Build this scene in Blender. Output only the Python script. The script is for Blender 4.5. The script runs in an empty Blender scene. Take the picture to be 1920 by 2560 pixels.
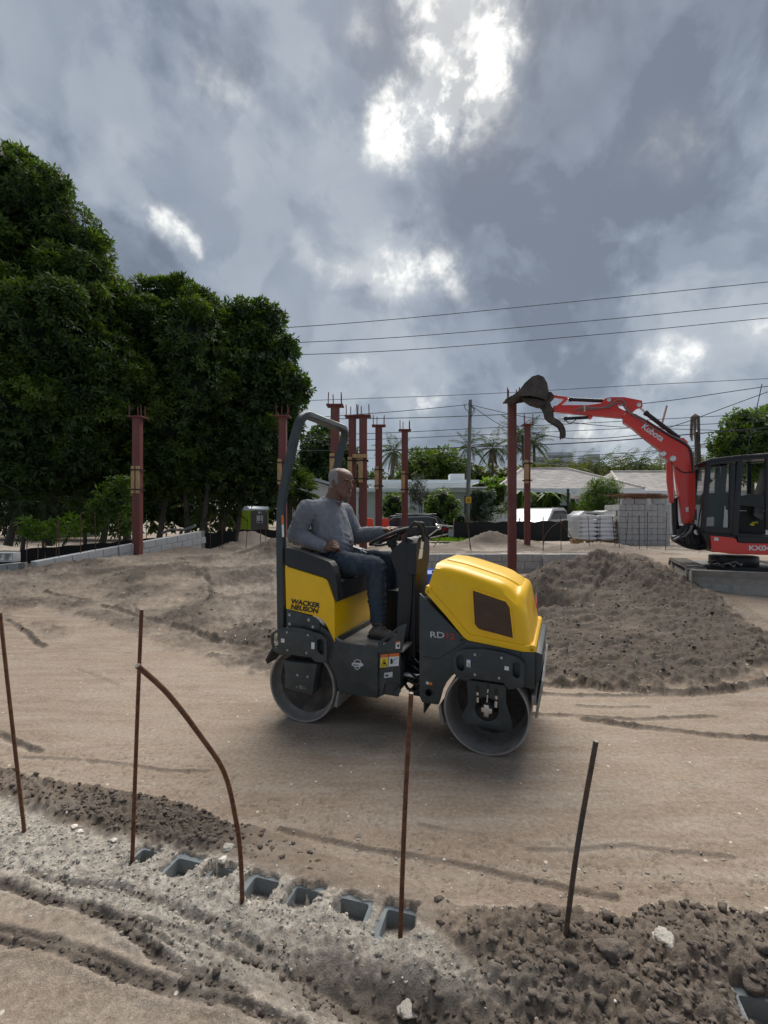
import bpy, bmesh, math, random
import numpy as np
from mathutils import Vector, Matrix
from mathutils.geometry import tessellate_polygon
random.seed(7); np.random.seed(7)
R = math.radians
scene = bpy.context.scene
COL = scene.collection
# ------------------------------------------------------------------ camera
F = 1180.0; HC = 1.58                        # focal length in photo pixels, eye height
cam_d = bpy.data.cameras.new('camera'); cam = bpy.data.objects.new('camera', cam_d); COL.objects.link(cam)
cam.location = (0, 0, HC); cam.rotation_euler = (R(90), 0, 0)
cam_d.sensor_fit = 'VERTICAL'; cam_d.sensor_height = 36; cam_d.lens = F / 2560 * 36
cam_d.clip_start = 0.05; cam_d.clip_end = 3000
scene.camera = cam
# ------------------------------------------------------------------ exposure
scene.view_settings.view_transform = 'Standard'; scene.view_settings.look = 'None'
scene.view_settings.exposure = 1.75; scene.view_settings.gamma = 1
scene.view_settings.use_curve_mapping = False
# ------------------------------------------------------------------ sun
SUN_AZ, SUN_EL = R(9), R(52)                 # azimuth to the right of straight ahead (+Y)
sd = bpy.data.lights.new('sun', 'SUN'); sun = bpy.data.objects.new('sun', sd); COL.objects.link(sun)
sd.energy = 1.4; sd.angle = R(55); sd.color = (1.0, 0.95, 0.88)
sdir = Vector((math.sin(SUN_AZ)*math.cos(SUN_EL), math.cos(SUN_AZ)*math.cos(SUN_EL), math.sin(SUN_EL)))
sun.rotation_euler = sdir.to_track_quat('Z', 'Y').to_euler()
# ------------------------------------------------------------------ world: broken overcast
wd = bpy.data.worlds.new('World'); scene.world = wd; wd.use_nodes = True
nt = wd.node_tree; nt.nodes.clear()
def N(tree, t, **kw):
    n = tree.nodes.new(t)
    for k, v in kw.items(): setattr(n, k, v)
    return n
def sky():
    L = nt.links.new
    out = N(nt, 'ShaderNodeOutputWorld'); bg = N(nt, 'ShaderNodeBackground'); L(bg.outputs[0], out.inputs[0])
    tc = N(nt, 'ShaderNodeTexCoord')
    nrm = N(nt, 'ShaderNodeVectorMath', operation='NORMALIZE'); L(tc.outputs['Generated'], nrm.inputs[0])
    D = nrm.outputs[0]
    def math_(op, a, b=None, c=None, clamp=False):
        m = N(nt, 'ShaderNodeMath', operation=op, use_clamp=clamp)
        for i, v in enumerate((a, b, c)):
            if v is None: continue
            if isinstance(v, (int, float)): m.inputs[i].default_value = v
            else: L(v, m.inputs[i])
        return m.outputs[0]
    def vm(op, a, b):
        m = N(nt, 'ShaderNodeVectorMath', operation=op)
        for i, v in enumerate((a, b)):
            if isinstance(v, (tuple, list, Vector)): m.inputs[i].default_value = tuple(v)
            else: L(v, m.inputs[i])
        return m
    def noise(vec, sc, det=6, rough=.55, dist=0.0, off=(0, 0, 0)):
        a = vm('ADD', vec, off).outputs[0]
        n = N(nt, 'ShaderNodeTexNoise'); n.inputs['Scale'].default_value = sc; n.inputs['Detail'].default_value = det
        n.inputs['Roughness'].default_value = rough; n.inputs['Distortion'].default_value = dist
        L(a, n.inputs['Vector']); return n
    sx = N(nt, 'ShaderNodeSeparateXYZ'); L(D, sx.inputs[0])
    zz = math_('MAXIMUM', sx.outputs[2], 0.0)
    inv = math_('DIVIDE', 1.0, math_('ADD', zz, 0.22))
    cmb = N(nt, 'ShaderNodeCombineXYZ'); L(math_('MULTIPLY', sx.outputs[0], inv), cmb.inputs[0]); L(math_('MULTIPLY', sx.outputs[1], inv), cmb.inputs[1])
    P = cmb.outputs[0]
    # domain warped clouds (long soft masses, finer billows inside)
    n1 = noise(P, 1.1, 3, .5, .5, (3.1, 1.7, 0)); n2 = noise(D, 2.1, 6, .52, .35, (7.7, 4.2, 1)); n3 = noise(D, 6.5, 7, .55, .5, (1.2, 8.8, 2))
    vo = N(nt, 'ShaderNodeTexVoronoi', feature='F1'); vo.inputs['Scale'].default_value = 5.5; vo.inputs['Detail'].default_value = 2; vo.inputs['Roughness'].default_value = .6;
    wp = vm('ADD', D, vm('MULTIPLY', n3.outputs[1], (.12, .12, .12)).outputs[0]); L(wp.outputs[0], vo.inputs['Vector'])
    def sstep(v, a, b, lo=0.0, hi=1.0):
        k = N(nt, 'ShaderNodeMapRange', interpolation_type='SMOOTHSTEP'); L(v, k.inputs[0]); k.inputs[1].default_value = a; k.inputs[2].default_value = b; k.inputs[3].default_value = lo; k.inputs[4].default_value = hi; return k.outputs[0]
    na = noise(D, 1.9, 9, .56, .25, (2.3, 6.1, 4)); nb_ = noise(D, 3.4, 9, .55, .3, (9.1, 1.3, 2)); nc = noise(D, 6.2, 8, .55, .3, (4.4, 3.3, 7))
    s = math_('ADD', sstep(na.outputs[0], .44, .54, .0, .15), sstep(nb_.outputs[0], .44, .53, .0, .12)); s = math_('ADD', s, sstep(nc.outputs[0], .44, .54, .0, .075))
    s = math_('ADD', s, math_('MULTIPLY', n2.outputs[0], .18)); s = math_('ADD', s, math_('MULTIPLY', n1.outputs[0], .16)); s = math_('ADD', s, math_('MULTIPLY', vo.outputs['Distance'], -.08)); s = math_('ADD', s, .165)
    rmp = N(nt, 'ShaderNodeValToRGB'); L(s, rmp.inputs[0]); e = rmp.color_ramp.elements
    cols = [(.34, (.135, .160, .205)), (.42, (.175, .207, .258)), (.49, (.225, .26, .315)), (.56, (.275, .312, .362)), (.66, (.36, .395, .435))]
    e[0].position, e[0].color = cols[0][0], (*cols[0][1], 1); e[1].position, e[1].color = cols[-1][0], (*cols[-1][1], 1)
    for p_, c_ in cols[1:-1]:
        k = e.new(p_); k.color = (*c_, 1)
    # thin places where the light breaks through, each a warped soft patch
    wn = noise(D, 4.2, 5, .6, 0, (5, 5, 5)); wv = vm('MULTIPLY', vm('SUBTRACT', wn.outputs[1], (.5, .5, .5)).outputs[0], (.17, .17, .13)).outputs[0]
    wn2 = noise(D, 15, 4, .6, 0, (2, 9, 5)); wv2 = vm('MULTIPLY', vm('SUBTRACT', wn2.outputs[1], (.5, .5, .5)).outputs[0], (.10, .10, .08)).outputs[0]
    DW = vm('NORMALIZE', vm('ADD', vm('ADD', D, wv).outputs[0], wv2).outputs[0], (0, 0, 0)).outputs[0]
    gaps = None
    spots = [(1100, -30, .060, .8), (1130, 60, .055, .95), (1155, 130, .060, 1.25), (1165, 190, .050, 1.2), (1130, 235, .048, 1.1), (1080, 275, .045, 1.1), (1020, 310, .042, 1.1), (965, 345, .038, 1.0), (1225, 100, .055, .5), (1200, 260, .05, .45), (1230, 180, .05, .4),
             (440, 580, .028, .62), (475, 600, .024, .6), (505, 618, .018, .5), (770, 645, .035, .5), (860, 700, .045, .62), (930, 690, .050, .75), (1000, 700, .050, .7), (1060, 650, .045, .5), (980, 740, .04, .5), (1090, 690, .04, .4),
             (1640, 905, .040, .85), (1600, 925, .032, .5), (1690, 890, .03, .5), (1880, 815, .045, .6), (1075, 1005, .026, .6), (1440, 1085, .045, .65), (1530, 1065, .04, .4), (1380, 1095, .03, .4),
             (890, 910, .032, .4), (560, 170, .045, .28), (900, 100, .04, .3), (1250, 1100, .04, .3), (310, 390, .04, .2), (1700, 350, .05, .15)]
    for px, py, rad, amp in spots:
        d = Vector(((px-960)/F, 1, -(py-1280)/F)).normalized()
        dd = vm('DISTANCE', DW, d); q = math_('DIVIDE', dd.outputs['Value'], rad*.72)
        g = math_('MULTIPLY', math_('POWER', 2.718, math_('MULTIPLY', math_('MULTIPLY', q, q), -1.0)), amp)
        gaps = g if gaps is None else math_('ADD', gaps, g)
    n5 = noise(D, 19, 5, .65, .2, (4, 4, 1)); n6 = noise(D, 6.5, 4, .6, .2, (2, 7, 1))
    br = math_('MULTIPLY', gaps, sstep(n5.outputs[0], .32, .68, .25, 1.55)); br = math_('MULTIPLY', br, sstep(n6.outputs[0], .38, .58, .3, 1.35))
    br = math_('MULTIPLY', math_('MINIMUM', math_('MAXIMUM', br, 0.0), 1.6), .62)
    br = math_('MAXIMUM', br, math_('MULTIPLY', math_('MINIMUM', gaps, 1.0), .36))
    glow = N(nt, 'ShaderNodeMixRGB', blend_type='MIX'); L(math_('MINIMUM', br, 1.0), glow.inputs[0]); L(rmp.outputs[0], glow.inputs[1]); glow.inputs[2].default_value = (.90, .90, .86, 1)
    # paler towards the horizon
    hz = math_('POWER', math_('SUBTRACT', 1.0, math_('MINIMUM', zz, 1.0)), 9.0)
    hm = N(nt, 'ShaderNodeMixRGB'); L(math_('MULTIPLY', hz, .45), hm.inputs[0]); L(glow.outputs[0], hm.inputs[1]); hm.inputs[2].default_value = (.36, .42, .48, 1)
    # the clear sky above the cloud shows faintly through it
    ns = N(nt, 'ShaderNodeTexSky', sky_type='NISHITA'); ns.sun_disc = False; ns.sun_elevation = SUN_EL; ns.sun_rotation = SUN_AZ
    sc_ = N(nt, 'ShaderNodeVectorMath', operation='SCALE'); L(ns.outputs[0], sc_.inputs[0]); sc_.inputs['Scale'].default_value = 0.07
    mm = N(nt, 'ShaderNodeMixRGB'); mm.inputs[0].default_value = .93; L(sc_.outputs[0], mm.inputs[1]); L(hm.outputs[0], mm.inputs[2])
    L(mm.outputs[0], bg.inputs[0]); bg.inputs[1].default_value = .40
sky()
# ------------------------------------------------------------------ helpers: pixels of the photograph -> metres
def W(px, py, Y): return Vector(((px-960)/F*Y, Y, HC-(py-1280)/F*Y))
def G(px, py, z=0.0):
    Y = F*(HC-z)/(py-1280); return Vector(((px-960)/F*Y, Y, z))
def crop(ox, oy, s): return lambda pts: [(ox+x/s, oy+y/s) for x, y in pts]
c1 = crop(640, 960, 2.183); c2 = crop(650, 1120, 3.687); c3 = crop(980, 1350, 3.95); c4 = crop(700, 1120, 4.1475)
c5 = crop(1240, 900, 2.4397); c6 = crop(660, 1520, 3.7705); c7 = crop(880, 1280, 6.9125); c8 = crop(1640, 1100, 5.529); c9 = crop(1240, 930, 4.608)
# ------------------------------------------------------------------ value noise in numpy
_rng = np.random.RandomState(3); _T = _rng.rand(256, 256).astype(np.float32); _T3 = _rng.rand(32, 32, 32).astype(np.float32)
def vn(x, y, s=0):
    x = np.asarray(x)+s*17.3; y = np.asarray(y)+s*9.1
    xi = np.floor(x).astype(int); yi = np.floor(y).astype(int); fx = x-xi; fy = y-yi
    fx = fx*fx*(3-2*fx); fy = fy*fy*(3-2*fy); a = xi & 255; b = yi & 255; a1 = (xi+1) & 255; b1 = (yi+1) & 255
    return (_T[a, b]*(1-fx)+_T[a1, b]*fx)*(1-fy)+(_T[a, b1]*(1-fx)+_T[a1, b1]*fx)*fy
def fbm(x, y, o=4, s=0, g=.5):
    r = 0; a = 1; t = 0
    for i in range(o): r = r+a*vn(x*2**i, y*2**i, s+i*3); t += a; a *= g
    return r/t*2-1
def vn3(p, s=0):
    p = p+s*5.7; i = np.floor(p).astype(int); f = p-i; f = f*f*(3-2*f); i0 = i & 31; i1 = (i+1) & 31; r = 0
    for a in (0, 1):
        for b in (0, 1):
            for c in (0, 1):
                w = (f[:, 0] if a else 1-f[:, 0])*(f[:, 1] if b else 1-f[:, 1])*(f[:, 2] if c else 1-f[:, 2])
                r = r+w*_T3[(i1 if a else i0)[:, 0], (i1 if b else i0)[:, 1], (i1 if c else i0)[:, 2]]
    return r*2-1
def clods(x, y, cell, s=0, lo=.25, hi=.75):
    """height of rounded lumps of mixed size, largest wins"""
    X = x/cell; Y = y/cell; xi = np.floor(X).astype(int); yi = np.floor(Y).astype(int); h = np.zeros_like(X)
    for dx in (-1, 0, 1):
        for dy in (-1, 0, 1):
            a = (xi+dx+s*31) & 255; b = (yi+dy+s*57) & 255
            px = xi+dx+.15+.7*_T[a, b]; py = yi+dy+.15+.7*_T[b, (a+91) & 255]; rr = lo+(hi-lo)*_T[(a+40) & 255, (b+13) & 255]**1.5
            ex = .75+.5*_T[(a+7) & 255, (b+77) & 255]
            d2 = ((X-px)*ex)**2+((Y-py)/ex)**2
            h = np.maximum(h, np.sqrt(np.maximum(rr*rr-d2, 0)))
    return h*cell
def ss(a, b, x):
    t = np.clip((x-a)/(b-a), 0, 1); return t*t*(3-2*t)
def interp(pts): 
    xs = [p[0] for p in pts]; ys = [p[1] for p in pts]; return lambda x: np.interp(x, xs, ys)
def seg_dist(x, y, pl):
    """distance to a polyline, side sign and length along it"""
    best = np.full_like(x, 1e9); along = np.zeros_like(x); acc = 0; sg = np.zeros_like(x)
    for (ax, ay), (bx, by) in zip(pl[:-1], pl[1:]):
        ux, uy = bx-ax, by-ay; l = math.hypot(ux, uy)+1e-9
        t = np.clip(((x-ax)*ux+(y-ay)*uy)/l/l, 0, 1); d = np.hypot(x-ax-t*ux, y-ay-t*uy)
        m = d < best; best = np.where(m, d, best); along = np.where(m, acc+t*l, along)
        sg = np.where(m, np.sign((x-ax)*uy-(y-ay)*ux), sg); acc += l
    return best, along, sg
# ------------------------------------------------------------------ mesh builder
def rounded(poly, r, n=4):
    out = []; k = len(poly)
    rs = r if isinstance(r, (list, tuple)) else [r]*k
    for i in range(k):
        p = Vector(poly[i]); a = Vector(poly[i-1])-p; b = Vector(poly[(i+1) % k])-p; la, lb = a.length, b.length
        rr = rs[i]
        if rr <= 0 or la < 1e-6 or lb < 1e-6: out.append(tuple(p)); continue
        a /= la; b /= lb; ang = a.angle(b, math.pi)
        if ang > 3.0: out.append(tuple(p)); continue
        t = min(rr/math.tan(ang/2), la*.48, lb*.48); p0 = p+a*t; p2 = p+b*t
        for j in range(n+1):
            u = j/n; out.append(tuple((1-u)**2*p0+2*u*(1-u)*p+u*u*p2))
    return out
def circ(cx, cy, r, n=20, ry=None): return [(cx+r*math.cos(2*math.pi*i/n), cy+(ry or r)*math.sin(2*math.pi*i/n)) for i in range(n)]
class MB:
    def __init__(s): s.v = []; s.f = []; s.mi = []; s.cur = 0
    def add(s, vs, fs):
        o = len(s.v); s.v += [tuple(v) for v in vs]; s.f += [tuple(i+o for i in f) for f in fs]; s.mi += [s.cur]*len(fs); return s
    def box(s, lo, hi, M=None):
        x0, y0, z0 = lo; x1, y1, z1 = hi
        vs = [Vector(p) for p in ((x0, y0, z0), (x1, y0, z0), (x1, y1, z0), (x0, y1, z0), (x0, y0, z1), (x1, y0, z1), (x1, y1, z1), (x0, y1, z1))]
        if M: vs = [M @ v for v in vs]
        return s.add(vs, [(0, 3, 2, 1), (4, 5, 6, 7), (0, 1, 5, 4), (1, 2, 6, 5), (2, 3, 7, 6), (3, 0, 4, 7)])
    def bar(s, a, b, w, h=None, up=(0, 0, 1)):
        a = Vector(a); b = Vector(b); d = b-a; l = d.length; d.normalize(); u = Vector(up)
        if abs(d.dot(u)) > .98: u = Vector((0, 1, 0))
        sx = d.cross(u).normalized(); uz = sx.cross(d); h = h or w
        vs = [p+sx*i*w/2+uz*j*h/2 for p in (a, b) for i, j in ((-1, -1), (1, -1), (1, 1), (-1, 1))]
        return s.add(vs, [(0, 1, 2, 3), (7, 6, 5, 4), (0, 4, 5, 1), (1, 5, 6, 2), (2, 6, 7, 3), (3, 7, 4, 0)])
    def prism(s, poly, y0, y1, holes=(), top=None, axes='xz'):
        """polygon in (x, z) extruded along y; top = polygon used at y1 (same count) for tapered pieces"""
        loops = [list(poly)]+[list(h) for h in holes]
        tops = [list(top) if top else list(poly)]+[list(h) for h in holes]
        tri = tessellate_polygon([[Vector((p[0], p[1], 0)) for p in l] for l in loops])
        def P(p, y):
            return (p[0], y, p[1]) if axes == 'xz' else ((y, p[0], p[1]) if axes == 'yz' else (p[0], p[1], y))
        fl = [p for l in loops for p in l]; ft = [p for l in tops for p in l]; n = len(fl)
        vs = [P(p, y0) for p in fl]+[P(p, y1) for p in ft]; fs = [t for t in tri]+[tuple(i+n for i in reversed(t)) for t in tri]
        o = 0
        for l in loops:
            k = len(l)
            for i in range(k): j = (i+1) % k; fs.append((o+i, o+j, n+o+j, n+o+i))
            o += k
        return s.add(vs, fs)
    def tube(s, pts, r, n=8, cap=True, ell=None):
        pts = [Vector(p) for p in pts]; rs = r if isinstance(r, (list, tuple)) else [r]*len(pts); vs = []; fs = []; up = None
        for i, p in enumerate(pts):
            d = (pts[min(i+1, len(pts)-1)]-pts[max(i-1, 0)]); d.normalize()
            if up is None:
                up = Vector((0, 0, 1)) if abs(d.z) < .9 else Vector((0, 1, 0))
            x = d.cross(up).normalized(); up = x.cross(d).normalized()
            for k in range(n):
                a = 2*math.pi*k/n; e = ell[i] if ell else 1.0
                vs.append(p+x*math.cos(a)*rs[i]*e+up*math.sin(a)*rs[i])
        for i in range(len(pts)-1):
            for k in range(n): k2 = (k+1) % n; fs.append((i*n+k, i*n+k2, (i+1)*n+k2, (i+1)*n+k))
        if cap: fs.append(tuple(reversed(range(n)))); fs.append(tuple((len(pts)-1)*n+k for k in range(n)))
        return s.add(vs, fs)
    def sweep(s, pts, prof, fixed=(0, 1, 0), cap=True):
        """a (a,b) profile swept on a path; profile axis b lies along `fixed`"""
        pts = [Vector(p) for p in pts]; fx = Vector(fixed); vs = []; fs = []; n = len(prof)
        for i, p in enumerate(pts):
            d0 = (p-pts[max(i-1, 0)]); d1 = (pts[min(i+1, len(pts)-1)]-p)
            d0 = d0.normalized() if d0.length > 0 else d1.normalized(); d1 = d1.normalized() if d1.length > 0 else d0
            d = (d0+d1).normalized(); sc = 1/max(.5, d.dot(d1)); x = d.cross(fx).normalized()
            for a, b in prof: vs.append(p+x*a*sc+fx*b)
        for i in range(len(pts)-1):
            for k in range(n): k2 = (k+1) % n; fs.append((i*n+k, i*n+k2, (i+1)*n+k2, (i+1)*n+k))
        if cap: fs.append(tuple(reversed(range(n)))); fs.append(tuple((len(pts)-1)*n+k for k in range(n)))
        return s.add(vs, fs)
    def cyl(s, a, b, r, n=16, r2=None): return s.tube([a, b], [r, r if r2 is None else r2], n)
    def lathe(s, prof, c=(0, 0, 0), ax='y', n=32, closed=False):
        vs = []; fs = []; m = len(prof)
        for k in range(n):
            t = 2*math.pi*k/n
            for r, h in prof:
                q = (r*math.cos(t), r*math.sin(t))
                v = (q[0], h, q[1]) if ax == 'y' else ((q[0], q[1], h) if ax == 'z' else (h, q[0], q[1]))
                vs.append((v[0]+c[0], v[1]+c[1], v[2]+c[2]))
        for k in range(n):
            k2 = (k+1) % n
            for j in range(m-1+(1 if closed else 0)):
                j2 = (j+1) % m; fs.append((k*m+j, k*m+j2, k2*m+j2, k2*m+j))
        return s.add(vs, fs)
    def ell(s, c, r, n=16, m=10, M=None):
        vs = []; fs = []
        for i in range(m+1):
            ph = math.pi*i/m
            for k in range(n):
                t = 2*math.pi*k/n; v = Vector((r[0]*math.sin(ph)*math.cos(t), r[1]*math.sin(ph)*math.sin(t), r[2]*math.cos(ph)))
                if M: v = M @ v
                vs.append(v+Vector(c))
        for i in range(m):
            for k in range(n): k2 = (k+1) % n; fs.append((i*n+k, (i+1)*n+k, (i+1)*n+k2, i*n+k2))
        return s.add(vs, fs)
    def loft(s, secs, cap=True):
        n = len(secs[0]); vs = [p for q in secs for p in q]; fs = []
        for i in range(len(secs)-1):
            for k in range(n): k2 = (k+1) % n; fs.append((i*n+k, i*n+k2, (i+1)*n+k2, (i+1)*n+k))
        if cap: fs.append(tuple(reversed(range(n)))); fs.append(tuple((len(secs)-1)*n+k for k in range(n)))
        return s.add(vs, fs)
    def mesh(s, name, mats, smooth=True, bevel=0, angle=35, recalc=True, segs=2):
        me = bpy.data.meshes.new(name); me.from_pydata(s.v, [], s.f)
        if not isinstance(mats, (list, tuple)): mats = [mats]
        for m in mats: me.materials.append(m)
        if len(mats) > 1: me.polygons.foreach_set('material_index', s.mi)
        if recalc or bevel:
            bm = bmesh.new(); bm.from_mesh(me)
            bmesh.ops.remove_doubles(bm, verts=bm.verts, dist=1e-6)
            if recalc: bmesh.ops.recalc_face_normals(bm, faces=bm.faces)
            if bevel:
                es = [e for e in bm.edges if len(e.link_faces) == 2 and e.calc_face_angle(0) > R(28)]
                if es: bmesh.ops.bevel(bm, geom=es, offset=bevel, segments=segs, profile=.6, affect='EDGES', clamp_overlap=True)
            bm.to_mesh(me); bm.free()
        if smooth:
            me.polygons.foreach_set('use_smooth', [True]*len(me.polygons)); me.set_sharp_from_angle(angle=R(angle))
        me.update(); return me
    def build(s, name, mats, parent=None, **kw):
        o = bpy.data.objects.new(name, s.mesh(name, mats, **kw)); COL.objects.link(o)
        if parent: o.parent = parent
        return o
def tag(o, label=None, cat=None, group=None, kind=None):
    if label: o['label'] = label
    if cat: o['category'] = cat
    if group: o['group'] = group
    if kind: o['kind'] = kind
    return o
def thing(name, label, cat, loc=(0, 0, 0), rz=0, group=None):
    o = bpy.data.objects.new(name, None); COL.objects.link(o); o.location = loc; o.rotation_euler = (0, 0, rz)
    o.empty_display_size = .1
    return tag(o, label, cat, group)
def copy_tree(o, parent=None):
    c = o.copy(); COL.objects.link(c); c.parent = parent
    for ch in list(o.children): copy_tree(ch, c)
    return c
def obj(name, me, parent=None):
    o = bpy.data.objects.new(name, me); COL.objects.link(o); o.parent = parent; return o
# ------------------------------------------------------------------ materials
def M(name, rgb, rough=.55, metal=0.0, var=.15, vs=9, bump=.0, bs=60, dirt=None, damt=.0, ds=5, coat=0.0, trans=0, alpha=None, ior=None, spec=None, streak=None, island=0):
    m = bpy.data.materials.new(name); m.use_nodes = True; t = m.node_tree; L = t.links.new
    b = t.nodes['Principled BSDF']; b.inputs['Roughness'].default_value = rough; b.inputs['Metallic'].default_value = metal
    if coat: b.inputs['Coat Weight'].default_value = coat; b.inputs['Coat Roughness'].default_value = .12
    if trans: b.inputs['Transmission Weight'].default_value = trans
    if ior: b.inputs['IOR'].default_value = ior
    if spec is not None: b.inputs['Specular IOR Level'].default_value = spec
    tc = N(t, 'ShaderNodeTexCoord'); vec = tc.outputs['Object']
    if streak:
        mp = N(t, 'ShaderNodeMapping'); mp.inputs['Scale'].default_value = streak; L(vec, mp.inputs[0]); vec = mp.outputs[0]
    n = N(t, 'ShaderNodeTexNoise'); n.inputs['Scale'].default_value = vs; n.inputs['Detail'].default_value = 6; n.inputs['Roughness'].default_value = .6; L(vec, n.inputs['Vector'])
    mr = N(t, 'ShaderNodeMapRange'); L(n.outputs[0], mr.inputs[0]); mr.inputs[1].default_value = .3; mr.inputs[2].default_value = .7
    mr.inputs[3].default_value = 1-var; mr.inputs[4].default_value = 1+var
    cm = N(t, 'ShaderNodeVectorMath', operation='SCALE'); cm.inputs[0].default_value = rgb; L(mr.outputs[0], cm.inputs['Scale']); col = cm.outputs[0]
    if island:
        ge = N(t, 'ShaderNodeNewGeometry'); m2 = N(t, 'ShaderNodeMapRange'); L(ge.outputs['Random Per Island'], m2.inputs[0]); m2.inputs[3].default_value = 1-island; m2.inputs[4].default_value = 1+island
        c2_ = N(t, 'ShaderNodeVectorMath', operation='SCALE'); L(col, c2_.inputs[0]); L(m2.outputs[0], c2_.inputs['Scale']); col = c2_.outputs[0]
    if dirt:
        n2 = N(t, 'ShaderNodeTexNoise'); n2.inputs['Scale'].default_value = ds; n2.inputs['Detail'].default_value = 9; n2.inputs['Roughness'].default_value = .7; L(vec, n2.inputs['Vector'])
        m3 = N(t, 'ShaderNodeMapRange'); L(n2.outputs[0], m3.inputs[0]); m3.inputs[1].default_value = .62-damt*.4; m3.inputs[2].default_value = .74-damt*.25; m3.inputs[4].default_value = min(1, damt*1.6)
        mx = N(t, 'ShaderNodeMixRGB'); L(m3.outputs[0], mx.inputs[0]); L(col, mx.inputs[1]); mx.inputs[2].default_value = (*dirt, 1); col = mx.outputs[0]
        mr2 = N(t, 'ShaderNodeMapRange'); L(m3.outputs[0], mr2.inputs[0]); mr2.inputs[3].default_value = rough; mr2.inputs[4].default_value = .9; L(mr2.outputs[0], b.inputs['Roughness'])
    L(col, b.inputs['Base Color'])
    if bump:
        n4 = N(t, 'ShaderNodeTexNoise'); n4.inputs['Scale'].default_value = bs; n4.inputs['Detail'].default_value = 5; L(vec, n4.inputs['Vector'])
        bp = N(t, 'ShaderNodeBump'); bp.inputs['Strength'].default_value = bump; bp.inputs['Distance'].default_value = .01; L(n4.outputs[0], bp.inputs['Height']); L(bp.outputs[0], b.inputs['Normal'])
    if alpha is not None: b.inputs['Alpha'].default_value = alpha
    return m
def leafmat(name, dark, light, trans=.25, rough=.5):
    m = bpy.data.materials.new(name); m.use_nodes = True; t = m.node_tree; L = t.links.new; b = t.nodes['Principled BSDF']
    b.inputs['Roughness'].default_value = rough; b.inputs['Specular IOR Level'].default_value = .35
    ge = N(t, 'ShaderNodeNewGeometry'); tc = N(t, 'ShaderNodeTexCoord'); n = N(t, 'ShaderNodeTexNoise'); n.inputs['Scale'].default_value = .9; n.inputs['Detail'].default_value = 3; L(tc.outputs['Object'], n.inputs['Vector'])
    a = N(t, 'ShaderNodeMath', operation='MULTIPLY_ADD'); L(ge.outputs['Random Per Island'], a.inputs[0]); a.inputs[1].default_value = .55; L(n.outputs[0], a.inputs[2])
    mr = N(t, 'ShaderNodeMapRange'); L(a.outputs[0], mr.inputs[0]); mr.inputs[1].default_value = .45; mr.inputs[2].default_value = 1.2
    mx = N(t, 'ShaderNodeMixRGB'); L(mr.outputs[0], mx.inputs[0]); mx.inputs[1].default_value = (*dark, 1); mx.inputs[2].default_value = (*light, 1); L(mx.outputs[0], b.inputs['Base Color'])
    tr = N(t, 'ShaderNodeBsdfTranslucent'); g = N(t, 'ShaderNodeMixRGB', blend_type='MULTIPLY'); g.inputs[0].default_value = 1; L(mx.outputs[0], g.inputs[1]); g.inputs[2].default_value = (1.9, 2.1, .6, 1); L(g.outputs[0], tr.inputs[0])
    ms = N(t, 'ShaderNodeMixShader'); ms.inputs[0].default_value = trans; L(b.outputs[0], ms.inputs[1]); L(tr.outputs[0], ms.inputs[2]); L(ms.outputs[0], t.nodes['Material Output'].inputs[0])
    return m
def text_part(txt, size, mat, parent, M4, name='lettering', shear=0, ext=.001, align='LEFT', sx=1.0, bold=0.0):
    cu = bpy.data.curves.new('t', 'FONT'); cu.body = txt; cu.size = size; cu.shear = shear; cu.extrude = ext; cu.align_x = align; cu.offset = bold; cu.space_line = .85
    o = bpy.data.objects.new('t', cu); COL.objects.link(o); dg = bpy.context.evaluated_depsgraph_get()
    me = bpy.data.meshes.new_from_object(o.evaluated_get(dg)); bpy.data.objects.remove(o); bpy.data.curves.remove(cu)
    me.materials.clear(); me.materials.append(mat); me.transform(M4 @ Matrix.Diagonal((sx, 1, 1, 1)))
    return obj(name, me, parent)
def frame(o, x, y):
    """matrix with local x along x, local y along y, at o"""
    x = Vector(x).normalized(); y = Vector(y); y = (y-x*y.dot(x)).normalized(); z = x.cross(y)
    return Matrix(((x.x, y.x, z.x, o[0]), (x.y, y.y, z.y, o[1]), (x.z, y.z, z.z, o[2]), (0, 0, 0, 1)))
def remeshed(mb, voxel, smooth=2, fn=None, fac=.5, name='body'):
    o = mb.build('tmp_shape', [], None, smooth=False, recalc=True)
    r = o.modifiers.new('r', 'REMESH'); r.mode = 'VOXEL'; r.voxel_size = voxel; r.use_smooth_shade = True
    if smooth: s_ = o.modifiers.new('s', 'SMOOTH'); s_.iterations = smooth; s_.factor = fac
    dg = bpy.context.evaluated_depsgraph_get(); me = bpy.data.meshes.new_from_object(o.evaluated_get(dg)); old = o.data
    bpy.data.objects.remove(o); bpy.data.meshes.remove(old)
    if fn:
        n = len(me.vertices); a = np.empty(n*3, np.float32); me.vertices.foreach_get('co', a); a = a.reshape(-1, 3)
        nn = np.empty(n*3, np.float32); me.vertices.foreach_get('normal', nn); a = fn(a.astype(float), nn.reshape(-1, 3).astype(float)); me.vertices.foreach_set('co', a.astype(np.float32).ravel())
    me.polygons.foreach_set('use_smooth', [True]*len(me.polygons)); me.name = name; me.update(); return me
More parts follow.
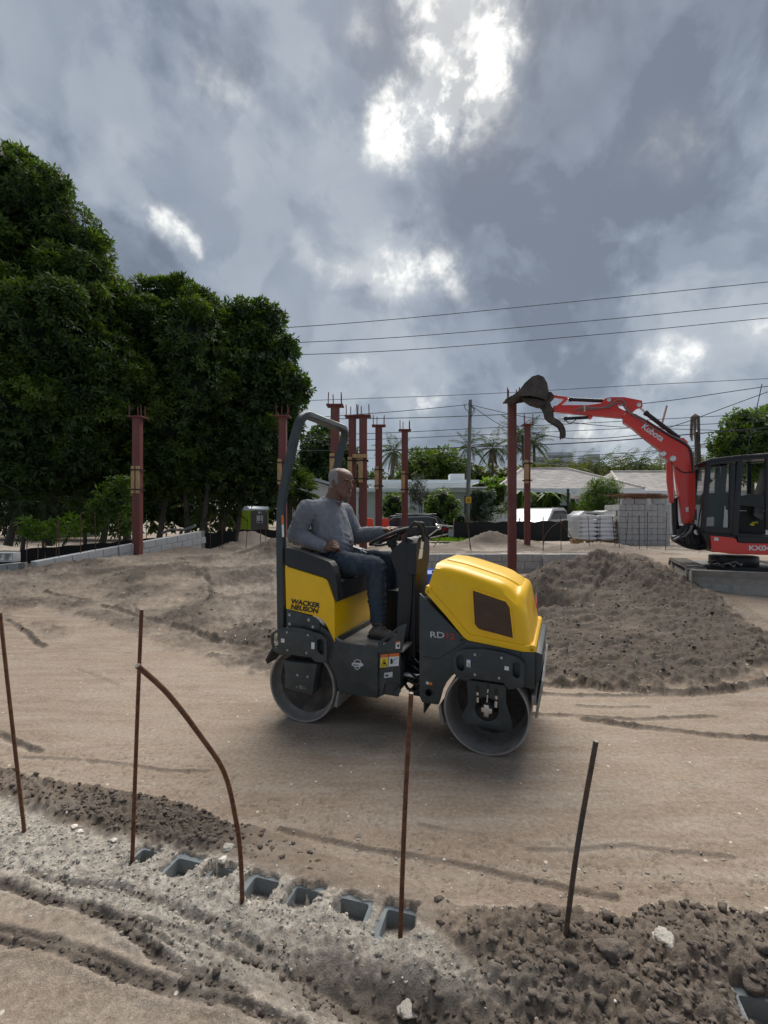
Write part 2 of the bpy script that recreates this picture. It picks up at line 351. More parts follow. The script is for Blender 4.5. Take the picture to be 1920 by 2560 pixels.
def np_mesh(name, v, f, mat, attrs=None, smooth=False):
    """v (n,3), f (m,k) numpy arrays, all faces of k corners"""
    me = bpy.data.meshes.new(name); m, k = f.shape
    me.vertices.add(len(v)); me.vertices.foreach_set('co', v.astype(np.float32).ravel())
    me.loops.add(m*k); me.loops.foreach_set('vertex_index', f.astype(np.int32).ravel())
    me.polygons.add(m); me.polygons.foreach_set('loop_start', np.arange(0, m*k, k, dtype=np.int32))
    if smooth: me.polygons.foreach_set('use_smooth', np.ones(m, bool))
    me.update(calc_edges=True); me.materials.append(mat)
    for nm, arr in (attrs or {}).items():
        at = me.attributes.new(nm, 'FLOAT', 'POINT'); at.data.foreach_set('value', arr.astype(np.float32).ravel())
    return me
# ================================================================== GROUND
g1 = crop(0, 1280, 2.37); g2 = crop(0, 1880, 1.728); g3 = crop(960, 1800, 1.728); g6 = crop(1300, 1280, 2.676)
def gl(c, pts, z=0.0): return [tuple(G(x, y, z)[:2]) for x, y in c(pts)]
def inside(x, y, poly):
    r = np.zeros(x.shape, bool); k = len(poly)
    for i in range(k):
        (ax, ay), (bx, by) = poly[i], poly[(i+1) % k]
        if ay == by: continue
        r ^= ((ay > y) != (by > y)) & (x < (bx-ax)*(y-ay)/(by-ay)+ax)
    return r
def pmask(x, y, poly, soft, rough=.0, s=0):
    """soft mask of a polygon, edge broken up by noise; only computed near the polygon"""
    xs = [p[0] for p in poly]; ys = [p[1] for p in poly]; m = np.zeros_like(x)
    idx = (x > min(xs)-soft*2-rough) & (x < max(xs)+soft*2+rough) & (y > min(ys)-soft*2-rough) & (y < max(ys)+soft*2+rough)
    if not idx.any(): return m
    a, b = x[idx], y[idx]; d, _, _ = seg_dist(a, b, list(poly)+[poly[0]]); d = np.where(inside(a, b, poly), d, -d)
    d = d+rough*fbm(a*3/max(.3, soft*3), b*3/max(.3, soft*3), 4, s); m[idx] = ss(-soft, soft, d); return m
WALL_A = np.array([-1.074, 2.109]); WALL_D = np.array([1.32, -.384])/1.3747; WALL_N = np.array([.2793, .9602])
CELLS = [0, 1, 2, 3, 4, 5, 6, 12]; PITCH = .196
rough_left = [(gl(g1, p, z), h, w, d) for p, z, h, w, d in [([(-300, 420), (270, 520), (640, 592), (1000, 682), (1300, 772), (1640, 842), (1640, 330), (-300, 370)], .2, .036, .78, .10),
    ([(590, 400), (900, 400), (900, 470), (790, 550), (700, 520)], .22, .05, 1, 0), ([(1040, 600), (1110, 565), (1300, 600), (1640, 700), (1600, 840), (1300, 765), (960, 660)], .05, .06, 1, 0),
    ([(1150, 420), (1300, 330), (1640, 330), (1640, 690), (1280, 570)], .2, .06, .6, .30), ([(920, 540), (1010, 490), (1060, 500), (1000, 560)], .15, .04, .9, 0),
    ([(960, 330), (1110, 295), (1240, 370), (1100, 385)], .35, .05, 1, 0), ([(130, 640), (340, 660), (400, 720), (300, 730)], .05, .03, .9, 0),
    ([(0, 440), (280, 430), (240, 500), (0, 530)], .25, .045, .7, 0), ([(0, 580), (120, 620), (60, 660), (0, 640)], .1, .03, .6, 0),
    ([(-300, 300), (160, 250), (600, 240), (900, 225), (1300, 215), (1300, 290), (700, 300), (300, 360), (-300, 420)], .42, .05, .55, .3),
    ([(500, 440), (560, 470), (620, 560), (560, 560), (490, 480)], .2, .02, .5, 0), ([(840, 560), (980, 600), (960, 640), (840, 610)], .12, .015, .4, 0)]]
churn = gl(g6, [(60, 830), (60, 1120), (500, 1165), (1000, 1165), (1300, 1140), (1560, 1080), (1700, 1000), (1700, 870), (1560, 820), (1350, 640), (1150, 540), (800, 420), (400, 420), (100, 500)])
MOUND = [(1.9, 8.2, .04), (2.6, 8.8, .25), (3.1, 9.0, .42), (3.85, 9.5, .52), (4.72, 10.0, .74), (4.85, 9.3, .50), (4.65, 8.5, .33), (4.5, 7.9, .16), (4.3, 7.2, .04)]
ruts = [(gl(g2, [(-200, 560), (0, 595), (150, 645), (280, 690), (400, 740), (600, 850), (700, 920), (820, 1000), (900, 1030), (1050, 1080)]), .020, .020, 1),
        (gl(g2, [(-200, 770), (0, 797), (150, 830), (400, 915), (620, 1000), (900, 1080), (1200, 1180)]), .010, .016, 1),
        (gl(g2, [(-200, 800), (0, 835), (200, 880), (400, 960), (600, 1025), (800, 1080), (1050, 1150), (1300, 1230)]), .014, .018, 1),
        (gl(g2, [(400, 740), (620, 770), (800, 800), (1000, 890), (1300, 960), (1659, 1090)]), .012, .014, .6), (gl(g2, [(380, 700), (600, 800), (760, 880), (900, 960), (1150, 1060), (1400, 1160)]), .010, .012, .7), (gl(g2, [(500, 720), (760, 830), (950, 950), (1250, 1060), (1500, 1160)]), .009, .012, .6), (gl(g2, [(120, 545), (360, 600), (600, 650), (900, 760), (1200, 900)]), .016, .014, .6),
        (gl(g2, [(100, 20), (330, 30), (560, 50), (700, 75), (900, 80)]), .012, -.010, .6),
        (gl(g1, [(270, 525), (400, 545), (530, 565)]), .04, -.025, 1), (gl(g1, [(610, 590), (700, 610), (830, 650), (1000, 685), (1300, 775), (1600, 832)]), .035, -.03, 1),
        (gl(g1, [(50, 670), (150, 712), (270, 800)]), .03, -.022, 1), (gl(g1, [(1190, 380), (1250, 440), (1245, 490)], .2), .05, .04, 1), (gl(g1, [(790, 555), (820, 600), (825, 640)], .1), .03, .02, .8),
        (gl(g1, [(0, 1300), (100, 1358), (250, 1412)]), .02, -.014, .9), (gl(g1, [(460, 935), (560, 970), (700, 1025)]), .02, .008, .3), (gl(g1, [(1240, 850), (1400, 865), (1570, 880)]), .03, -.02, .8),
        (gl(g6, [(100, 1140), (500, 1165), (900, 1200), (1100, 1205), (1350, 1180), (1659, 1130), (1900, 1060)]), .04, -.035, 1),
        (gl(g6, [(100, 1215), (500, 1222), (950, 1225), (1300, 1215)]), .022, -.015, .9), (gl(g6, [(80, 1352), (400, 1360), (740, 1385), (1100, 1368), (1300, 1362)]), .018, -.012, .8),
        (gl(g6, [(380, 1290), (600, 1305), (850, 1300)]), .015, -.01, .6),
        (gl(g3, [(860, -5), (1100, 28), (1400, 60), (1659, 80), (1900, 95)]), .025, -.02, .9), (gl(g3, [(-450, 470), (0, 568), (300, 612), (500, 662), (800, 728), (1000, 765)]), .014, -.012, .7),
        (gl(g3, [(150, 448), (220, 462), (340, 484), (430, 496)]), .01, -.006, .5), (gl(g3, [(620, 560), (1040, 540), (1200, 560), (1500, 585)]), .012, -.007, .5)]
tracks = [(gl(g6, [(880, 1130), (1060, 1080), (1250, 1080), (1440, 1030), (1450, 940), (1390, 860)]), .17, .022, .085), (gl(g6, [(1040, 940), (1150, 990), (1200, 1040)]), .12, .02, .08),
          (gl(g6, [(1659, 830), (1500, 700), (1330, 600)]), .2, .02, .10), (gl(g1, [(500, 450), (560, 500), (600, 560)], .15), .2, .02, .10), (gl(g1, [(960, 650), (1300, 720), (1600, 800)]), .25, .025, .11),
          (gl(g1, [(580, 640), (760, 700), (960, 760), (1130, 800)]), .14, -.012, .10), (gl(g1, [(200, 670), (380, 715)]), .18, .018, .09), (gl(g1, [(840, 580), (980, 610)], .1), .12, .015, .08)]
up_edge = interp([(-3.5, 3.1), (-2.337, 2.873), (-1.784, 2.738), (-1.235, 2.626), (-.857, 2.466), (-.495, 2.30), (.069, 2.02), (.296, 1.86), (.9, 1.86), (1.18, 1.90), (1.43, 1.84), (3, 1.7)])
lo_edge = interp([(-3.5, 2.72), (-2.1, 2.589), (-1.549, 2.325), (-1.209, 2.243), (-.913, 2.168), (-.563, 2.056), (-.347, 1.969), (-.05, 1.90), (.3, 1.60), (.8, 1.45), (1.2, 1.42), (3, 1.2)])
cr_edge = interp([(-3.5, 2.25), (-1.9, 2.05), (-1.612, 1.981), (-1.107, 1.793), (-.762, 1.621), (-.403, 1.474), (0, 1.33), (.5, 1.2), (1.5, 1.0), (3, .8)])
def terrain(x, y, want=False):
    x = np.asarray(x, float); y = np.asarray(y, float)
    nb = fbm(x*.35, y*.35, 4, 1); n1 = fbm(x*1.3, y*1.3, 5, 2); n2 = fbm(x*6, y*6, 5, 4); n3 = fbm(x*25, y*25, 4, 9)
    left = 1-ss(-.6, 1.6, x+(y-9)*.12); wall_y = 12.35
    z = .44*ss(5.2, 12.5, y+nb*.8)*left
    z = np.maximum(z, (.09*ss(4.5, 8.5, y)+.36*ss(9.8, 11.6, y+n1*.3))*ss(4.2, 5.2, x+(y-9)*.1))
    z = z-.30*ss(10.0, 11.6, y)*(y <= wall_y)*ss(.1, 1.0, x)*(1-ss(4.6, 5.6, x))
    z = z-.12*ss(11, 15, y)*ss(-1, -3, x)*(y <= wall_y+4)
    z = np.maximum(z, .47*(y > wall_y)*ss(-2.5, 0, x)); z = np.where((x < -7.5+(y-10.2)*.375) & (y > 9.8), np.minimum(z, .12), z)
    z = z*1.0; z = np.where(y > 17, z*(1-.75*ss(17, 24, y))+.0, z)
    rough = np.zeros_like(x); wet = np.zeros_like(x); dust = np.zeros_like(x)
    z = z+.02*nb*ss(3, 9, y)+.012*n1*ss(2.6, 6, y)+.0035*n2
    # right mound and the churned soil before it
    pl = [(a, b) for a, b, _ in MOUND]; cum = [0]
    for a, b in zip(pl[:-1], pl[1:]): cum.append(cum[-1]+math.hypot(b[0]-a[0], b[1]-a[1]))
    near = (x > -1) & (x < 9) & (y > 3.5) & (y < 13)
    if near.any():
        d, al, _ = seg_dist(x[near], y[near], pl); hh = np.interp(al, cum, [m[2] for m in MOUND]); wdt = .45+.62*hh
        hm = hh*np.exp(-(d/wdt)**1.45)*(1+.42*n1[near]+.10*n2[near])+.09*np.exp(-(((x[near]-3.6)/1.7)**2+((y[near]-7.6)/1.6)**2)**1.5)+.03*n2[near]*np.exp(-(d/wdt/1.6)**2)
        z[near] += np.maximum(hm, 0); mm = np.exp(-(d/(wdt*1.9))**3); wet[near] = np.maximum(wet[near], mm); rough[near] = np.maximum(rough[near], .055*mm)
    ch = pmask(x, y, churn, .12, .22, 5); rd = np.abs(fbm(x*2.2+y*1.1, y*6.5-x*1.6, 4, 17)); rough = np.maximum(rough, .075*ch*(.7+.5*n1)); wet = np.maximum(wet, ch*np.clip(1.1+.6*n1-.6*np.abs(rd-.1), 0, 1)); z = z+ch*(.035+.04*n1+.09*rd)
    z = z+.05*wet*ss(8, 6, np.abs(y-8)+6)*np.abs(fbm(x*5+y, y*5-x, 4, 19))*(x > 1)*(y > 4)
    # hollow dug into the mound's foot, its soil coloured darker
    hol = np.exp(-(((x-2.75)/.60)**2+((y-7.75)/.42)**2)**1.5); z = z-.34*hol; wet = np.maximum(wet, hol)
    for poly, h, w, du in rough_left:
        m = pmask(x, y, poly, .1, .18, 3); rough = np.maximum(rough, h*m); wet = np.maximum(wet, w*m*np.clip(.8+1.1*n1+.5*n2, 0, 1.3)); dust = np.maximum(dust, du*m); z = z+m*h*(.5+.6*n1)
    # small spoil heaps further back
    for (cx, cy, hh, rr, w) in [(-5.3, 16.6, .30, 1.0, .35), (-4.6, 16.9, .34, .8, .3), (-3.1, 12.6, .30, .9, .9), (-2.4, 12.0, .45, .8, .95), (3.4, 15.2, .46, .8, .9), (2.3, 14.8, .10, .8, .5), (4.5, 15.4, .15, 1.0, .5), (6.2, 13.6, .2, 1.3, .5), (-6.0, 14.0, .14, 1.2, .7), (.6, 13.6, .12, 1.2, .0), (1.6, 11.7, .06, .6, .8), (2.6, 11.6, .10, .6, .9)]:
        d = np.hypot(x-cx, y-cy)/rr; e = np.exp(-d**2*1.4); z = z+hh*e*(1+.25*n1); wet = np.maximum(wet, w*np.minimum(1, 2.2*np.exp(-d**2*1.1))); rough = np.maximum(rough, .06*np.exp(-d**2*.8))
    farr = ss(11.5, 13, y)*(1-ss(24, 32, y)); rough = np.maximum(rough, .035*farr); wet = np.maximum(wet, .7*ss(-.05, .25, n1)*farr); dust = np.maximum(dust, .55*farr*(1-wet))
    for p, w, dep, wt in ruts:
        xs = [q[0] for q in p]; ys = [q[1] for q in p]; i = (x > min(xs)-.3) & (x < max(xs)+.3) & (y > min(ys)-.3) & (y < max(ys)+.3)
        if not i.any(): continue
        wob = w*.7*fbm(x[i]*5, y[i]*5, 3, 6)+w*.7*fbm(x[i]*45, y[i]*45, 3, 7)
        d, _, sg = seg_dist(x[i], y[i], p); dd = d*sg+wob; brk = np.clip(.95+.7*fbm(x[i]*7, y[i]*7, 3, 12), .1, 1.2)
        g = np.exp(-(dd/w)**4)*brk
        if dep > 0: z[i] += -dep*.7*g+dep*.3*np.exp(-((np.abs(dd)-1.9*w)/w)**2)*brk
        else: z[i] += -dep*g*(.6+.8*n3[i])+dep*.6*np.exp(-((dd-1.5*w)/(w*.8))**2)*brk; rough[i] = np.maximum(rough[i], -dep*.8*g)
        wet[i] = np.maximum(wet[i], wt*np.exp(-(dd/w/1.15)**4)*np.clip(brk+.1, 0, 1))  # rut darkened in colour: damp soil together with the groove's shade
    for p, w, dep, per in tracks:
        xs = [q[0] for q in p]; ys = [q[1] for q in p]; i = (x > min(xs)-.4) & (x < max(xs)+.4) & (y > min(ys)-.4) & (y < max(ys)+.4)
        if not i.any(): continue
        d, al, _ = seg_dist(x[i], y[i], p); m = ss(w, w*.7, d)*np.clip(.7+1.2*n1[i], .1, 1); st = np.sin(2*math.pi*(al+.25*d)/per+1.5*n1[i])
        z[i] += m*dep*(np.clip(st, -.4, .8)); wet[i] = np.maximum(wet[i], .75*m*(st < -.1)); rough[i] *= (1-.5*m)  # low bars of the print get the dark tone
    # foreground: clods thrown up behind the buried wall, crushed mortar along it, wheel ruts before it
    nf = .05*fbm(x*4, y*4, 4, 8); ue, le, ce = up_edge(x)+nf, lo_edge(x)+nf*.8, cr_edge(x)+nf
    fg = y < 3.4
    A = ss(0, .07, ue-y)*ss(-.03, .06, y-le)*fg; rgt = ss(.0, .5, x)
    A = np.maximum(A, ss(0, .1, ue-y)*fg*rgt*ss(-.1, .1, y-.9)); Af = A*(1-.75*ss(-.95, -.5, x)*(1-ss(.05, .45, x)))
    B = ss(-.03, .05, le-y)*ss(-.12, .1, y-ce)*fg*(1-.8*rgt*ss(1.55, 1.4, y))*(1-ss(.5, .8, x)*.8)
    wet = np.maximum(wet, Af*(.85+.6*n1)); dust = np.where(fg, B*1.0, dust); C = ss(.05, -.05, y-ce)*fg; dust = np.where(fg, np.maximum(dust, .12*C), dust)
    s = (x-WALL_A[0])*WALL_D[0]+(y-WALL_A[1])*WALL_D[1]; w = (x-WALL_A[0])*WALL_N[0]+(y-WALL_A[1])*WALL_N[1]
    ridge = np.exp(-((w+.02)/.20)**2)*fg
    z = z+.035*ridge*(1+.6*n2)+.02*A+.025*np.exp(-((w+.38)/.16)**2)*fg*(1+n1)*(1-rgt)+.05*rgt*A*(.6+n1)
    z = z-.10*np.exp(-(((x-.02)/.42)**2+((y-1.52+.25*x)/.085)**2))*fg; wet = np.maximum(wet, .9*np.exp(-(((x-.1)/.5)**2+((y-1.52+.25*x)/.11)**2))*fg)  # soil coloured darker along the trench
    dust = dust*(1-.8*np.exp(-(((x-.1)/.5)**2+((y-1.52+.25*x)/.11)**2)))
    i = fg & (y < 3.4)
    if i.any():
        X, Y = x[i], y[i]; X = X+.006*fbm(X*60, Y*60, 3, 31); Y = Y+.006*fbm(X*60, Y*60, 3, 33); c = clods(X, Y, .065, 1, .2, .55)*1.0; cc = clods(X, Y, .034, 2, .25, .7); c3_ = clods(X, Y, .017, 3, .3, .75)
        big = clods(X, Y, .20, 5, .18, .5)
        z[i] += Af[i]*(np.maximum(c*.8, cc)*(.9)+.5*c3_+.007*fbm(X*55, Y*55, 4, 14)+rgt[i]*.25*big)+B[i]*(cc*.35*np.clip(.6+n1[i]*1.5, 0, 1)+c3_*.45+.009*fbm(X*60, Y*60, 4, 15)+.010*n2[i])+.012*Af[i]*np.abs(fbm(X*38, Y*38, 4, 44))*2+.02*c3_*C[i]*np.clip(n1[i]*2, 0, 1)
        # shear cracks and scuffs in the compacted band behind the clods
        z[i] += -.006*(np.abs(fbm(X*9+Y*4, Y*14, 3, 21)) < .035)*ss(-.05, .1, Y-ue[i])*ss(.7, .2, Y-ue[i])
        wet[i] = np.maximum(wet[i], .45*(np.abs(fbm(X*9+Y*4, Y*14, 3, 21)) < .03)*ss(-.05, .1, Y-ue[i])*ss(.75, .2, Y-ue[i]))
    j = ~fg & (rough > .004) & (y < 26)
    if j.any():
        X, Y = x[j], y[j]; z[j] += (rough[j]/.05)*(clods(X, Y, .11, 6, .2, .6)*.55+clods(X, Y, .055, 7, .2, .7)*.5+.014*fbm(X*9, Y*9, 4, 3))
    hole = np.zeros_like(x); z = np.where(fg, z-(z-.03)*np.exp(-(((s-12*PITCH)/.16)**2+(w/.12)**2)**2), z)
    for cI in CELLS:
        c_s = cI*PITCH; a = np.maximum(np.abs(s-c_s+.02*n1)/.064, np.abs(w-.014)/.062)+.38*n2+.35*n3+(.25 if cI in (0, 7) else 0); hole = np.maximum(hole, ss(1.12, .98, a)*fg)
    z = z-hole*(.05+.035*np.clip((w+.03)/.09, 0, 1)+.02*n2); dust = np.maximum(dust, hole*.6); wet = wet*(1-hole)
    return (z, np.clip(wet, 0, 1), np.clip(dust, 0, 1)) if want else z
def hz(x, y): return float(terrain(np.array([x]), np.array([y]))[0])
def ground_mat():
    m = bpy.data.materials.new('soil'); m.use_nodes = True; t = m.node_tree; L = t.links.new; b = t.nodes['Principled BSDF']; b.inputs['Roughness'].default_value = .93; b.inputs['Specular IOR Level'].default_value = .25
    tc = N(t, 'ShaderNodeTexCoord')
    def nz(sc, det=6, r=.6, sx=None):
        n = N(t, 'ShaderNodeTexNoise'); n.inputs['Scale'].default_value = sc; n.inputs['Detail'].default_value = det; n.inputs['Roughness'].default_value = r
        if sx:
            mp = N(t, 'ShaderNodeMapping'); mp.inputs['Scale'].default_value = sx; mp.inputs['Rotation'].default_value = (0, 0, .25); L(tc.outputs['Object'], mp.inputs[0]); L(mp.outputs[0], n.inputs['Vector'])
        else: L(tc.outputs['Object'], n.inputs['Vector'])
        return n.outputs[0]
    def mr(v, a, b_, c=0, d=1):
        k = N(t, 'ShaderNodeMapRange'); L(v, k.inputs[0]); k.inputs[1].default_value = a; k.inputs[2].default_value = b_; k.inputs[3].default_value = c; k.inputs[4].default_value = d; return k.outputs[0]
    def mix(f, a, b_, bt='MIX'):
        k = N(t, 'ShaderNodeMixRGB', blend_type=bt)
        for i, v in enumerate((f, a, b_)):
            if isinstance(v, tuple): k.inputs[i].default_value = (*v, 1)
            elif isinstance(v, float): k.inputs[i].default_value = v
            else: L(v, k.inputs[i])
        return k.outputs[0]
    aw = N(t, 'ShaderNodeAttribute', attribute_name='wet').outputs['Fac']; ad = N(t, 'ShaderNodeAttribute', attribute_name='dust').outputs['Fac']
    big = nz(.8, 5); fine = nz(38, 6, .65); vf = nz(190, 3); st = nz(1.0, 6, .65, (1.2, 7.5, 1))
    tan = mix(mr(big, .35, .65), (.258, .198, .148), (.328, .258, .197)); tan = mix(mr(st, .42, .66), tan, (.345, .29, .235)); tan = mix(mr(nz(5, 7, .7), .52, .72, 0, .5), tan, (.19, .148, .114))
    wet_shade_col = mix(mr(fine, .35, .7), (.038, .031, .026), (.100, .080, .066)); dust = mix(mr(fine, .35, .65), (.27, .238, .20), (.43, .395, .345))
    col = mix(ad, tan, dust); w2 = N(t, 'ShaderNodeMath', operation='ADD', use_clamp=True); L(aw, w2.inputs[0]); k2 = N(t, 'ShaderNodeMath', operation='MULTIPLY'); L(aw, k2.inputs[0]); L(mr(fine, .3, .7, -.55, .3), k2.inputs[1]); L(k2.outputs[0], w2.inputs[1])
    col = mix(w2.outputs[0], col, wet_shade_col); col = mix(1.0, col, mix(mr(fine, .32, .68), (.76, .76, .76), (1.16, 1.16, 1.16)), 'MULTIPLY'); col = mix(1.0, col, mix(mr(vf, .35, .65), (.8, .8, .8), (1.14, 1.14, 1.14)), 'MULTIPLY')
    ck = nz(3.2, 5, .62, (1.0, 2.6, 1)); cd = N(t, 'ShaderNodeMath', operation='ABSOLUTE'); sb = N(t, 'ShaderNodeMath', operation='SUBTRACT'); L(ck, sb.inputs[0]); sb.inputs[1].default_value = .5; L(sb.outputs[0], cd.inputs[0])
    cl = mr(cd.outputs[0], .0, .006, 1, 0); gate = mr(nz(1.7, 3, .5), .46, .56); cm = N(t, 'ShaderNodeMath', operation='MULTIPLY'); L(cl, cm.inputs[0]); L(gate, cm.inputs[1]); cm2 = N(t, 'ShaderNodeMath', operation='MULTIPLY'); L(cm.outputs[0], cm2.inputs[0]); cm2.inputs[1].default_value = .7; col = mix(cm2.outputs[0], col, (.13, .10, .078))
    # pale shell fragments trodden into the sand
    vo = N(t, 'ShaderNodeTexVoronoi'); vo.inputs['Scale'].default_value = 15; L(tc.outputs['Object'], vo.inputs['Vector']); sx = N(t, 'ShaderNodeSeparateColor'); L(vo.outputs['Color'], sx.inputs[0])
    sel = mr(sx.outputs[0], .88, .9); dot = mr(vo.outputs['Distance'], .10, .14, 1, 0); ml = N(t, 'ShaderNodeMath', operation='MULTIPLY'); L(sel, ml.inputs[0]); L(dot, ml.inputs[1])
    col = mix(ml.outputs[0], col, (.58, .53, .46)); L(col, b.inputs['Base Color'])
    s1 = N(t, 'ShaderNodeMath', operation='MULTIPLY_ADD'); L(fine, s1.inputs[0]); s1.inputs[1].default_value = 1.0
    s2 = N(t, 'ShaderNodeMath', operation='MULTIPLY_ADD'); L(vf, s2.inputs[0]); s2.inputs[1].default_value = .35; L(nz(11, 5, .6), s2.inputs[2]); L(s2.outputs[0], s1.inputs[2])
    bp = N(t, 'ShaderNodeBump'); bp.inputs['Strength'].default_value = .6; bp.inputs['Distance'].default_value = .012; L(s1.outputs[0], bp.inputs['Height']); L(bp.outputs[0], b.inputs['Normal'])
    return m
soil = ground_mat()
def make_ground():
    ys = [.72]
    while ys[-1] < 700: ys.append(ys[-1]*(1.0052 if ys[-1] < 4 else 1.0068 if ys[-1] < 16 else 1.03))
    ys = np.array(ys); u = np.linspace(-1.15, 1.15, 840); Y, U = np.meshgrid(ys, u, indexing='ij'); X = U*(Y+.9)
    z, wet, dust = terrain(X.ravel(), Y.ravel(), True); r, c = Y.shape
    v = np.stack([X.ravel(), Y.ravel(), z], 1); i = (np.arange(r-1)[:, None]*c+np.arange(c-1)[None]).ravel(); f = np.stack([i, i+1, i+c+1, i+c], 1)
    o = obj('ground', np_mesh('ground', v, f, soil, {'wet': wet, 'dust': dust}, smooth=True)); tag(o, kind='structure')
make_ground()
# ================================================================== MATERIALS
mud = (.20, .165, .135); rustc = (.16, .06, .025)
mt_yel = M('yellow_paint', (.90, .52, .002), .34, var=.04, coat=.15, spec=.35, dirt=(.50, .34, .09), damt=.18, ds=5, bump=.02, bs=20)
mt_gry = M('slate_paint', (.030, .040, .043), .42, var=.14, dirt=(.105, .10, .092), damt=.34, ds=5, bump=.05, bs=80)
mt_blk = M('black_plastic', (.012, .013, .015), .5, var=.2, dirt=(.09, .08, .07), damt=.18, bump=.1, bs=150)
mt_rub = M('rubber', (.014, .014, .014), .62, var=.2, dirt=(.1, .09, .08), damt=.15)
mt_drum = M('drum_steel', (.30, .29, .275), .5, .3, var=.25, vs=5, dirt=(.24, .20, .165), damt=.45, ds=6, bump=.25, bs=25)
mt_drin = M('drum_inside', (.062, .055, .048), .85, var=.45, vs=10, dirt=(.14, .12, .10), damt=.4, ds=9, bump=.5, bs=40)
mt_drib = M('drum_barrel_inside', (.30, .285, .265), .7, .1, var=.35, vs=8, dirt=(.13, .11, .09), damt=.5, ds=8, bump=.3, bs=40)
mt_floor = M('worn_floor_plate', (.24, .225, .205), .7, .1, var=.45, vs=6, dirt=(.36, .32, .27), damt=.3, ds=9, bump=.2, bs=60)
mt_white = M('white_sticker', (.72, .72, .70), .45, var=.04); mt_oran = M('orange_sticker', (.72, .16, .02), .45, var=.05); mt_yst = M('warning_yellow', (.80, .58, .02), .45, var=.04)
mt_ink = M('black_print', (.015, .015, .015), .5, var=.05); mt_silv = M('silver_print', (.55, .57, .58), .4, var=.05); mt_redp = M('red_print', (.42, .02, .03), .4, var=.05)
mt_bolt = M('zinc_bolt', (.42, .42, .40), .35, .8, var=.2); mt_chr = M('bright_steel', (.62, .62, .60), .28, .8, var=.15)
mt_hose = M('black_hose', (.015, .015, .016), .5); mt_blue = M('blue_plastic', (.015, .09, .42), .45, var=.1, dirt=mud, damt=.15)
mt_red = M('red_paint', (.70, .032, .016), .3, var=.06, coat=.3, dirt=(.30, .16, .12), damt=.12, ds=3)
mt_rust = M('rusty_steel', (.125, .048, .022), .85, var=.5, vs=60, dirt=(.23, .11, .05), damt=.4, ds=40, bump=.6, bs=200)
mt_oxide = M('red_oxide_primer', (.150, .038, .030), .6, var=.22, vs=2.2, dirt=(.21, .11, .085), damt=.32, ds=4, bump=.1, streak=(1, 1, .35))
mt_conc = M('concrete_block', (.43, .43, .415), .92, var=.18, vs=5, dirt=(.26, .235, .21), damt=.25, ds=6, bump=.5, bs=120, island=.05)
mt_wood = M('timber', (.42, .27, .13), .75, var=.25, vs=5, streak=(6, 6, 1), island=.15)
# ================================================================== ROLLER
TH = math.atan2(3.545-3.06, 1.281); O = Vector((-.622, 3.545, 0)); HV = Vector((math.cos(TH), -math.sin(TH), 0)); AV = Vector((math.sin(TH), math.cos(TH), 0))
CL = Vector(((-O).dot(HV), (-O).dot(AV), HC))          # the eye in roller coordinates (along, across, up)
def RP(px, py, w):
    d = Vector(((px-960)/F, 1, -(py-1280)/F)); dl = Vector((d.dot(HV), d.dot(AV), d.z)); t = (w-CL.y)/dl.y; return (CL.x+dl.x*t, CL.z+dl.z*t)
def rp(pts, w): return [RP(x, y, w) for x, y in pts]
def rps(px, py, s):
    """point seen at a pixel on the cross plane s = const -> (across, up)"""
    d = Vector(((px-960)/F, 1, -(py-1280)/F)); dl = Vector((d.dot(HV), d.dot(AV), d.z)); t = (s-CL.x)/dl.x; return (CL.y+dl.y*t, CL.z+dl.z*t)
WF = .86                                                # width over the drums
rol = thing('road_roller', 'small yellow and grey ride-on tandem drum roller with a man driving it', 'road roller', O, -TH)
def r3(p, w): return Vector((p[0], w, p[1]))
def flatM(o2, w, ang=0): return frame((o2[0], w, o2[1]), (math.cos(ang), 0, math.sin(ang)), (-math.sin(ang), 0, math.cos(ang)))
def bolts(pts, w, parent, r=.008, mat=None, out=-1):
    first = None
    for p in pts:
        if first is None:
            b = MB(); b.lathe([(0, out*.008), (r*.8, out*.008), (r, out*.004), (r, 0)], n=6); b.lathe([(r*1.45, 0), (r*1.45, out*.002), (0, out*.002)], n=12); first = b.mesh('bolt', mat or mt_bolt, recalc=True)
        o = obj('bolt', first, parent); o.location = (p[0], w, p[1])
def sticker(poly, w, mat, parent, name='sticker', out=-1): return MB().prism(poly, w+out*.002, w).build(name, mat, parent, smooth=False)
def quad_at(c, dx, dz): return [(c[0]-dx, c[1]-dz), (c[0]+dx, c[1]-dz), (c[0]+dx, c[1]+dz), (c[0]-dx, c[1]+dz)]
# ---- drums
def drum(sx, deep, name='drum'):
    r = .28; m = MB()
    m.lathe([(r-.016, .002), (r-.004, 0), (r, .006), (r, WF-.006), (r-.016, WF)], (sx, 0, r), n=72)
    d = m.build(name, mt_drum, rol, angle=40)
    i = MB(); i.lathe([(r-.016, .002), (r-.019, .05), (r-.024, deep*.8), (r-.045, deep)], (sx, 0, r), n=72); i.build('drum_wall', mt_drib, d, angle=60); i = MB(); i.lathe([(r-.045, deep), (.0, deep+.01)], (sx, 0, r), n=72); i.build('drum_disc', mt_drin, d, angle=60)
    i = MB(); i.lathe([(r-.016, WF-.002), (r-.03, WF-deep), (.0, WF-deep)], (sx, 0, r), n=48); i.build('drum_wall', mt_drin, d, angle=60)
    return d
drum(0.0, .09); FX = 1.370; drum(FX, .24)
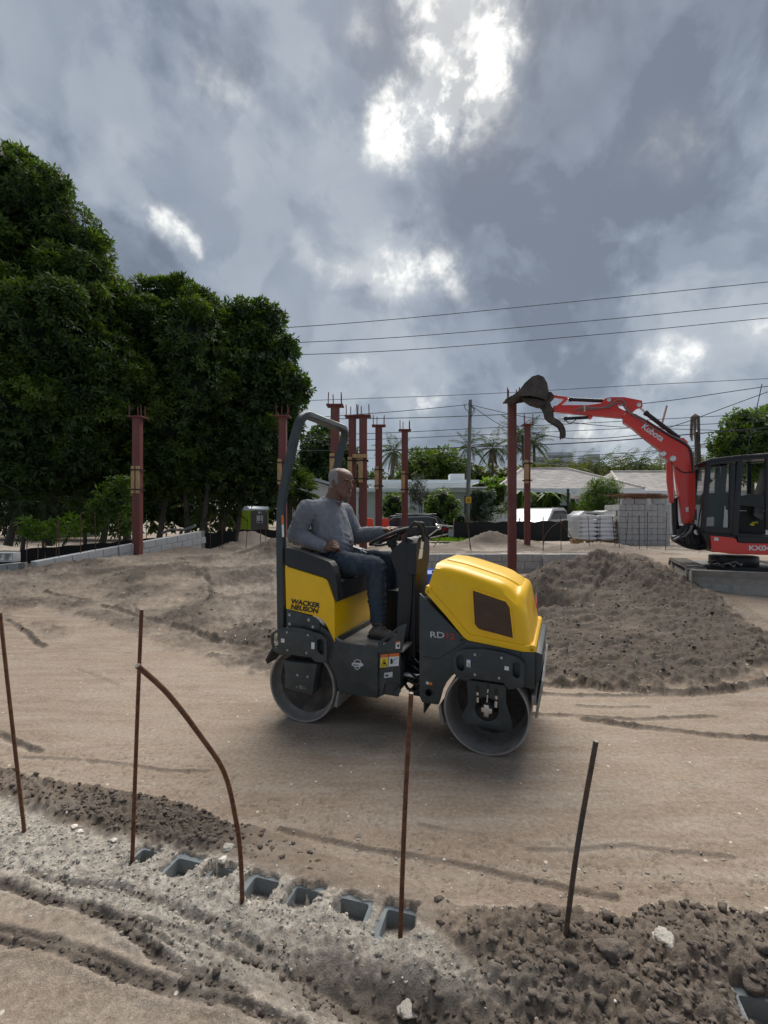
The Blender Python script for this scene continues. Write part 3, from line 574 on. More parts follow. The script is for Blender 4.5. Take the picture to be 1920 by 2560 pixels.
# ---- rear frame
body = rp(c1([(166, 1235), (285, 1258), (345, 1310), (440, 1393), (475, 1413), (660, 1436), (790, 1460)]), 0)
bc = rp(c6([(1065, 372), (1300, 410), (1290, 790), (1230, 800), (1100, 800), (1090, 845), (1060, 850), (720, 800)]), 0)
archpts = [(.0+.305*math.cos(a), .28+.305*math.sin(a)) for a in [R(t) for t in range(4, 100, 12)]]
P0 = rp(c1([(166, 1235), (285, 1258), (345, 1312), (440, 1393), (475, 1413), (664, 1436)]), 0)
bl = RP(*c6([(720, 800)])[0], 0); br = RP(*c6([(1062, 850)])[0], 0)
side = P0+[(P0[-1][0], br[1])]+[(bl[0], bl[1])]+[p for p in archpts if p[1] > bl[1]+.01]+[(-.03, .62), (P0[0][0], P0[0][1])]
fr = MB(); fr.prism(side, .0, .035); fr.prism(side, WF-.035, WF)
# chamfered nose plate of the rear frame, running back to the joint
nx0 = P0[-1][0]; zt = P0[-1][1]; zb = br[1]; nx1 = RP(*c6([(1300, 600)])[0], .05)[0]
noz = rounded([(nx0, zt), (nx1, zt-.02), (nx1, zb+.06), (nx1-.03, zb+.02), (nx1-.05, zb+.05), (nx0+.17, zb+.11), (nx0+.10, zb+.13), (nx0+.045, zb+.10), (nx0+.03, zb+.02), (nx0, zb)], .012, 3)
fr.prism(noz, .012, .03); fr.prism(noz, WF-.03, WF-.012)
fr.box((.32, .035, bl[1]+.02), (nx1-.02, .05, zt-.02)); fr.box((.32, WF-.05, bl[1]+.02), (nx1-.02, WF-.035, zt-.02)); fr.box((.33, .05, bl[1]+.005), (nx0+.02, WF-.05, bl[1]+.04)); fr.box((nx1-.03, .05, bl[1]+.05), (nx1-.02, WF-.05, zt-.02))
fr.box((-.2, .05, .61), (.3, WF-.05, .66))
fr.build('rear_frame', mt_gry, rol, bevel=.004)
# ---- floor
fz = zt-.004; fl = MB(); fx0 = RP(*c1([(440, 1393)])[0], 0)[0]
fl.box((fx0-.06, .02, fz-.02), (nx1+.02, WF-.02, fz-.003)); fl.build('floor_plate', mt_floor, rol, bevel=.002)
# ---- seat box (yellow)
YB = rp(c2([(235, 1085), (590, 1195), (625, 1215), (690, 1400), (705, 1758)]), .004); YL = rp(c2([(600, 1600), (560, 1570), (500, 1545), (245, 1480)]), .004)
ypoly = YB+YL; xf = YB[-1][0]; yb = MB(); ypoly[4] = (YB[3][0]+.004, fz+.002); xf = ypoly[4][0]
yb.prism(rounded(ypoly, [0, .02, .02, .01, 0, 0, 0, 0, 0], 3), -.004, WF+.004)
yb.build('seat_box', mt_yel, rol, bevel=.006, segs=3)
for w_ in (.05, .10, .70, .75): MB().lathe([(0, .006), (.008, .004), (.010, 0)], (xf, w_, fz+.03), ax='x', n=8).build('screw', mt_blk, rol)
# ---- black seat surround and cushion
sp = rp(c2([(228, 915), (330, 935), (640, 1050), (668, 1090), (690, 1160), (705, 1245), (722, 1415), (700, 1420), (660, 1290), (625, 1213), (590, 1193), (233, 1083)]), -.012)
sb = MB(); rsp = rounded(sp, [.01, .02, .03, .02, .03, .02, .01, .005, .02, .02, .02, .005], 3); sb.prism(rsp, -.012, .075); sb.prism(rsp, WF-.075, WF+.012)
zs = min(p[1] for p in sp); x_f = sp[6][0]; ztop = sp[5][1]; xb_ = sp[0][0]
sb.prism([(x_f-.005, zs+.004), (x_f-.012, ztop+.0), (x_f-.05, ztop+.012), (xb_+.03, ztop+.02), (xb_+.03, zs+.12), (x_f-.05, zs+.02)], .07, WF-.07)
sb.build('seat_surround', mt_blk, rol, bevel=.012, segs=3)
cu = MB(); hx = x_f-.02
cush = rounded([(hx-.44, ztop+.0), (hx-.02, ztop-.01), (hx+.0, ztop+.02), (hx-.01, ztop+.065), (hx-.06, ztop+.085), (hx-.40, ztop+.05)], .03, 3); cu.prism(cush, .22, .66)
cu.prism(rounded([(xb_+.03, ztop+.02), (xb_+.13, ztop+.02), (xb_+.10, ztop+.24), (xb_+.01, ztop+.25)], .03, 3), .20, .68)
cu.build('seat_cushion', mt_rub, rol, bevel=.02, segs=3)
# ---- roll bar
rpn = rp(c1([(143, 1400), (139, 1100), (136, 800), (139, 660), (166, 500), (190, 390), (209, 300)]), .03); cor = RP(*c1([(250, 158)])[0], .03)
path = [r3(p, .03) for p in rpn]; pc = Vector((cor[0], .03, cor[1])); pd = (pc-path[-1]); 
arc = []
for i in range(1, 8):
    t = i/7*math.pi/2; arc.append((1-math.cos(t), math.sin(t)))
top = path[-1]+pd; rad = .10; prev = path[-1]; d = pd.normalized(); bs_ = pc-d*rad
loop = path+[bs_+d*rad*b+Vector((0, 1, 0))*rad*a for a, b in arc]; loop += [Vector((p.x, WF-p.y, p.z)) for p in reversed(loop)]
rb = MB(); rb.tube([loop[0]], .01) if False else None
def sweep_free(mb, pts, a, b, ref=Vector((0, 1, 0))):
    n = len(pts); secs = []
    for i, p in enumerate(pts):
        dd = (pts[min(i+1, n-1)]-pts[max(i-1, 0)]).normalized()
        # keep the wide axis in the plane of travel's normal to the hoop
        hoop_n = Vector((1, 0, .18)).normalized(); hoop_n = (hoop_n-dd*hoop_n.dot(dd)).normalized(); in_p = dd.cross(hoop_n)
        secs.append([p+hoop_n*u*a/2+in_p*v*b/2 for u, v in ((-1, -.7), (-.8, -1), (.8, -1), (1, -.7), (1, .7), (.8, 1), (-.8, 1), (-1, .7))])
    mb.loft(secs)
sweep_free(rb, loop, .064, .052); ro = rb.build('roll_bar', mt_gry, rol, angle=30)
c_ = rp(c1([(139, 718), (150, 718), (150, 770), (139, 770)]), .0)
sticker(rp(c1([(139, 716), (150, 716), (152, 768), (141, 768)]), .002), .002, mt_oran, ro); sticker(rp(c1([(141, 768), (152, 768), (154, 835), (143, 835)]), .002), .002, mt_white, ro)
# ---- roll bar foot plate
fp = rounded(rp(c2([(243, 1485), (500, 1557), (548, 1600), (548, 1685), (245, 1650)]), -.012), [0, .03, .03, .02, 0], 4)
f_ = MB().prism(fp, -.012, -.002).build('bracket_plate', mt_gry, rol, bevel=.003); bolts(rp(c2([(273, 1537), (451, 1584), (275, 1622), (489, 1648)]), -.012), -.012, f_)
# ---- slotted side plates over the drums
def slot_plate(outer, radii, slots, bl_, w, stick, panel):
    o = MB().prism(rounded(outer, radii, 5), w, w+.014, holes=[rounded(s, .022, 5) for s in slots]).build('side_plate', mt_gry, rol, bevel=.0035)
    pl = MB().prism(rounded(panel, .006, 2), w-.003, w+.001).build('cover_panel', mt_gry, o, bevel=.001); bolts(bl_, w-.003, o, .006)
    for s, m_ in stick: sticker(s, w-.003, m_, o)
    return o
wS = -.045
slot_plate(rp(c2([(100, 1712), (175, 1662), (300, 1652), (420, 1672), (560, 1718), (618, 1770), (614, 1985), (505, 1968), (470, 1930), (270, 1902), (190, 1910), (118, 1868), (100, 1790)]), wS), [.03, .04, .08, .08, .05, .03, .012, .012, .01, .01, .02, .03, .03],
           [rp(c2([(118, 1722), (145, 1705), (168, 1705), (168, 1840), (142, 1845), (118, 1810)]), wS), rp(c2([(525, 1770), (560, 1755), (590, 1780), (588, 1905), (560, 1905), (525, 1870)]), wS)],
           rp(c2([(252, 1697), (445, 1723), (256, 1863), (430, 1888)]), wS), wS,
           [(rp(c2([(197, 1755), (228, 1757), (228, 1792), (197, 1790)]), wS), mt_white), (rp(c2([(476, 1790), (505, 1792), (505, 1852), (476, 1850)]), wS), mt_white)],
           rp(c2([(182, 1684), (300, 1680), (420, 1700), (512, 1732), (512, 1880), (468, 1922), (270, 1896), (190, 1840)]), wS))
fpl = slot_plate(rp(c3([(600, 1160), (640, 1105), (720, 1080), (900, 1080), (1100, 1112), (1260, 1172), (1310, 1235), (1302, 1455), (1150, 1478), (1100, 1410), (800, 1370), (722, 1392), (640, 1360), (600, 1290)]), wS), [.03, .03, .06, .08, .08, .05, .03, .015, .012, .01, .012, .01, .02, .03],
           [rp(c3([(632, 1165), (665, 1130), (705, 1135), (715, 1280), (690, 1300), (640, 1270)]), wS), rp(c3([(1188, 1225), (1215, 1200), (1265, 1225), (1262, 1355), (1235, 1372), (1190, 1340)]), wS)],
           rp(c3([(820, 1130), (1082, 1162), (820, 1328), (1058, 1362)]), wS), wS,
           [(rp(c3([(738, 1180), (775, 1185), (775, 1256), (738, 1250)]), wS), mt_white), (rp(c3([(1112, 1243), (1155, 1250), (1154, 1287), (1112, 1281)]), wS), mt_white)],
           rp(c3([(728, 1112), (900, 1108), (1090, 1142), (1170, 1180), (1168, 1325), (1090, 1405), (800, 1362), (725, 1300)]), wS))
sticker(rp(c3([(745, 1168), (775, 1172), (774, 1184), (745, 1180)]), wS), wS-.003, mt_blue, fpl)
hk = MB(); hp = rp(c3([(752, 1212), (762, 1228), (764, 1244), (755, 1248), (750, 1238)]), wS); hk.tube([Vector((p[0], wS-.006, p[1])) for p in hp], .0022, 5); hk.build('hook_symbol', mt_ink, fpl)
for sx in (0, FX): MB().prism(rounded([(sx-.22, .48), (sx-.2, .66), (sx+.2, .66), (sx+.24, .46)], .04), WF+.03, WF+.045).build('side_plate', mt_gry, rol)
# ---- rear drum carrier (solid motor plate)
q = rounded(rp(c1([(158, 1495), (200, 1510), (345, 1522), (330, 1600), (318, 1692), (168, 1652), (172, 1560)]), .0), .012, 3)
o_ = MB().prism(q, -.032, .06).build('drum_carrier', mt_gry, rol, bevel=.004); bolts(rp(c6([(316, 632), (412, 648), (312, 740)]), -.032), -.032, o_, .007)
sticker(rp(c6([(334, 728), (420, 742), (417, 768), (332, 756)]), -.032), -.032, mt_silv, o_); MB().prism(rp(c6([(232, 600), (436, 655), (432, 772), (232, 740)]), -.032), -.034, -.031).build('cover_panel', mt_gry, o_, bevel=.002)
# ---- front drum carrier (fork with round opening)
hc = RP(*c3([(940, 1660)])[0], .05); outer = rounded(rp(c3([(738, 1370), (752, 1480), (755, 1600), (692, 1730), (705, 1792), (1150, 1882), (1188, 1850), (1186, 1780), (1128, 1600), (1132, 1430)]), .05), .02, 4)
o_ = MB().prism(outer, .03, .055, holes=[circ(hc[0], hc[1], .078, 28)]).build('drum_carrier', mt_gry, rol, bevel=.003)
mh = MB(); mh.lathe([(0, .14), (.06, .14), (.075, .16), (.078, .22)], (hc[0], 0, hc[1]), n=24); mh.build('motor_housing', mt_blk, o_)
mo = MB(); cxp = hc[0]; czp = hc[1]-.004
mo.prism([(cxp-.035, czp-.016), (cxp-.018, czp-.016), (cxp-.018, czp-.042), (cxp+.012, czp-.045), (cxp+.014, czp-.020), (cxp+.036, czp-.018), (cxp+.034, czp+.014), (cxp+.016, czp+.014), (cxp+.014, czp+.034), (cxp-.018, czp+.036), (cxp-.018, czp+.014), (cxp-.035, czp+.014)], .02, .14)
mo.build('hydraulic_motor', mt_chr, o_, bevel=.004)
for a, b, r_ in (((842, 1500), (846, 1600), .010), ((948, 1470), (938, 1600), .005), ((1030, 1535), (1024, 1650), .010)):
    pa, pb = RP(*c3([a])[0], .03), RP(*c3([b])[0], .03); h_ = MB(); h_.cyl(r3(pa, .03), r3(pb, .03), r_, 10); fi = h_.build('hose_fitting', mt_chr, o_)
    h2 = MB(); up = Vector((pa[0], .03, pa[1])); h2.tube([up, up+Vector((0, .0, .03)), up+Vector((-.005, .03, .09)), up+Vector((-.01, .07, .15))], r_*.9, 8); h2.build('hose', mt_hose, o_)
    h3 = MB(); m1 = r3(pa, .03).lerp(r3(pb, .03), .3); h3.cyl(m1, m1+(r3(pb, .03)-r3(pa, .03)).normalized()*.012, r_*1.3, 6); h3.build('hose_collar', mt_blk, fi)
# ---- front frame
FT = rp(c3([(330, 530), (720, 985), (760, 1000), (1300, 1100), (1412, 1102)]), 0); FB = rp(c3([(270, 1600), (480, 1640)]), 0)
fbx = FB[0][0]; fbz = FB[0][1]; arch2 = [(FX+.305*math.cos(a), .28+.305*math.sin(a)) for a in [R(t) for t in range(172, 30, -12)]]
fx1 = RP(*c3([(1412, 1102)])[0], 0)[0]
fside = [(fbx+.0, FT[0][1]), FT[1], FT[2], FT[3], (fx1, FT[4][1]), (fx1, .47)]+[p for p in reversed(arch2) if p[0] < fx1-.02 and p[1] > fbz+.005]+[(FX-.315, fbz), (fbx+.02, fbz-.0), (fbx, fbz+.04)]
hp_ = RP(*c3([(362, 1510)])[0], 0)
ff = MB(); ff.prism(fside, 0, .03, holes=[circ(hp_[0], hp_[1], .023, 18)]); ff.prism(fside, WF-.03, WF)
ff.box((fbx+.02, .03, .2), (fbx+.03, WF-.03, FT[0][1]-.05)); ff.box((fx1-.03, .03, .45), (fx1-.02, WF-.03, FT[4][1]-.01)); ff.prism([(fbx+.03, .45), (fbx+.03, FT[0][1]-.03), (FT[1][0], FT[1][1]-.03), (fx1-.05, FT[4][1]-.03), (fx1-.05, .6), (FX-.1, .62)], .06, WF-.06)
fo = ff.build('front_frame', mt_gry, rol, bevel=.004)
ex = MB(); ex.lathe([(.026, -.006), (.026, .06), (.021, .06), (.021, -.004), (.026, -.006)], (hp_[0], 0, hp_[1]), n=20); ex.lathe([(.021, .05), (0, .05)], (hp_[0], 0, hp_[1]), n=16); ex.build('exhaust_pipe', mt_blk, fo)
# seams between the panels: thin dark lines standing proud of the sheet
sm = MB(); pts = rp(c3([(742, 990), (700, 1020), (460, 1175), (300, 1150)]), 0); sm.tube([Vector((p[0], -.001, p[1])) for p in pts], .0022, 5); sm.build('panel_seam', mt_ink, fo); sm = MB(); pts = rp(c3([(1270, 1100), (1266, 1200)]), 0); sm.tube([Vector((p[0], -.001, p[1])) for p in pts], .0022, 5); sm.build('panel_seam', mt_ink, fo)
bolts(rp(c3([(685, 988)]), 0), -.001, fo, .006, mt_blk)
sticker(rp(c3([(337, 1396), (360, 1402), (360, 1428), (337, 1422)]), 0), 0, mt_white, fo); sticker(rp(c3([(361, 1402), (398, 1408), (396, 1434), (361, 1428)]), 0), 0, mt_oran, fo)
bp_ = MB(); fxe = fx1+.0; bp_.prism(rounded([(fx1-.0, .50), (fx1+.03, .52), (fx1+.045, FT[4][1]-.02), (fx1, FT[4][1]-.005)], .01), .02, WF-.02); bp_.build('front_panel', mt_gry, fo, bevel=.006)
sc_ = MB(); sc_.bar((fx1-.005, .0, .40), (fx1-.005, WF, .40), .03, .06); sc_.prism([(fx1+.0, .30), (fx1+.015, .30), (fx1+.055, .53), (fx1+.04, .54)], -.02, WF); sc_.build('front_bumper', M('scraped_steel', (.30, .30, .29), .5, .3, var=.3, dirt=(.25, .21, .17), damt=.4), rol, bevel=.004)
# scraper bars by the drums
for sx, sg in ((0, 1), (FX, -1)):
    s_ = MB(); x_ = sx+sg*.285; s_.prism([(x_-.012*sg, .16), (x_+.012*sg, .15), (x_+.03*sg, .27), (x_+.018*sg, .28)], .0, WF-.0); s_.build('scraper', mt_rub if sg*sx == 0 and sg < 0 else mt_drum, rol, bevel=.003)
mudg = MB(); mudg.prism([(-.31, .40), (-.28, .47), (-.24, .54), (-.27, .52), (-.325, .43)], .01, WF-.01); mudg.build('mud_flap', mt_rub, rol)
# ---- hood
hr = c3([(415, 248), (545, 258), (700, 300), (850, 350), (1000, 402), (1100, 450), (1170, 520), (1215, 610), (1250, 800), (1290, 1040)])
ht = c3([(405, 236), (455, 200), (540, 188), (760, 236), (950, 300), (1130, 362), (1240, 420), (1330, 500), (1372, 555)])
tipz = rp(c3([(355, 460)]), .0)[0]; ridge = rp(hr, .035)
xs0 = tipz[0]; lowf = rp(c3([(355, 462), (745, 925), (1300, 1042), (1385, 1040)]), .005); lowi = interp([(p[0], p[1]) for p in lowf])
topm = rp(ht, .30); xe = lowf[-1][0]
def backz(s):   # rear edge slope of the hood
    return 0
ri = interp(ridge[:8]+[(ridge[7][0]+.001, ridge[7][1])]); ti = interp(topm)
hd = MB(); secs = []
xa, NS = xs0, 26; s7 = ridge[7][0]; rear = ridge[0][0]; t7 = float(ti(topm[-1][0]))
tf = RP(*c3([(1368, 560)])[0], .45)
def face_end(z):
    pts = sorted([(p[1], p[0]) for p in ridge[6:]]+[(lowf[-1][1], ridge[-1][0]+.01)]); return float(np.interp(z, [p[0] for p in pts], [p[1] for p in pts]))
def front_s(z): return float(np.interp(z, [lowf[-1][1], tf[1]], [xe+.005, tf[0]]))
def half(zl, zr, zt2):
    h = zr-zl; ins = .018
    return [(0.004, zl), (0.008, zl+.3*h), (ins*.7, zl+.65*h), (ins+.004, zr-.10*min(h, .3)), (ins+.022, zr-.012), (ins+.045, zr+.3*(zt2-zr)), (.11, zr+.62*(zt2-zr)), (.20, zr+.93*(zt2-zr)), (.43, zt2)]
for i in range(NS+1):
    t = i/NS; s = xa+(s7-xa)*t
    if s < rear: u = (s-xa)/(rear-xa); zl = float(lowi(s)); zr = zl+(ridge[0][1]-zl)*u; zt2 = zr+.004+(ti(rear)-ridge[0][1])*u*.9
    else: zr = float(ri(s)); zt2 = max(zr+.004, float(ti(min(s, topm[-1][0]))))
    zl = float(lowi(s))
    hp2 = []
    for w, z in half(zl, zr, zt2):
        ds_ = t**6*(face_end(z)-s7) if z < zr else t**6*.0
        hp2.append((s+ds_, w, float(lowi(s+ds_)) if z == zl else z))
    secs.append([Vector(p) for p in hp2]+[Vector((a, WF-b, c)) for a, b, c in reversed(hp2[:-1])])
base_ = hp2
for k in range(1, 8):
    th = k/7*math.pi/2*.97; q_ = []
    for a, w, z in base_:
        z2 = z-(.06 if z > zr-.02 else .06*max(0, (z-zr+.2)/.2)**2)*(1-math.cos(th)); fs_ = max(a+.01, front_s(min(z2, tf[1])))
        q_.append((a+(fs_-a)*math.sin(th), w+(.43-w)*.26*(1-math.cos(th)), z2))
    secs.append([Vector(p) for p in q_]+[Vector((a, WF-b, c)) for a, b, c in reversed(q_[:-1])])
hd.loft(secs); hood = hd.build('hood', mt_yel, rol, angle=48)
wnm = frame((xe+.004, .50, FT[4][1]+.14), (0, 1, 0), (-.12, 0, 1)); text_part('W', .16, mt_redp, hood, wnm, 'logo', bold=.004)
# moulded lip round the foot of the hood
lp = rp(c3([(345, 492), (560, 735), (728, 940), (760, 962), (1300, 1072), (1405, 1074)]), -.006); lip = MB(); lipp = [Vector((p[0], 0, p[1])) for p in lp]
prof = [(-.020, -.012), (.012, -.012), (.020, -.004), (.020, .02), (-.020, .02)]
lip.sweep([p+Vector((0, 0, 0)) for p in lipp], prof); lip.sweep([p+Vector((0, WF, 0)) for p in lipp], [(a, -b) for a, b in prof]); xe2 = lp[-1][0]; ze = lp[-1][1]
lip.prism([(xe2-.03, ze-.020), (xe2+.012, ze-.020), (xe2+.012, ze+.012), (xe2, ze+.022), (xe2-.03, ze+.022)], -.012, WF+.012)
lip.prism([(lp[0][0]-.012, lp[0][1]-.012), (lp[0][0]+.02, lp[0][1]-.035), (lp[0][0]+.03, lp[0][1]+.02), (lp[0][0]-.005, lp[0][1]+.03)], -.012, WF+.012); lip.build('hood_lip', mt_yel, hood, bevel=.005, segs=3)
# raised centre rib on top
rbm = MB(); rs = [(a, ti(a)) for a in np.linspace(topm[2][0]+.02, topm[-2][0], 10)]
rbm.loft([[Vector((a, w, z+dz_)) for w, dz_ in ((.22, -.01), (.24, .010), (.32, .016), (.54, .016), (.62, .010), (.64, -.01))] for a, z in rs]); rbm.build('hood_ridge', mt_yel, hood, bevel=.004)
# grille: framed honeycomb over a black plate that paints the shade behind it
gp = rp(c3([(795, 485), (1130, 600), (1170, 660), (1205, 972), (860, 880), (815, 830)]), .012)
gw = -.001; rec = MB(); rec.prism(gp, gw+.004, gw+.02); rec.build('grille_shade_plate', mt_ink, hood, smooth=False)
gm = MB(); pitch = .0125
def in_poly(p, poly):
    r = False
    for i in range(len(poly)):
        a, b = poly[i-1], poly[i]
        if (a[1] > p[1]) != (b[1] > p[1]) and p[0] < (b[0]-a[0])*(p[1]-a[1])/(b[1]-a[1])+a[0]: r = not r
    return r
gx0, gx1 = min(p[0] for p in gp), max(p[0] for p in gp); gz0, gz1 = min(p[1] for p in gp), max(p[1] for p in gp)
j = 0; z = gz0
while z < gz1:
    x = gx0+(j % 2)*pitch/2
    while x < gx1:
        if in_poly((x, z), gp):
            vs = []; fs = []
            for k in range(6):
                a = R(60*k+30); vs.append((x+math.cos(a)*pitch*.585, gw, z+math.sin(a)*pitch*.585)); vs.append((x+math.cos(a)*pitch*.40, gw, z+math.sin(a)*pitch*.40))
            for k in range(6): k2 = (k+1) % 6; fs.append((2*k, 2*k2, 2*k2+1, 2*k+1))
            gm.add(vs, fs)
        x += pitch
    z += pitch*.866; j += 1
gm.build('grille', M('bronze_mesh', (.16, .085, .045), .5, .3), hood, smooth=False, recalc=False)
gf = MB(); gf.sweep([Vector((p[0], gw, p[1])) for p in gp+[gp[0]]], [(-.004, -.004), (.004, -.004), (.004, .02), (-.004, .02)], cap=False); gf.build('grille_frame', mt_yel, hood)
# lettering
def txt_on(s, a, b, w, size, mat, parent, name='lettering', **kw):
    pa, pb = RP(*a, w), RP(*b, w); d = Vector((pb[0]-pa[0], pb[1]-pa[1])); return text_part(s, size, mat, parent, flatM(pa, w, math.atan2(d.y, d.x)), name, **kw)
a0 = c1([(190, 1196)])[0]; b0 = c1([(345, 1222)])[0]; txt_on('WACKER\nNEUSON', a0, b0, -.0065, .050, mt_ink, rol, shear=.12, bold=.0016, sx=1.16)
a0 = c3([(372, 960)])[0]; b0 = c3([(508, 968)])[0]; txt_on('RD', a0, b0, -.002, .056, mt_silv, fo, sx=1.38, bold=.0005)
a0 = c3([(518, 970)])[0]; b0 = c3([(630, 985)])[0]; txt_on('12', a0, b0, -.002, .056, mt_redp, fo, sx=1.3, bold=.0008)
# warning labels on the nose plate
def wl(pts, mat, w=.0115, name='warning_label'): return sticker(rp(c6(pts), w), w, mat, rol, name)
la = wl([(1100, 440), (1172, 432), (1168, 556), (1094, 562)], mt_white); wl([(1100, 440), (1172, 432), (1171, 464), (1099, 470)], mt_oran, .009); wl([(1096, 562), (1168, 555), (1170, 470), (1099, 476)], mt_yst, .0095)
tr = rp(c6([(1132, 478), (1160, 545), (1102, 550)]), .007); sticker(tr, .0075, mt_ink, la, 'warning_triangle'); tr2 = rp(c6([(1132, 490), (1152, 540), (1110, 544)]), .006); sticker(tr2, .006, mt_yst, la, 'warning_triangle')
sticker(rp(c6([(1124, 512), (1140, 510), (1146, 528), (1126, 536)]), .005), .004, mt_ink, la, 'hand_symbol')
lb = wl([(1180, 432), (1275, 424), (1270, 544), (1174, 552)], mt_white); wl([(1180, 432), (1275, 424), (1274, 452), (1179, 461)], mt_oran, .009)
sticker(rp(c6([(1192, 480), (1206, 478), (1216, 520), (1192, 530)]), .007), .008, mt_ink, lb, 'pictogram'); sticker(rp(c6([(1212, 495), (1258, 470), (1258, 474), (1214, 500)]), .007), .008, mt_ink, lb, 'pictogram'); sticker(rp(c6([(1228, 515), (1256, 512), (1256, 520), (1228, 522)]), .007), .008, mt_silv, lb, 'pictogram')
lc = wl([(1135, 612), (1213, 600), (1211, 650), (1132, 660)], mt_silv, name='rating_plate'); sticker(rp(c6([(1142, 632), (1172, 628), (1172, 642), (1142, 646)]), .008), .009, mt_ink, lc, 'print')
# badge on the side: winged shield
bdg = rp(c6([(830, 515), (845, 518), (850, 495), (880, 482), (912, 494), (918, 515), (938, 530), (936, 545), (915, 550), (900, 572), (880, 585), (860, 570), (848, 548), (828, 543)]), -.001)
bo = sticker(bdg, -.001, mt_silv, rol, 'shield_badge'); inn = rp(c6([(858, 500), (880, 490), (905, 500), (908, 516), (856, 514)]), -.003); sticker(inn, -.003, mt_gry, bo, 'shield_field'); sticker(rp(c6([(858, 555), (903, 558), (880, 578)]), -.003), -.003, mt_gry, bo, 'shield_field')
txt_on('AMERICA', c6([(838, 541)])[0], c6([(930, 546)])[0], -.0035, .011, mt_gry, bo, bold=.0003)
# ---- step bracket with triangular cutout
o_ = rp(c6([(1068, 420), (1075, 325), (1265, 175), (1300, 165), (1345, 148), (1300, 405)]), -.004); h_ = rp(c6([(1112, 318), (1130, 315), (1245, 218), (1262, 222), (1255, 250), (1125, 352)]), -.004)
sbk = MB().prism(rounded(o_, .006, 2), -.006, .004, holes=[rounded(h_, .006, 3)]).build('step_bracket', mt_gry, rol, bevel=.002)
sk = sticker(rp(c6([(1243, 318), (1284, 310), (1282, 382), (1241, 384)]), -.006), -.006, mt_white, sbk); sticker(rp(c6([(1244, 318), (1284, 310), (1284, 324), (1244, 331)]), -.008), -.008, mt_oran, sk); sticker(rp(c6([(1253, 350), (1276, 338), (1272, 372), (1256, 362)]), -.008), -.008, mt_ink, sk)
# ---- steering console
w0, w1 = .22, .60
def cp(pts, w): return rp(c7(pts), w)
xs_ = RP(*c7([(1050, 700)])[0], w0)[0]
colm = cp([(1045, 430), (1040, 1090), (1030, 1400), (1000, 1900), (960, 2250)], w0)
sidep = cp([(940, 440), (1060, 480), (1040, 1090), (1035, 1420), (1000, 1920), (960, 2240), (770, 2250), (775, 1920), (800, 1300), (770, 1050), (690, 860), (665, 740), (690, 660), (800, 560), (880, 490)], w0)
sidep = [(p[0], max(p[1], fz-.10)) for p in sidep]
cb = MB(); cb.prism(rounded(sidep, .02, 2), w0, w1); con = cb.build('steering_console', mt_blk, rol, bevel=.014, segs=3)
# rounded front cover of the console facing forward
cf = [rps(*p, xs_+.02) for p in c7([(1050, 560), (1120, 440), (1200, 415), (1270, 430), (1305, 500), (1310, 640), (1290, 900), (1230, 1020), (1180, 1050), (1060, 1100), (1010, 1070), (1015, 980), (1045, 800)])]
cf = [(min(max(a, w0-.02), w1+.03), b) for a, b in cf]
cv = MB(); cv.prism(rounded(cf, .03, 4), xs_-.03, xs_+.035, axes='yz'); cvo = cv.build('console_cover', mt_blk, con, bevel=.012, segs=3)
def xst(pts, mat, par): 
    q = [rps(*p, xs_+.037) for p in c7(pts)]; return MB().prism(q, xs_+.035, xs_+.037, axes='yz').build('sticker', mat, par, smooth=False)
s1_ = xst([(1197, 475), (1247, 462), (1228, 620), (1186, 632)], mt_white, cvo); q = [rps(*p, xs_+.04) for p in c7([(1199, 472), (1248, 460), (1243, 500), (1196, 512)])]; MB().prism(q, xs_+.038, xs_+.039, axes='yz').build('sticker', mt_yst, s1_, smooth=False)
xst([(1172, 640), (1230, 630), (1212, 800), (1150, 815)], mt_white, cvo)
# lower column front and hydraulics well
lc_ = MB(); lc_.box((xs_-.10, w0+.02, fz-.30), (xs_+.015, w1-.02, cf[9][1]+.02)); lc_.build('column_cover', mt_blk, con, bevel=.01)
# handle bars beside the console
hb = MB(); hz_ = RP(*c7([(1060, 200)])[0], w0-.0)
pth = [r3(RP(*p, w0-.01), w0-.01) for p in c7([(900, 520), (930, 420), (1000, 290), (1050, 205), (1085, 185)])]; hb.tube(pth+[pth[-1]+Vector((.02, .03, -.004)), pth[-1]+Vector((.03, .08, -.05)), pth[-1]+Vector((.04, .10, -.14))], .0135, 10)
hb.build('grab_handle', mt_rub, con)
pth = [r3(RP(*p, .42), .42) for p in c7([(1150, 330), (1155, 230), (1190, 185), (1225, 190), (1250, 280), (1290, 410)])]; h2 = MB(); h2.tube(pth, .012, 10); h2.build('grab_handle', mt_rub, con)
# steering wheel: tilted ring, three spokes
A_ = r3(RP(*c7([(330, 560)])[0], .30), .30); SWw = .40
e1 = r3(RP(*c7([(960, 280)])[0], SWw), SWw); e0 = r3(RP(*c7([(345, 560)])[0], SWw), SWw); cen = (e0+e1)/2; ax1 = (e1-e0).normalized(); RR = min((e1-e0).length/2, .185); ax2 = Vector((0, 1, 0)); nW = ax1.cross(ax2)
sw = MB(); nn = 40; vs = []; fs = []
for i in range(nn):
    a = 2*math.pi*i/nn; dr = ax1*math.cos(a)+ax2*math.sin(a)
    for k in range(8): b = 2*math.pi*k/8; vs.append(cen+dr*(RR+.0135*math.cos(b))+nW*.0135*math.sin(b))
for i in range(nn):
    for k in range(8): fs.append((i*8+k, i*8+(k+1) % 8, ((i+1) % nn)*8+(k+1) % 8, ((i+1) % nn)*8+k))
sw.add(vs, fs); swo = sw.build('steering_wheel', mt_rub, rol)
dn = nW if nW.z < 0 else -nW
sp_ = MB(); hub = cen+dn*.05
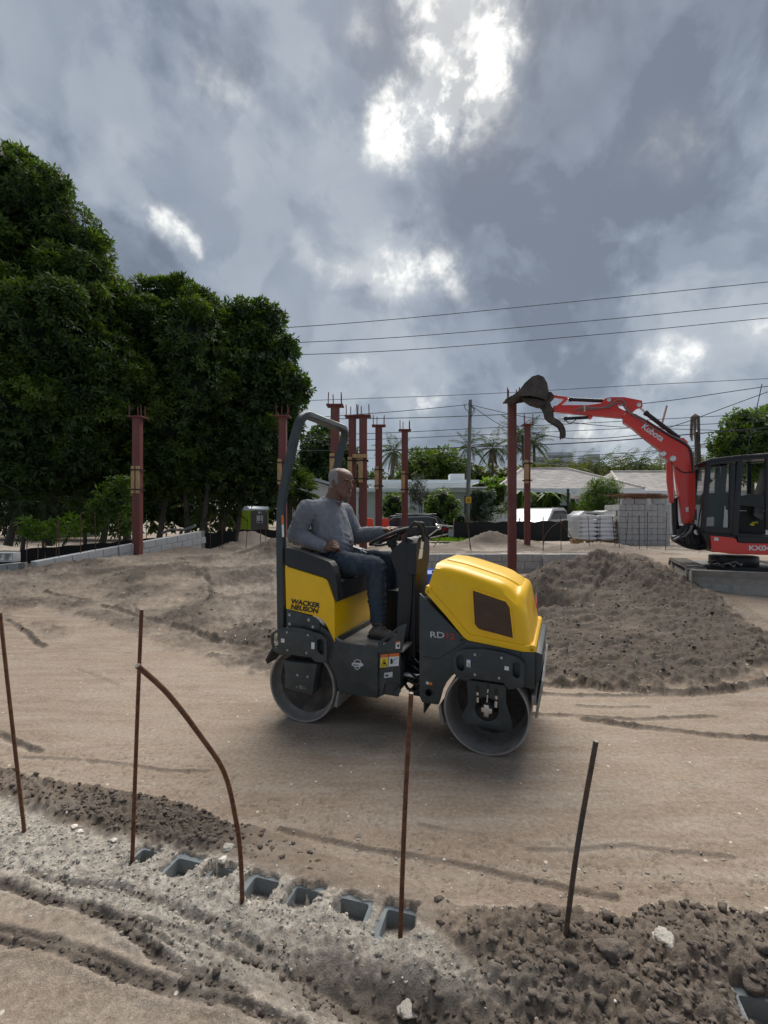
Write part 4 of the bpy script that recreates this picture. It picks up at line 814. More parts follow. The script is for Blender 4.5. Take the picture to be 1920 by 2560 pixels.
for a in (R(80), R(200), R(320)):
    dr = ax1*math.cos(a)+ax2*math.sin(a); sp_.tube([hub+dr*.03, cen+dr*RR*.6+dn*.035, cen+dr*RR], .010, 7)
sp_.cyl(hub-dn*.02, hub+dn*.03, .04, 16); sp_.cyl(hub, hub+dn*.16, .028, 12); sp_.build('spoke', mt_rub, swo); WC, WA1, WA2, WR, WN = cen, ax1, ax2, RR, -dn
# clutter in the foot well: pedal box, bottle holder
pw = MB(); pw.box((xs_-.30, .45, fz-.02), (xs_-.06, .80, fz+.33)); pw.build('foot_well_panel', mt_blk, rol, bevel=.01)
# ---- articulated joint
jt = MB(); jx0 = nx1-.03; jx1 = fbx+.04
for z0, z1, wa, wb in ((.20, .235, .30, .56), (.30, .33, .28, .58), (.44, .47, .30, .56), (.50, .53, .32, .54)): jt.box((jx0, wa, z0), (jx1, wb, z1))
jt.cyl(((jx0+jx1)/2, .43, .17), ((jx0+jx1)/2, .43, .56), .045, 18); jt.cyl(((jx0+jx1)/2-.02, .30, .27), ((jx0+jx1)/2-.02, .30, .30), .05, 16); jt.build('articulation_joint', mt_blk, rol, bevel=.004)
cy = MB(); cy.cyl((jx0-.02, .17, .40), (jx1+.02, .20, .38), .018, 12); cy.build('steering_cylinder', mt_chr, rol)
for i in range(5):
    h_ = MB(); zA = .36+.045*i; h_.tube([(jx0-.02, .2+.03*i, zA), (jx0+.05, .12+.03*i, zA-.04), ((jx0+jx1)/2, .12+.02*i, zA-.06), (jx1-.03, .14+.03*i, zA-.02), (jx1+.03, .2+.03*i, zA+.03)], .011, 8); h_.build('hose', mt_hose, rol)
bkt = thing('plastic_drum', 'bright blue plastic drum behind the roller between its console and hood', 'barrel', tuple(W(1066, 1560, 5.6)[:2])+(0,))
b_ = MB(); b_.lathe([(0, 0), (.27, 0), (.285, .03), (.285, .28), (.295, .3), (.285, .32), (.285, .58), (.295, .6), (.285, .62), (.28, .86), (.27, .88), (.25, .86), (0, .86)], ax='z', n=32); b_.build('barrel_body', mt_blue, bkt); b_ = MB(); b_.cyl((.1, 0, .86), (.1, 0, .885), .035, 12); b_.build('cap', mt_blk, bkt)
# ================================================================== DRIVER
def Q(p, w, c=c4): return r3(RP(*c([p])[0], w), w)
def w_at_z(px, py, z):   # where the ray through a pixel meets the level z, in roller coordinates
    d = Vector(((px-960)/F, 1, -(py-1280)/F)); dl = Vector((d.dot(HV), d.dot(AV), d.z)); t = (z-CL.z)/dl.z; return CL+dl*t
mt_skin = M('skin', (.150, .070, .044), .48, var=.13, vs=20, bump=.25, bs=220, dirt=(.12, .055, .035), damt=.2, ds=25)
mt_shirt = M('grey_jersey', (.20, .205, .228), .92, var=.10, vs=7, bump=.6, bs=22, dirt=(.12, .122, .138), damt=.42, ds=5, streak=(1, 1, .45))
mt_jean = M('dark_denim', (.024, .038, .056), .88, var=.35, vs=10, bump=.7, bs=26, dirt=(.065, .085, .105), damt=.42, ds=9, streak=(1, 1, .5))
mt_shoe = M('worn_leather', (.055, .043, .036), .8, var=.4, vs=20, bump=.4, bs=60, dirt=(.17, .145, .125), damt=.5, ds=12)
mt_hair = M('grey_stubble', (.30, .27, .25), .9, var=.25, vs=90, bump=.8, bs=500)
mt_eye = M('eye_white', (.26, .23, .20), .25, var=.02); mt_lip = M('lip', (.15, .062, .045), .45, var=.1)
man = thing('person', 'man with cropped grey hair in a grey long-sleeved shirt and dark jeans driving the roller', 'person', O, -TH)
heel = w_at_z(*c2([(1008, 1752)])[0], fz+.0); wL = heel.y+.03
def limb(mb, pts, rs, n=14, ell=None): mb.tube(pts, rs, n, True, ell); [mb.ell(p, (r*.98,)*3, 12, 8) for p, r in zip(pts, rs)]
sh_n, el_n, wr_n = Q((285, 640), .21), Q((165, 895), .20), Q((440, 1030), .17)
sh_f, el_f, wr_f = Q((655, 665), .60), Q((800, 915), .66), Q((1070, 866), .56)
TW = .405
def torso(m, gr=0.0, top=True):
    T = [((450, 1190), .125, .165), ((470, 1120), .160, .180), ((536, 1030), .172, .180), ((550, 930), .168, .176), ((532, 820), .158, .174), ((505, 720), .156, .188), ((500, 650), .138, .186), ((500, 600), .115, .155), ((512, 560), .092, .108), ((525, 530), .078, .082)]
    secs = []
    for (p, rx, ry) in T:
        c = Q(p, TW); dx = Vector((.97, 0, -.18)) 
        secs.append([c+dx*(math.copysign(abs(math.cos(a))**.85, math.cos(a))*(rx+gr))+Vector((0, math.copysign(abs(math.sin(a))**.8, math.sin(a))*(ry+gr), 0)) for a in [2*math.pi*k/28 for k in range(28)]])
    m.loft(secs)
def arms(m, g=0.0):
    limb(m, [sh_n, sh_n.lerp(el_n, .35), sh_n.lerp(el_n, .7), el_n], [.080+g, .075+g, .072+g, .066+g]); limb(m, [el_n, el_n.lerp(wr_n, .3), el_n.lerp(wr_n, .7), wr_n], [.070+g, .064+g, .054+g, .043+g])
    limb(m, [sh_f, sh_f.lerp(el_f, .35), sh_f.lerp(el_f, .7), el_f], [.078+g, .074+g, .070+g, .066+g]); limb(m, [el_f, el_f.lerp(wr_f, .3), el_f.lerp(wr_f, .7), wr_f], [.066+g, .064+g, .054+g, .040+g])
    limb(m, [Q((500, 640), TW-.06), sh_n], [.085+g, .078+g]); limb(m, [Q((530, 650), TW+.06), sh_f], [.08+g, .072+g])
# --- one continuous body: head, neck, trunk, arms and hands
HS = 1.05; hyaw = R(-13); hp0 = Q((622, 520), TW-.005)
Hx = Vector((math.cos(hyaw)*math.cos(R(6)), math.sin(hyaw), -math.sin(R(6)))).normalized(); Hy = Vector((0, 0, 1)).cross(Hx).normalized(); Hz = Hx.cross(Hy)
def HP(x, y, z): return hp0+(Hx*(x*1.10)+Hy*(y*1.04)+Hz*z)*HS
bm_ = MB()
HT = [(-.004, .052, .026, .016), (.006, .078, .012, .032), (.022, .086, -.012, .044), (.042, .0855, -.036, .054), (.062, .083, -.056, .061), (.082, .080, -.072, .066), (.104, .078, -.084, .069), (.128, .079, -.093, .072), (.150, .084, -.098, .0745), (.170, .083, -.100, .0755), (.190, .076, -.096, .073), (.208, .060, -.084, .064), (.222, .038, -.062, .048), (.232, .008, -.030, .024)]
secs = []
for z, xf_, xb0, hw in HT:
    c = (xf_+xb0)/2; a = (xf_-xb0)/2; ring = []
    for k in range(32):
        t = 2*math.pi*k/32; ct, st = math.cos(t), math.sin(t)
        ring.append(HP(c+a*math.copysign(abs(ct)**.9, ct), hw*math.copysign(abs(st)**.88, st), z))
    secs.append(ring)
bm_.loft(secs)
# nose, ears, neck, brow ridge, lips
bm_.loft([[HP(x, y, z) for x, y, z in q] for q in ([(.060, -.010, .148), (.088, -.007, .147), (.088, .007, .147), (.060, .010, .148)], [(.060, -.012, .125), (.094, -.007, .125), (.094, .007, .125), (.060, .012, .125)], [(.060, -.017, .100), (.106, -.010, .101), (.106, .010, .101), (.060, .017, .100)], [(.060, -.021, .086), (.107, -.013, .088), (.107, .013, .088), (.060, .021, .086)], [(.060, -.014, .078), (.092, -.008, .080), (.092, .008, .080), (.060, .014, .078)])])
for y in (-.014, .014): bm_.ell(HP(.092, y, .089), (.010, .010, .009), 10, 8)
bm_.ell(HP(.080, -.001, .064), (.013, .026, .0065), 14, 8, Matrix.Rotation(hyaw, 3, 'Z')); bm_.ell(HP(.080, 0, .052), (.013, .022, .0075), 14, 8, Matrix.Rotation(hyaw, 3, 'Z'))
for y in (-.034, .034): bm_.ell(HP(.070, y, .147), (.017, .022, .008), 12, 8, Matrix.Rotation(hyaw, 3, 'Z')); bm_.ell(HP(.052, y*1.3, .100), (.022, .016, .022), 12, 8)
for sg in (-1, 1):
    Me = Matrix.Rotation(hyaw+sg*R(18), 3, 'Z') @ Matrix.Rotation(R(-12), 3, 'Y'); bm_.ell(HP(-.012, sg*.074, .112), (.018, .008, .034), 14, 10, Me)
limb(bm_, [Q((545, 560), TW), Q((572, 490), TW), Q((600, 420), TW)], [.074, .068, .072], 18); limb(bm_, [Q((480, 620), TW), Q((525, 530), TW)], [.055, .052])
limb(bm_, [Q((600, 520), TW), Q((630, 470), TW-.01)], [.048, .050], 14)
torso(bm_, -.02); arms(bm_, -.022)
def hand(m, wr, d, n, sg, curls, S=1.0, spread=.0, thumb=(.5, .5, -.3)):
    """wrist, finger direction, back-of-hand normal, side of the thumb"""
    d = Vector(d).normalized(); n = Vector(n); n = (n-d*n.dot(d)).normalized(); s = d.cross(n)*sg
    secs = []
    for t, hw, ht in ((-.02, .026, .021), (.01, .028, .021), (.04, .036, .019), (.07, .041, .017), (.09, .041, .014)):
        secs.append([wr+d*t*S+s*hw*S*math.cos(a)+n*ht*S*math.sin(a) for a in [2*math.pi*k/14 for k in range(14)]])
    m.loft(secs)
    for i, (L_, rr) in enumerate(((.94, .0098), (1.04, .0102), (.97, .0096), (.78, .0086))):
        b = wr+(d*.085+s*(.030-.0205*i))*S; dr = d.copy(); ax = s; pts = [wr+(d*.05+s*(.026-.018*i))*S, b]; rs = [rr*S*1.05, rr*S*1.1]
        sp = (1.5-i)*spread
        for l_, c_ in zip((.043, .027, .022), curls[i]):
            dr = Matrix.Rotation(R(c_)*(1 if True else 0), 3, d.cross(n)) @ dr if False else (Matrix.Rotation(-R(c_), 3, d.cross(n)) @ dr); b = b+(dr+s*sp)*l_*L_*S; pts.append(b); rs.append(rr*S*(1.0 if len(rs) < 4 else .86))
        limb(m, pts, rs, 10)
    td = (d*thumb[0]+s*thumb[1]+n*thumb[2]).normalized(); b0 = wr+(d*.018+s*.022)*S; b1 = b0+td*.042*S; td2 = (td+d*.5-n*.35-s*.35).normalized(); b2 = b1+td2*.033*S; b3 = b2+(td2+d*.2-s*.3).normalized()*.025*S
    limb(m, [b0, b1, b2, b3], [.016*S, .0135*S, .0115*S, .0098*S], 10)
nd = (Q((560, 1010), .17)-wr_n).normalized()
hand(bm_, wr_n+nd*.012, nd+Vector((0, 0, .12)), Vector((-.15, -.75, .5)), 1, [(48, 62, 40), (58, 70, 40), (64, 72, 45), (68, 72, 45)], 1.03, 0, (.75, .25, -.15))
wtop = WC+WA1*WR*.62+WA2*WR*.30
fd = (WC+WA1*WR*.92+WA2*WR*.10-wr_f); hand(bm_, wr_f+fd.normalized()*.005+Vector((0, 0, .012)), fd+Vector((.03, -.02, .03)), Vector((-.2, -.15, 1)), -1, [(18, 38, 30), (16, 42, 32), (18, 46, 34), (22, 50, 35)], 1.0, .06, (.8, .5, -.25))
def face_fn(p, nn):
    a = (p-np.array(hp0))@np.array([[Hx.x, Hy.x, Hz.x], [Hx.y, Hy.y, Hz.y], [Hx.z, Hy.z, Hz.z]])/HS/np.array([1.1, 1.04, 1.0])
    def push(cx, cy, cz, r, amt, dirv):
        g = np.exp(-(((a[:, 0]-cx)/r[0])**2+((a[:, 1]-cy)/r[1])**2+((a[:, 2]-cz)/r[2])**2))[:, None]
        dv = np.array(Hx*dirv[0]+Hy*dirv[1]+Hz*dirv[2]); return g*amt*dv
    q = p.copy()
    for y in (-.032, .032):
        q += push(.080, y, .128, (.03, .017, .011), .0135, (-1, 0, 0)); q += push(.078, y, .112, (.03, .016, .007), .003, (1, 0, 0)); q += push(.07, y*1.1, .086, (.03, .007, .018), .0035, (-1, 0, 0))
        q += push(.05, y*1.9, .07, (.03, .02, .025), .003, (0, -np.sign(y), 0)); q += push(.00, y*2.35, .114, (.010, .01, .022), .006, (0, -np.sign(y), 0)); q += push(.03, y*2.2, .150, (.02, .015, .02), .004, (0, -np.sign(y), 0))
    q += push(.085, 0, .0585, (.02, .026, .0028), .006, (-1, 0, 0)); q += push(.086, 0, .040, (.02, .02, .006), .003, (-1, 0, 0)); q += push(.083, 0, .015, (.02, .02, .010), .004, (1, 0, 0)); q += push(.09, 0, .150, (.02, .01, .008), .003, (-1, 0, 0))
    q += nn*(vn3(q*160, 3)*.0006)[:, None]; return q
body_me = remeshed(bm_, .0034, 3, face_fn, .5, 'body'); body_me.materials.append(mt_skin); bodyo = obj('body', body_me, man)
# --- cropped hair: a shell over the back and sides of the skull
def hair_shell():
    me = body_me; n = len(me.vertices); a = np.empty(n*3, np.float32); me.vertices.foreach_get('co', a); a = a.reshape(-1, 3); nn = np.empty(n*3, np.float32); me.vertices.foreach_get('normal', nn); nn = nn.reshape(-1, 3)
    l = (a-np.array(hp0))@np.array([[Hx.x, Hy.x, Hz.x], [Hx.y, Hy.y, Hz.y], [Hx.z, Hy.z, Hz.z]])/HS/np.array([1.1, 1.04, 1.0])
    ny = vn3(a.astype(float)*120, 1)*.004
    ok = (l[:, 2] > .070+ny+.55*np.maximum(0, l[:, 0]+.045)) & (l[:, 0] < .022+ny) & (np.linalg.norm(l-np.array([0, 0, .12]), axis=1) < .16) & (l[:, 2] < .226-.75*np.maximum(0, l[:, 0]+.03)+ny)
    ear = (np.abs(l[:, 1]) > .0765) & (l[:, 2] < .15) & (l[:, 0] > -.04); ok &= ~ear
    mp = -np.ones(n, int); mp[ok] = np.arange(ok.sum()); v = a[ok]+nn[ok]*.0022; f = [tuple(mp[list(p.vertices)]) for p in me.polygons if all(ok[i] for i in p.vertices)]
    m = bpy.data.meshes.new('hair'); m.from_pydata([tuple(x) for x in v], [], f); m.materials.append(mt_hair); m.polygons.foreach_set('use_smooth', [True]*len(f)); return m
obj('hair', hair_shell(), bodyo)
for y in (-.031, .031):
    e = MB(); e.ell(HP(.0625, y, .1280), (.0125, .0125, .0075), 12, 8); eo = e.build('eye', mt_eye, bodyo); e = MB(); e.ell(HP(.0715, y*.98, .1280), (.0048, .0065, .0060), 10, 8); e.build('iris', mt_ink, eo)
    e = MB(); e.tube([HP(.0765, y*.4, .1470), HP(.0785, y*.85, .1510), HP(.0680, y*1.45, .149)], [.0026, .0036, .002], 6); e.build('eyebrow', mt_ink, bodyo)
# --- shirt
def cloth(seed, joints, amp):
    def fn(p, nn):
        d = vn3(p*np.array([8, 8, 6]), seed)*.0035+vn3(p*np.array([26, 26, 11]), seed+1)*.0065+vn3(p*np.array([60, 60, 25]), seed+1)*.0012
        for (j, ax, per, am, rad) in joints:
            v = p-np.array(j); dist = np.linalg.norm(v, axis=1); al = v@np.array(ax)
            d = d+am*np.sin(2*math.pi*(al+.022*vn3(p*11, seed+3)+.010*vn3(p*25, seed+8))/per)*np.exp(-(dist/rad)**2)*(.55+.8*vn3(p*10, seed+5))
        return p+nn*(d*amp)[:, None]
    return fn
def u(v): return tuple(Vector(v).normalized())
sm_ = MB(); torso(sm_, .0); arms(sm_, .004); cuff = wr_n-el_n
shirt_me = remeshed(sm_, .006, 4, cloth(2, [(el_n, u(wr_n-el_n), .035, .010, .13), (el_n, u(el_n-sh_n), .045, .008, .12), (wr_n, u(wr_n-el_n), .026, .006, .09), (el_f, u(wr_f-el_f), .035, .009, .13), (sh_n, (.8, 0, .6), .05, .005, .10), (Q((660, 1010), TW), (.45, 0, .9), .034, .0055, .12), (Q((600, 880), TW-.15), (.75, 0, .66), .052, .0035, .15), (Q((640, 700), TW-.1), (-.8, 0, .6), .060, .003, .16)], .9), .5, 'shirt')
shirt_me.materials.append(mt_shirt); shirt = obj('shirt', shirt_me, man)
cm_ = MB(); cc = Q((545, 535), TW-.0); cm_.tube([cc+Vector((.97, 0, -.24)).normalized()*math.cos(a)*.080+Vector((0, 1, 0))*math.sin(a)*.080 for a in [2*math.pi*k/28 for k in range(29)]], .010, 8, False); cm_.build('collar', mt_shirt, shirt)
cf_ = MB(); dd_ = (wr_n-el_n).normalized(); cf_.tube([wr_n-dd_*.02, wr_n+dd_*.006], [.0485, .0455], 18); cf_.build('cuff', mt_shirt, shirt)
hem = MB(); 
# --- jeans
tr_ = MB(); hipn, hipf = Q((470, 1175), .30), Q((500, 1150), .52)
kn = Q((1062, 1092), wL-.0, c2); an = Q((1085, 1585), wL, c2); kf = Q((1190, 1030), .58, c2); af = Q((1215, 1560), .60, c2)
limb(tr_, [hipn, hipn.lerp(kn, .4), hipn.lerp(kn, .75), kn], [.105, .095, .084, .078], 18); limb(tr_, [kn, kn.lerp(an, .3), kn.lerp(an, .65), kn.lerp(an, .9), an], [.077, .074, .066, .060, .060], 18)
limb(tr_, [hipf, hipf.lerp(kf, .5), kf], [.10, .085, .074], 16); limb(tr_, [kf, kf.lerp(af, .5), af], [.070, .064, .058], 16); limb(tr_, [hipn, hipf], [.11, .11], 18); tr_.ell(Q((470, 1130), TW), (.145, .19, .09), 20, 12)
jme = remeshed(tr_, .007, 3, cloth(9, [(kn, u(an-kn), .05, .008, .13), (kn, u(kn-hipn), .05, .008, .14), (an, u(an-kn), .034, .010, .15), (hipn.lerp(kn, .15), u(kn-hipn), .05, .010, .13), (kn.lerp(an, .5), u(an-kn), .06, .006, .16), (af, u(an-kn), .034, .008, .14)], 1.0), .5, 'jeans'); jme.materials.append(mt_jean); obj('trousers', jme, man)
# --- belt, keys
bl2 = MB(); bc_ = Q((560, 1085), TW)
for (p, w_) in (((860, 1050), .30), ((880, 1075), .29), ((845, 1075), .30)): bl2.tube([Q((800, 1040), .29), Q((835, 1052), .28), Q(p, w_-.02)], .0035, 6)
bl2.ell(Q((893, 1085), .27), (.006, .006, .006), 8, 6); bl2.build('keys', mt_chr, man)
# --- boots
def boot(h, w, yaw):
    m = MB(); hd_ = Vector((math.cos(yaw), math.sin(yaw), 0)); sd_ = Vector((-math.sin(yaw), math.cos(yaw), 0)); base = Vector((h[0], w, fz)); secs = []
    for x, hw, zt_, zm in ((-.005, .028, .055, .02), (.02, .038, .085, 0), (.06, .040, .115, 0), (.10, .041, .110, 0), (.14, .045, .085, 0), (.19, .050, .066, 0), (.235, .049, .056, 0), (.27, .038, .046, .0), (.29, .018, .030, .008)):
        secs.append([base+hd_*x+sd_*hw*math.cos(a)*(1 if math.sin(a) < .2 else .86)+Vector((0, 0, zm+max(0, (zt_-zm)*(.5+.5*math.sin(a))))) for a in [2*math.pi*k/18 for k in range(18)]])
    m.loft(secs); return m, base, hd_, sd_
for (h, w, yaw, an_) in ((heel, wL-.005, R(-10), an), (Vector((af.x-.08, .60, 0)), .60, R(5), af)):
    m, base, hd_, sd_ = boot(h, w, yaw); ak = base+hd_*.062+Vector((0, 0, .10)); m.tube([ak, ak.lerp(Vector((an_.x, an_.y, an_.z)), .9)+Vector((0, 0, .01))], [.046, .052], 16)
    me = remeshed(m, .005, 2, lambda p, nn: p+nn*(vn3(p*45, 4)*.0022)[:, None], .5, 'boot'); me.materials.append(mt_shoe); bo_ = obj('boot', me, man)
    s = MB(); ol = [base+hd_*x+sd_*y for x, y in ((-.012, -.03), (-.012, .03), (.03, .044), (.10, .044), (.18, .054), (.25, .052), (.295, .022), (.295, -.022), (.25, -.052), (.18, -.054), (.10, -.044), (.03, -.044))]
    s.loft([[p+Vector((0, 0, z)) for p in ol] for z in (.001, .024)]); s.build('sole', mt_rub, bo_, bevel=.004)
    la_ = MB()
    for i in range(5): c = base+hd_*(.115+.022*i)+Vector((0, 0, .104-.0135*i)); la_.tube([c-sd_*.026-Vector((0, 0, .006)), c+Vector((0, 0, .004)), c+sd_*.026-Vector((0, 0, .006))], .0026, 5)
    la_.build('laces', mt_ink, bo_)
# ================================================================== EXCAVATOR
E = Vector((6.55, 9.85, .10)); exc = thing('excavator', 'red compact tracked excavator with raised boom, black cab and dozer blade', 'excavator', E, -R(22))
EH, EA = Vector((math.cos(R(22)), -math.sin(R(22)), 0)), Vector((math.sin(R(22)), math.cos(R(22)), 0)); CE = Vector(((-E).dot(EH), (-E).dot(EA), HC-E.z))
def e3(p, Y, c=None):
    if c: p = c([p])[0]
    d = Vector(((p[0]-960)/F, 1, -(p[1]-1280)/F)); dl = Vector((d.dot(EH), d.dot(EA), d.z)); t = (Y-E.y-CE.y)/dl.y; return CE+dl*t
def ep(pts, Y): return [(v.x, v.z) for v in (e3(p, Y) for p in pts)]
mt_ebl = M('cab_black', (.010, .011, .013), .4, var=.2, dirt=(.10, .09, .08), damt=.12); mt_stl = M('dusty_steel', (.27, .265, .25), .7, .1, var=.3, dirt=(.36, .32, .27), damt=.5, ds=5, bump=.2, bs=20)
mt_bkt = M('bucket_steel', (.065, .055, .047), .75, .2, var=.35, dirt=(.14, .11, .085), damt=.45, ds=7, bump=.4, bs=30)
mt_glass = M('tinted_glass', (.10, .13, .12), .03, var=.02, alpha=.22, spec=.5)
YB_ = 9.75                                              # plane of boom and arm
def epl(name, pts, c, half, mat, par, bevel=.008, r=0, holes=(), Y=YB_):
    q = ep(c(pts), Y); q = rounded(q, r, 4) if r else q; hs = [ep(c(h), Y) for h in holes]
    return MB().prism(q, Y-E.y-half, Y-E.y+half, holes=hs).build(name, mat, par, bevel=bevel)
boom = epl('boom', [(770, 345), (800, 322), (850, 335), (900, 368), (1000, 428), (1110, 487), (1172, 522), (1200, 590), (1208, 680), (1210, 900), (1192, 990), (1165, 1012), (1135, 992), (1128, 940), (1092, 700), (1082, 640), (1045, 612), (1010, 585), (1000, 556), (900, 478), (830, 420), (775, 385)], c5, .11, mt_red, exc, .014, .04)
# stiffening flanges give the boom its boxed edge
fgm = MB()
for yy in (-.115, .10): fgm.prism(rounded(ep(c5([(800, 345), (850, 352), (1000, 442), (1105, 500), (1160, 535), (1185, 600), (1196, 680), (1196, 900), (1180, 985), (1150, 985), (1110, 700), (1098, 640), (1040, 590), (900, 462), (810, 395)]), YB_), .03, 3), YB_-E.y+yy, YB_-E.y+yy+.015)
fgm.build('boom_side_plate', mt_red, boom, bevel=.004)
arm = epl('arm', [(345, 300), (350, 286), (380, 279), (560, 279), (640, 268), (662, 240), (690, 231), (780, 231), (888, 252), (892, 290), (860, 296), (835, 318), (815, 345), (795, 355), (750, 356), (560, 338), (380, 322), (352, 318)], c5, .075, mt_red, exc, .010, .02, holes=[[(735, 275), (770, 272), (790, 290), (800, 312), (780, 312), (750, 296)]])
for p, r_ in (((688, 248), .045), ((868, 278), .045), ((790, 342), .05)): 
    q = e3(p, YB_, c5); MB().cyl(q+Vector((0, -.10, 0)), q+Vector((0, .10, 0)), r_, 18).build('pin', mt_chr, arm, bevel=.006)
for p, r_ in (((1015, 575), .05), ((1072, 605), .06), ((1198, 1012), .055)): 
    q = e3(p, YB_, c5); MB().cyl(q+Vector((0, -.14, 0)), q+Vector((0, .14, 0)), r_, 18).build('pin', mt_chr, boom, bevel=.006)
lk = MB(); lk.bar(e3((345, 222), YB_, c5), e3((437, 236), YB_, c5), .10, .055); lk.bar(e3((430, 240), YB_, c5), e3((360, 298), YB_, c5), .12, .05); lk.build('bucket_link', mt_red, arm, bevel=.008)
def cylinder(name, a, m, b, r, par, matb=None, matr=None, Y=YB_, dy=0):
    a, m, b = e3(a, Y, c5), e3(m, Y, c5), e3(b, Y, c5)
    for v in (a, m, b): v.y += dy
    c = MB(); c.cyl(a, m, r, 16); c.cyl(m-(m-a).normalized()*.05, m+(m-a).normalized()*.02, r*1.25, 16); o = c.build(name, matb or mt_ebl, par); c = MB(); c.cyl(m, b, r*.5, 12); c.build('piston_rod', matr or mt_chr, o); return o
cylinder('bucket_cylinder', (665, 250), (450, 240), (436, 237), .042, arm); cylinder('thumb_cylinder', (565, 350), (420, 358), (385, 358), .036, arm)
epl('cylinder_lug', [(560, 336), (592, 340), (588, 352), (575, 362), (562, 358)], c5, .05, mt_red, arm, .004)
cylinder('arm_cylinder', (1118, 478), (912, 322), (868, 280), .045, boom)
epl('cylinder_lug', [(1095, 505), (1112, 478), (1140, 476), (1165, 500), (1168, 530)], c5, .06, mt_red, boom, .005)
epl('cylinder_guard', [(1038, 622), (1068, 630), (1084, 870), (1058, 874), (1040, 730)], c5, .06, mt_red, boom, .010, Y=YB_-.02)
cylinder('boom_cylinder', (1098, 1070), (1086, 850), (1064, 610), .05, exc, dy=.0)
# hoses along arm and boom
def hose(pts, r, mat, par, c=c5, Y=YB_-.13, name='hose'):
    P = [e3(p, Y, c) for p in pts]; sm = []
    for i in range(len(P)-1):
        p0, p1, p2, p3 = P[max(i-1, 0)], P[i], P[i+1], P[min(i+2, len(P)-1)]
        for t in (0, .25, .5, .75): sm.append(.5*((2*p1)+(-p0+p2)*t+(2*p0-5*p1+4*p2-p3)*t*t+(-p0+3*p1-3*p2+p3)*t**3))
    sm.append(P[-1]); m = MB(); m.tube(sm, r, 6); return m.build(name, mat, par)
mt_hg = M('grey_hose_sleeve', (.20, .19, .18), .6)
hose([(500, 320), (530, 300), (620, 298), (700, 270), (740, 242), (780, 250), (800, 300), (830, 325), (905, 362), (1060, 455), (1150, 500), (1200, 570), (1206, 680)], .014, mt_hg, arm); hose([(470, 310), (530, 290), (630, 292), (690, 288), (735, 262), (765, 262), (790, 300), (840, 340), (1000, 440)], .013, mt_hg, arm)
hose([(920, 370), (1060, 462), (1130, 500), (1180, 540), (1196, 640), (1202, 690)], .016, mt_ebl, boom); hose([(1098, 655), (1140, 685), (1205, 682)], .012, mt_ebl, boom)
hose([(440, 352), (430, 370), (450, 388), (480, 370), (500, 350)], .010, mt_ebl, arm); hose([(540, 280), (540, 315)], .02, M('pale_clamp', (.6, .55, .42), .6), arm, name='hose_clamp')
# bucket: curved shell with side plates, open below
bk = ep(c9([(175, 335), (285, 250), (350, 165), (430, 95), (500, 75), (560, 100), (600, 170), (608, 260), (590, 330), (575, 355)]), YB_); bsh = [(x, z) for x, z in bk]
inn = []
for i, (x, z) in enumerate(bsh):
    a = Vector(bsh[max(i-1, 0)]); b = Vector(bsh[min(i+1, len(bsh)-1)]); d = (b-a).normalized(); inn.append((x+d.y*.02, z-d.x*.02))
bkm = MB(); bkm.prism(bsh+list(reversed(inn)), YB_-E.y-.33, YB_-E.y+.33); bucket = bkm.build('bucket', mt_bkt, arm, bevel=.004)
sidep = ep(c9([(175, 335), (285, 250), (350, 165), (430, 95), (500, 75), (560, 100), (600, 170), (608, 260), (575, 355), (480, 325), (400, 310), (300, 315)]), YB_)
for yy in (-.345, .325): MB().prism(sidep, YB_-E.y+yy, YB_-E.y+yy+.02).build('side_plate', mt_bkt, bucket, bevel=.004)
for k in range(4):
    t = MB(); y = YB_-E.y-.28+k*.18; a = Vector((bsh[0][0]+.06, y, bsh[0][1]+.045)); t.bar(a, a+Vector((-.16, 0, -.085)), .06, .035); t.build('tooth', mt_bkt, bucket, bevel=.006)
bi = MB(); bi.prism(ep(c9([(300, 320), (480, 330), (575, 358), (560, 400), (470, 400), (380, 372)]), YB_), YB_-E.y-.2, YB_-E.y+.2); bi.build('bucket_lug', mt_bkt, bucket, bevel=.01)
cp_ = MB(); cp_.prism(rounded(ep(c9([(600, 240), (640, 245), (668, 280), (660, 300), (620, 340), (640, 400), (665, 450), (640, 470), (580, 440), (560, 380), (575, 350)]), YB_), .02, 3), YB_-E.y-.13, YB_-E.y+.13); cp_.build('coupler', mt_bkt, arm, bevel=.008)
th = epl('thumb', [(480, 395), (560, 380), (640, 400), (662, 460), (668, 530), (720, 555), (770, 600), (800, 660), (806, 720), (795, 762), (778, 755), (768, 770), (752, 760), (738, 785), (732, 760), (735, 700), (705, 640), (640, 600), (590, 570), (555, 530), (545, 480), (520, 430)], c9, .07, mt_bkt, arm, .008, holes=[[(590, 462), (606, 462), (606, 484), (590, 484)]])
for yy in (-.12, .12): MB().prism(ep(c9([(540, 440), (640, 430), (660, 520), (700, 560), (760, 620), (780, 700), (770, 740), (745, 680), (700, 620), (620, 580), (560, 520)]), YB_), YB_-E.y+yy-.012, YB_-E.y+yy+.012).build('thumb_plate', mt_bkt, th)
text_part('Kubota', .17, mt_white, boom, frame(e3((884, 412), YB_-.135, c5), e3((975, 475), YB_-.135, c5)-e3((884, 412), YB_-.135, c5), (0.35, 0, 1)), 'lettering', bold=.004, sx=.98)
sq = [tuple(v) for v in ep(c5([(1156, 898), (1174, 898), (1174, 926), (1158, 926)]), YB_-.13)]; MB().prism(sq, YB_-E.y-.132, YB_-E.y-.129).build('sticker', mt_white, boom, smooth=False)
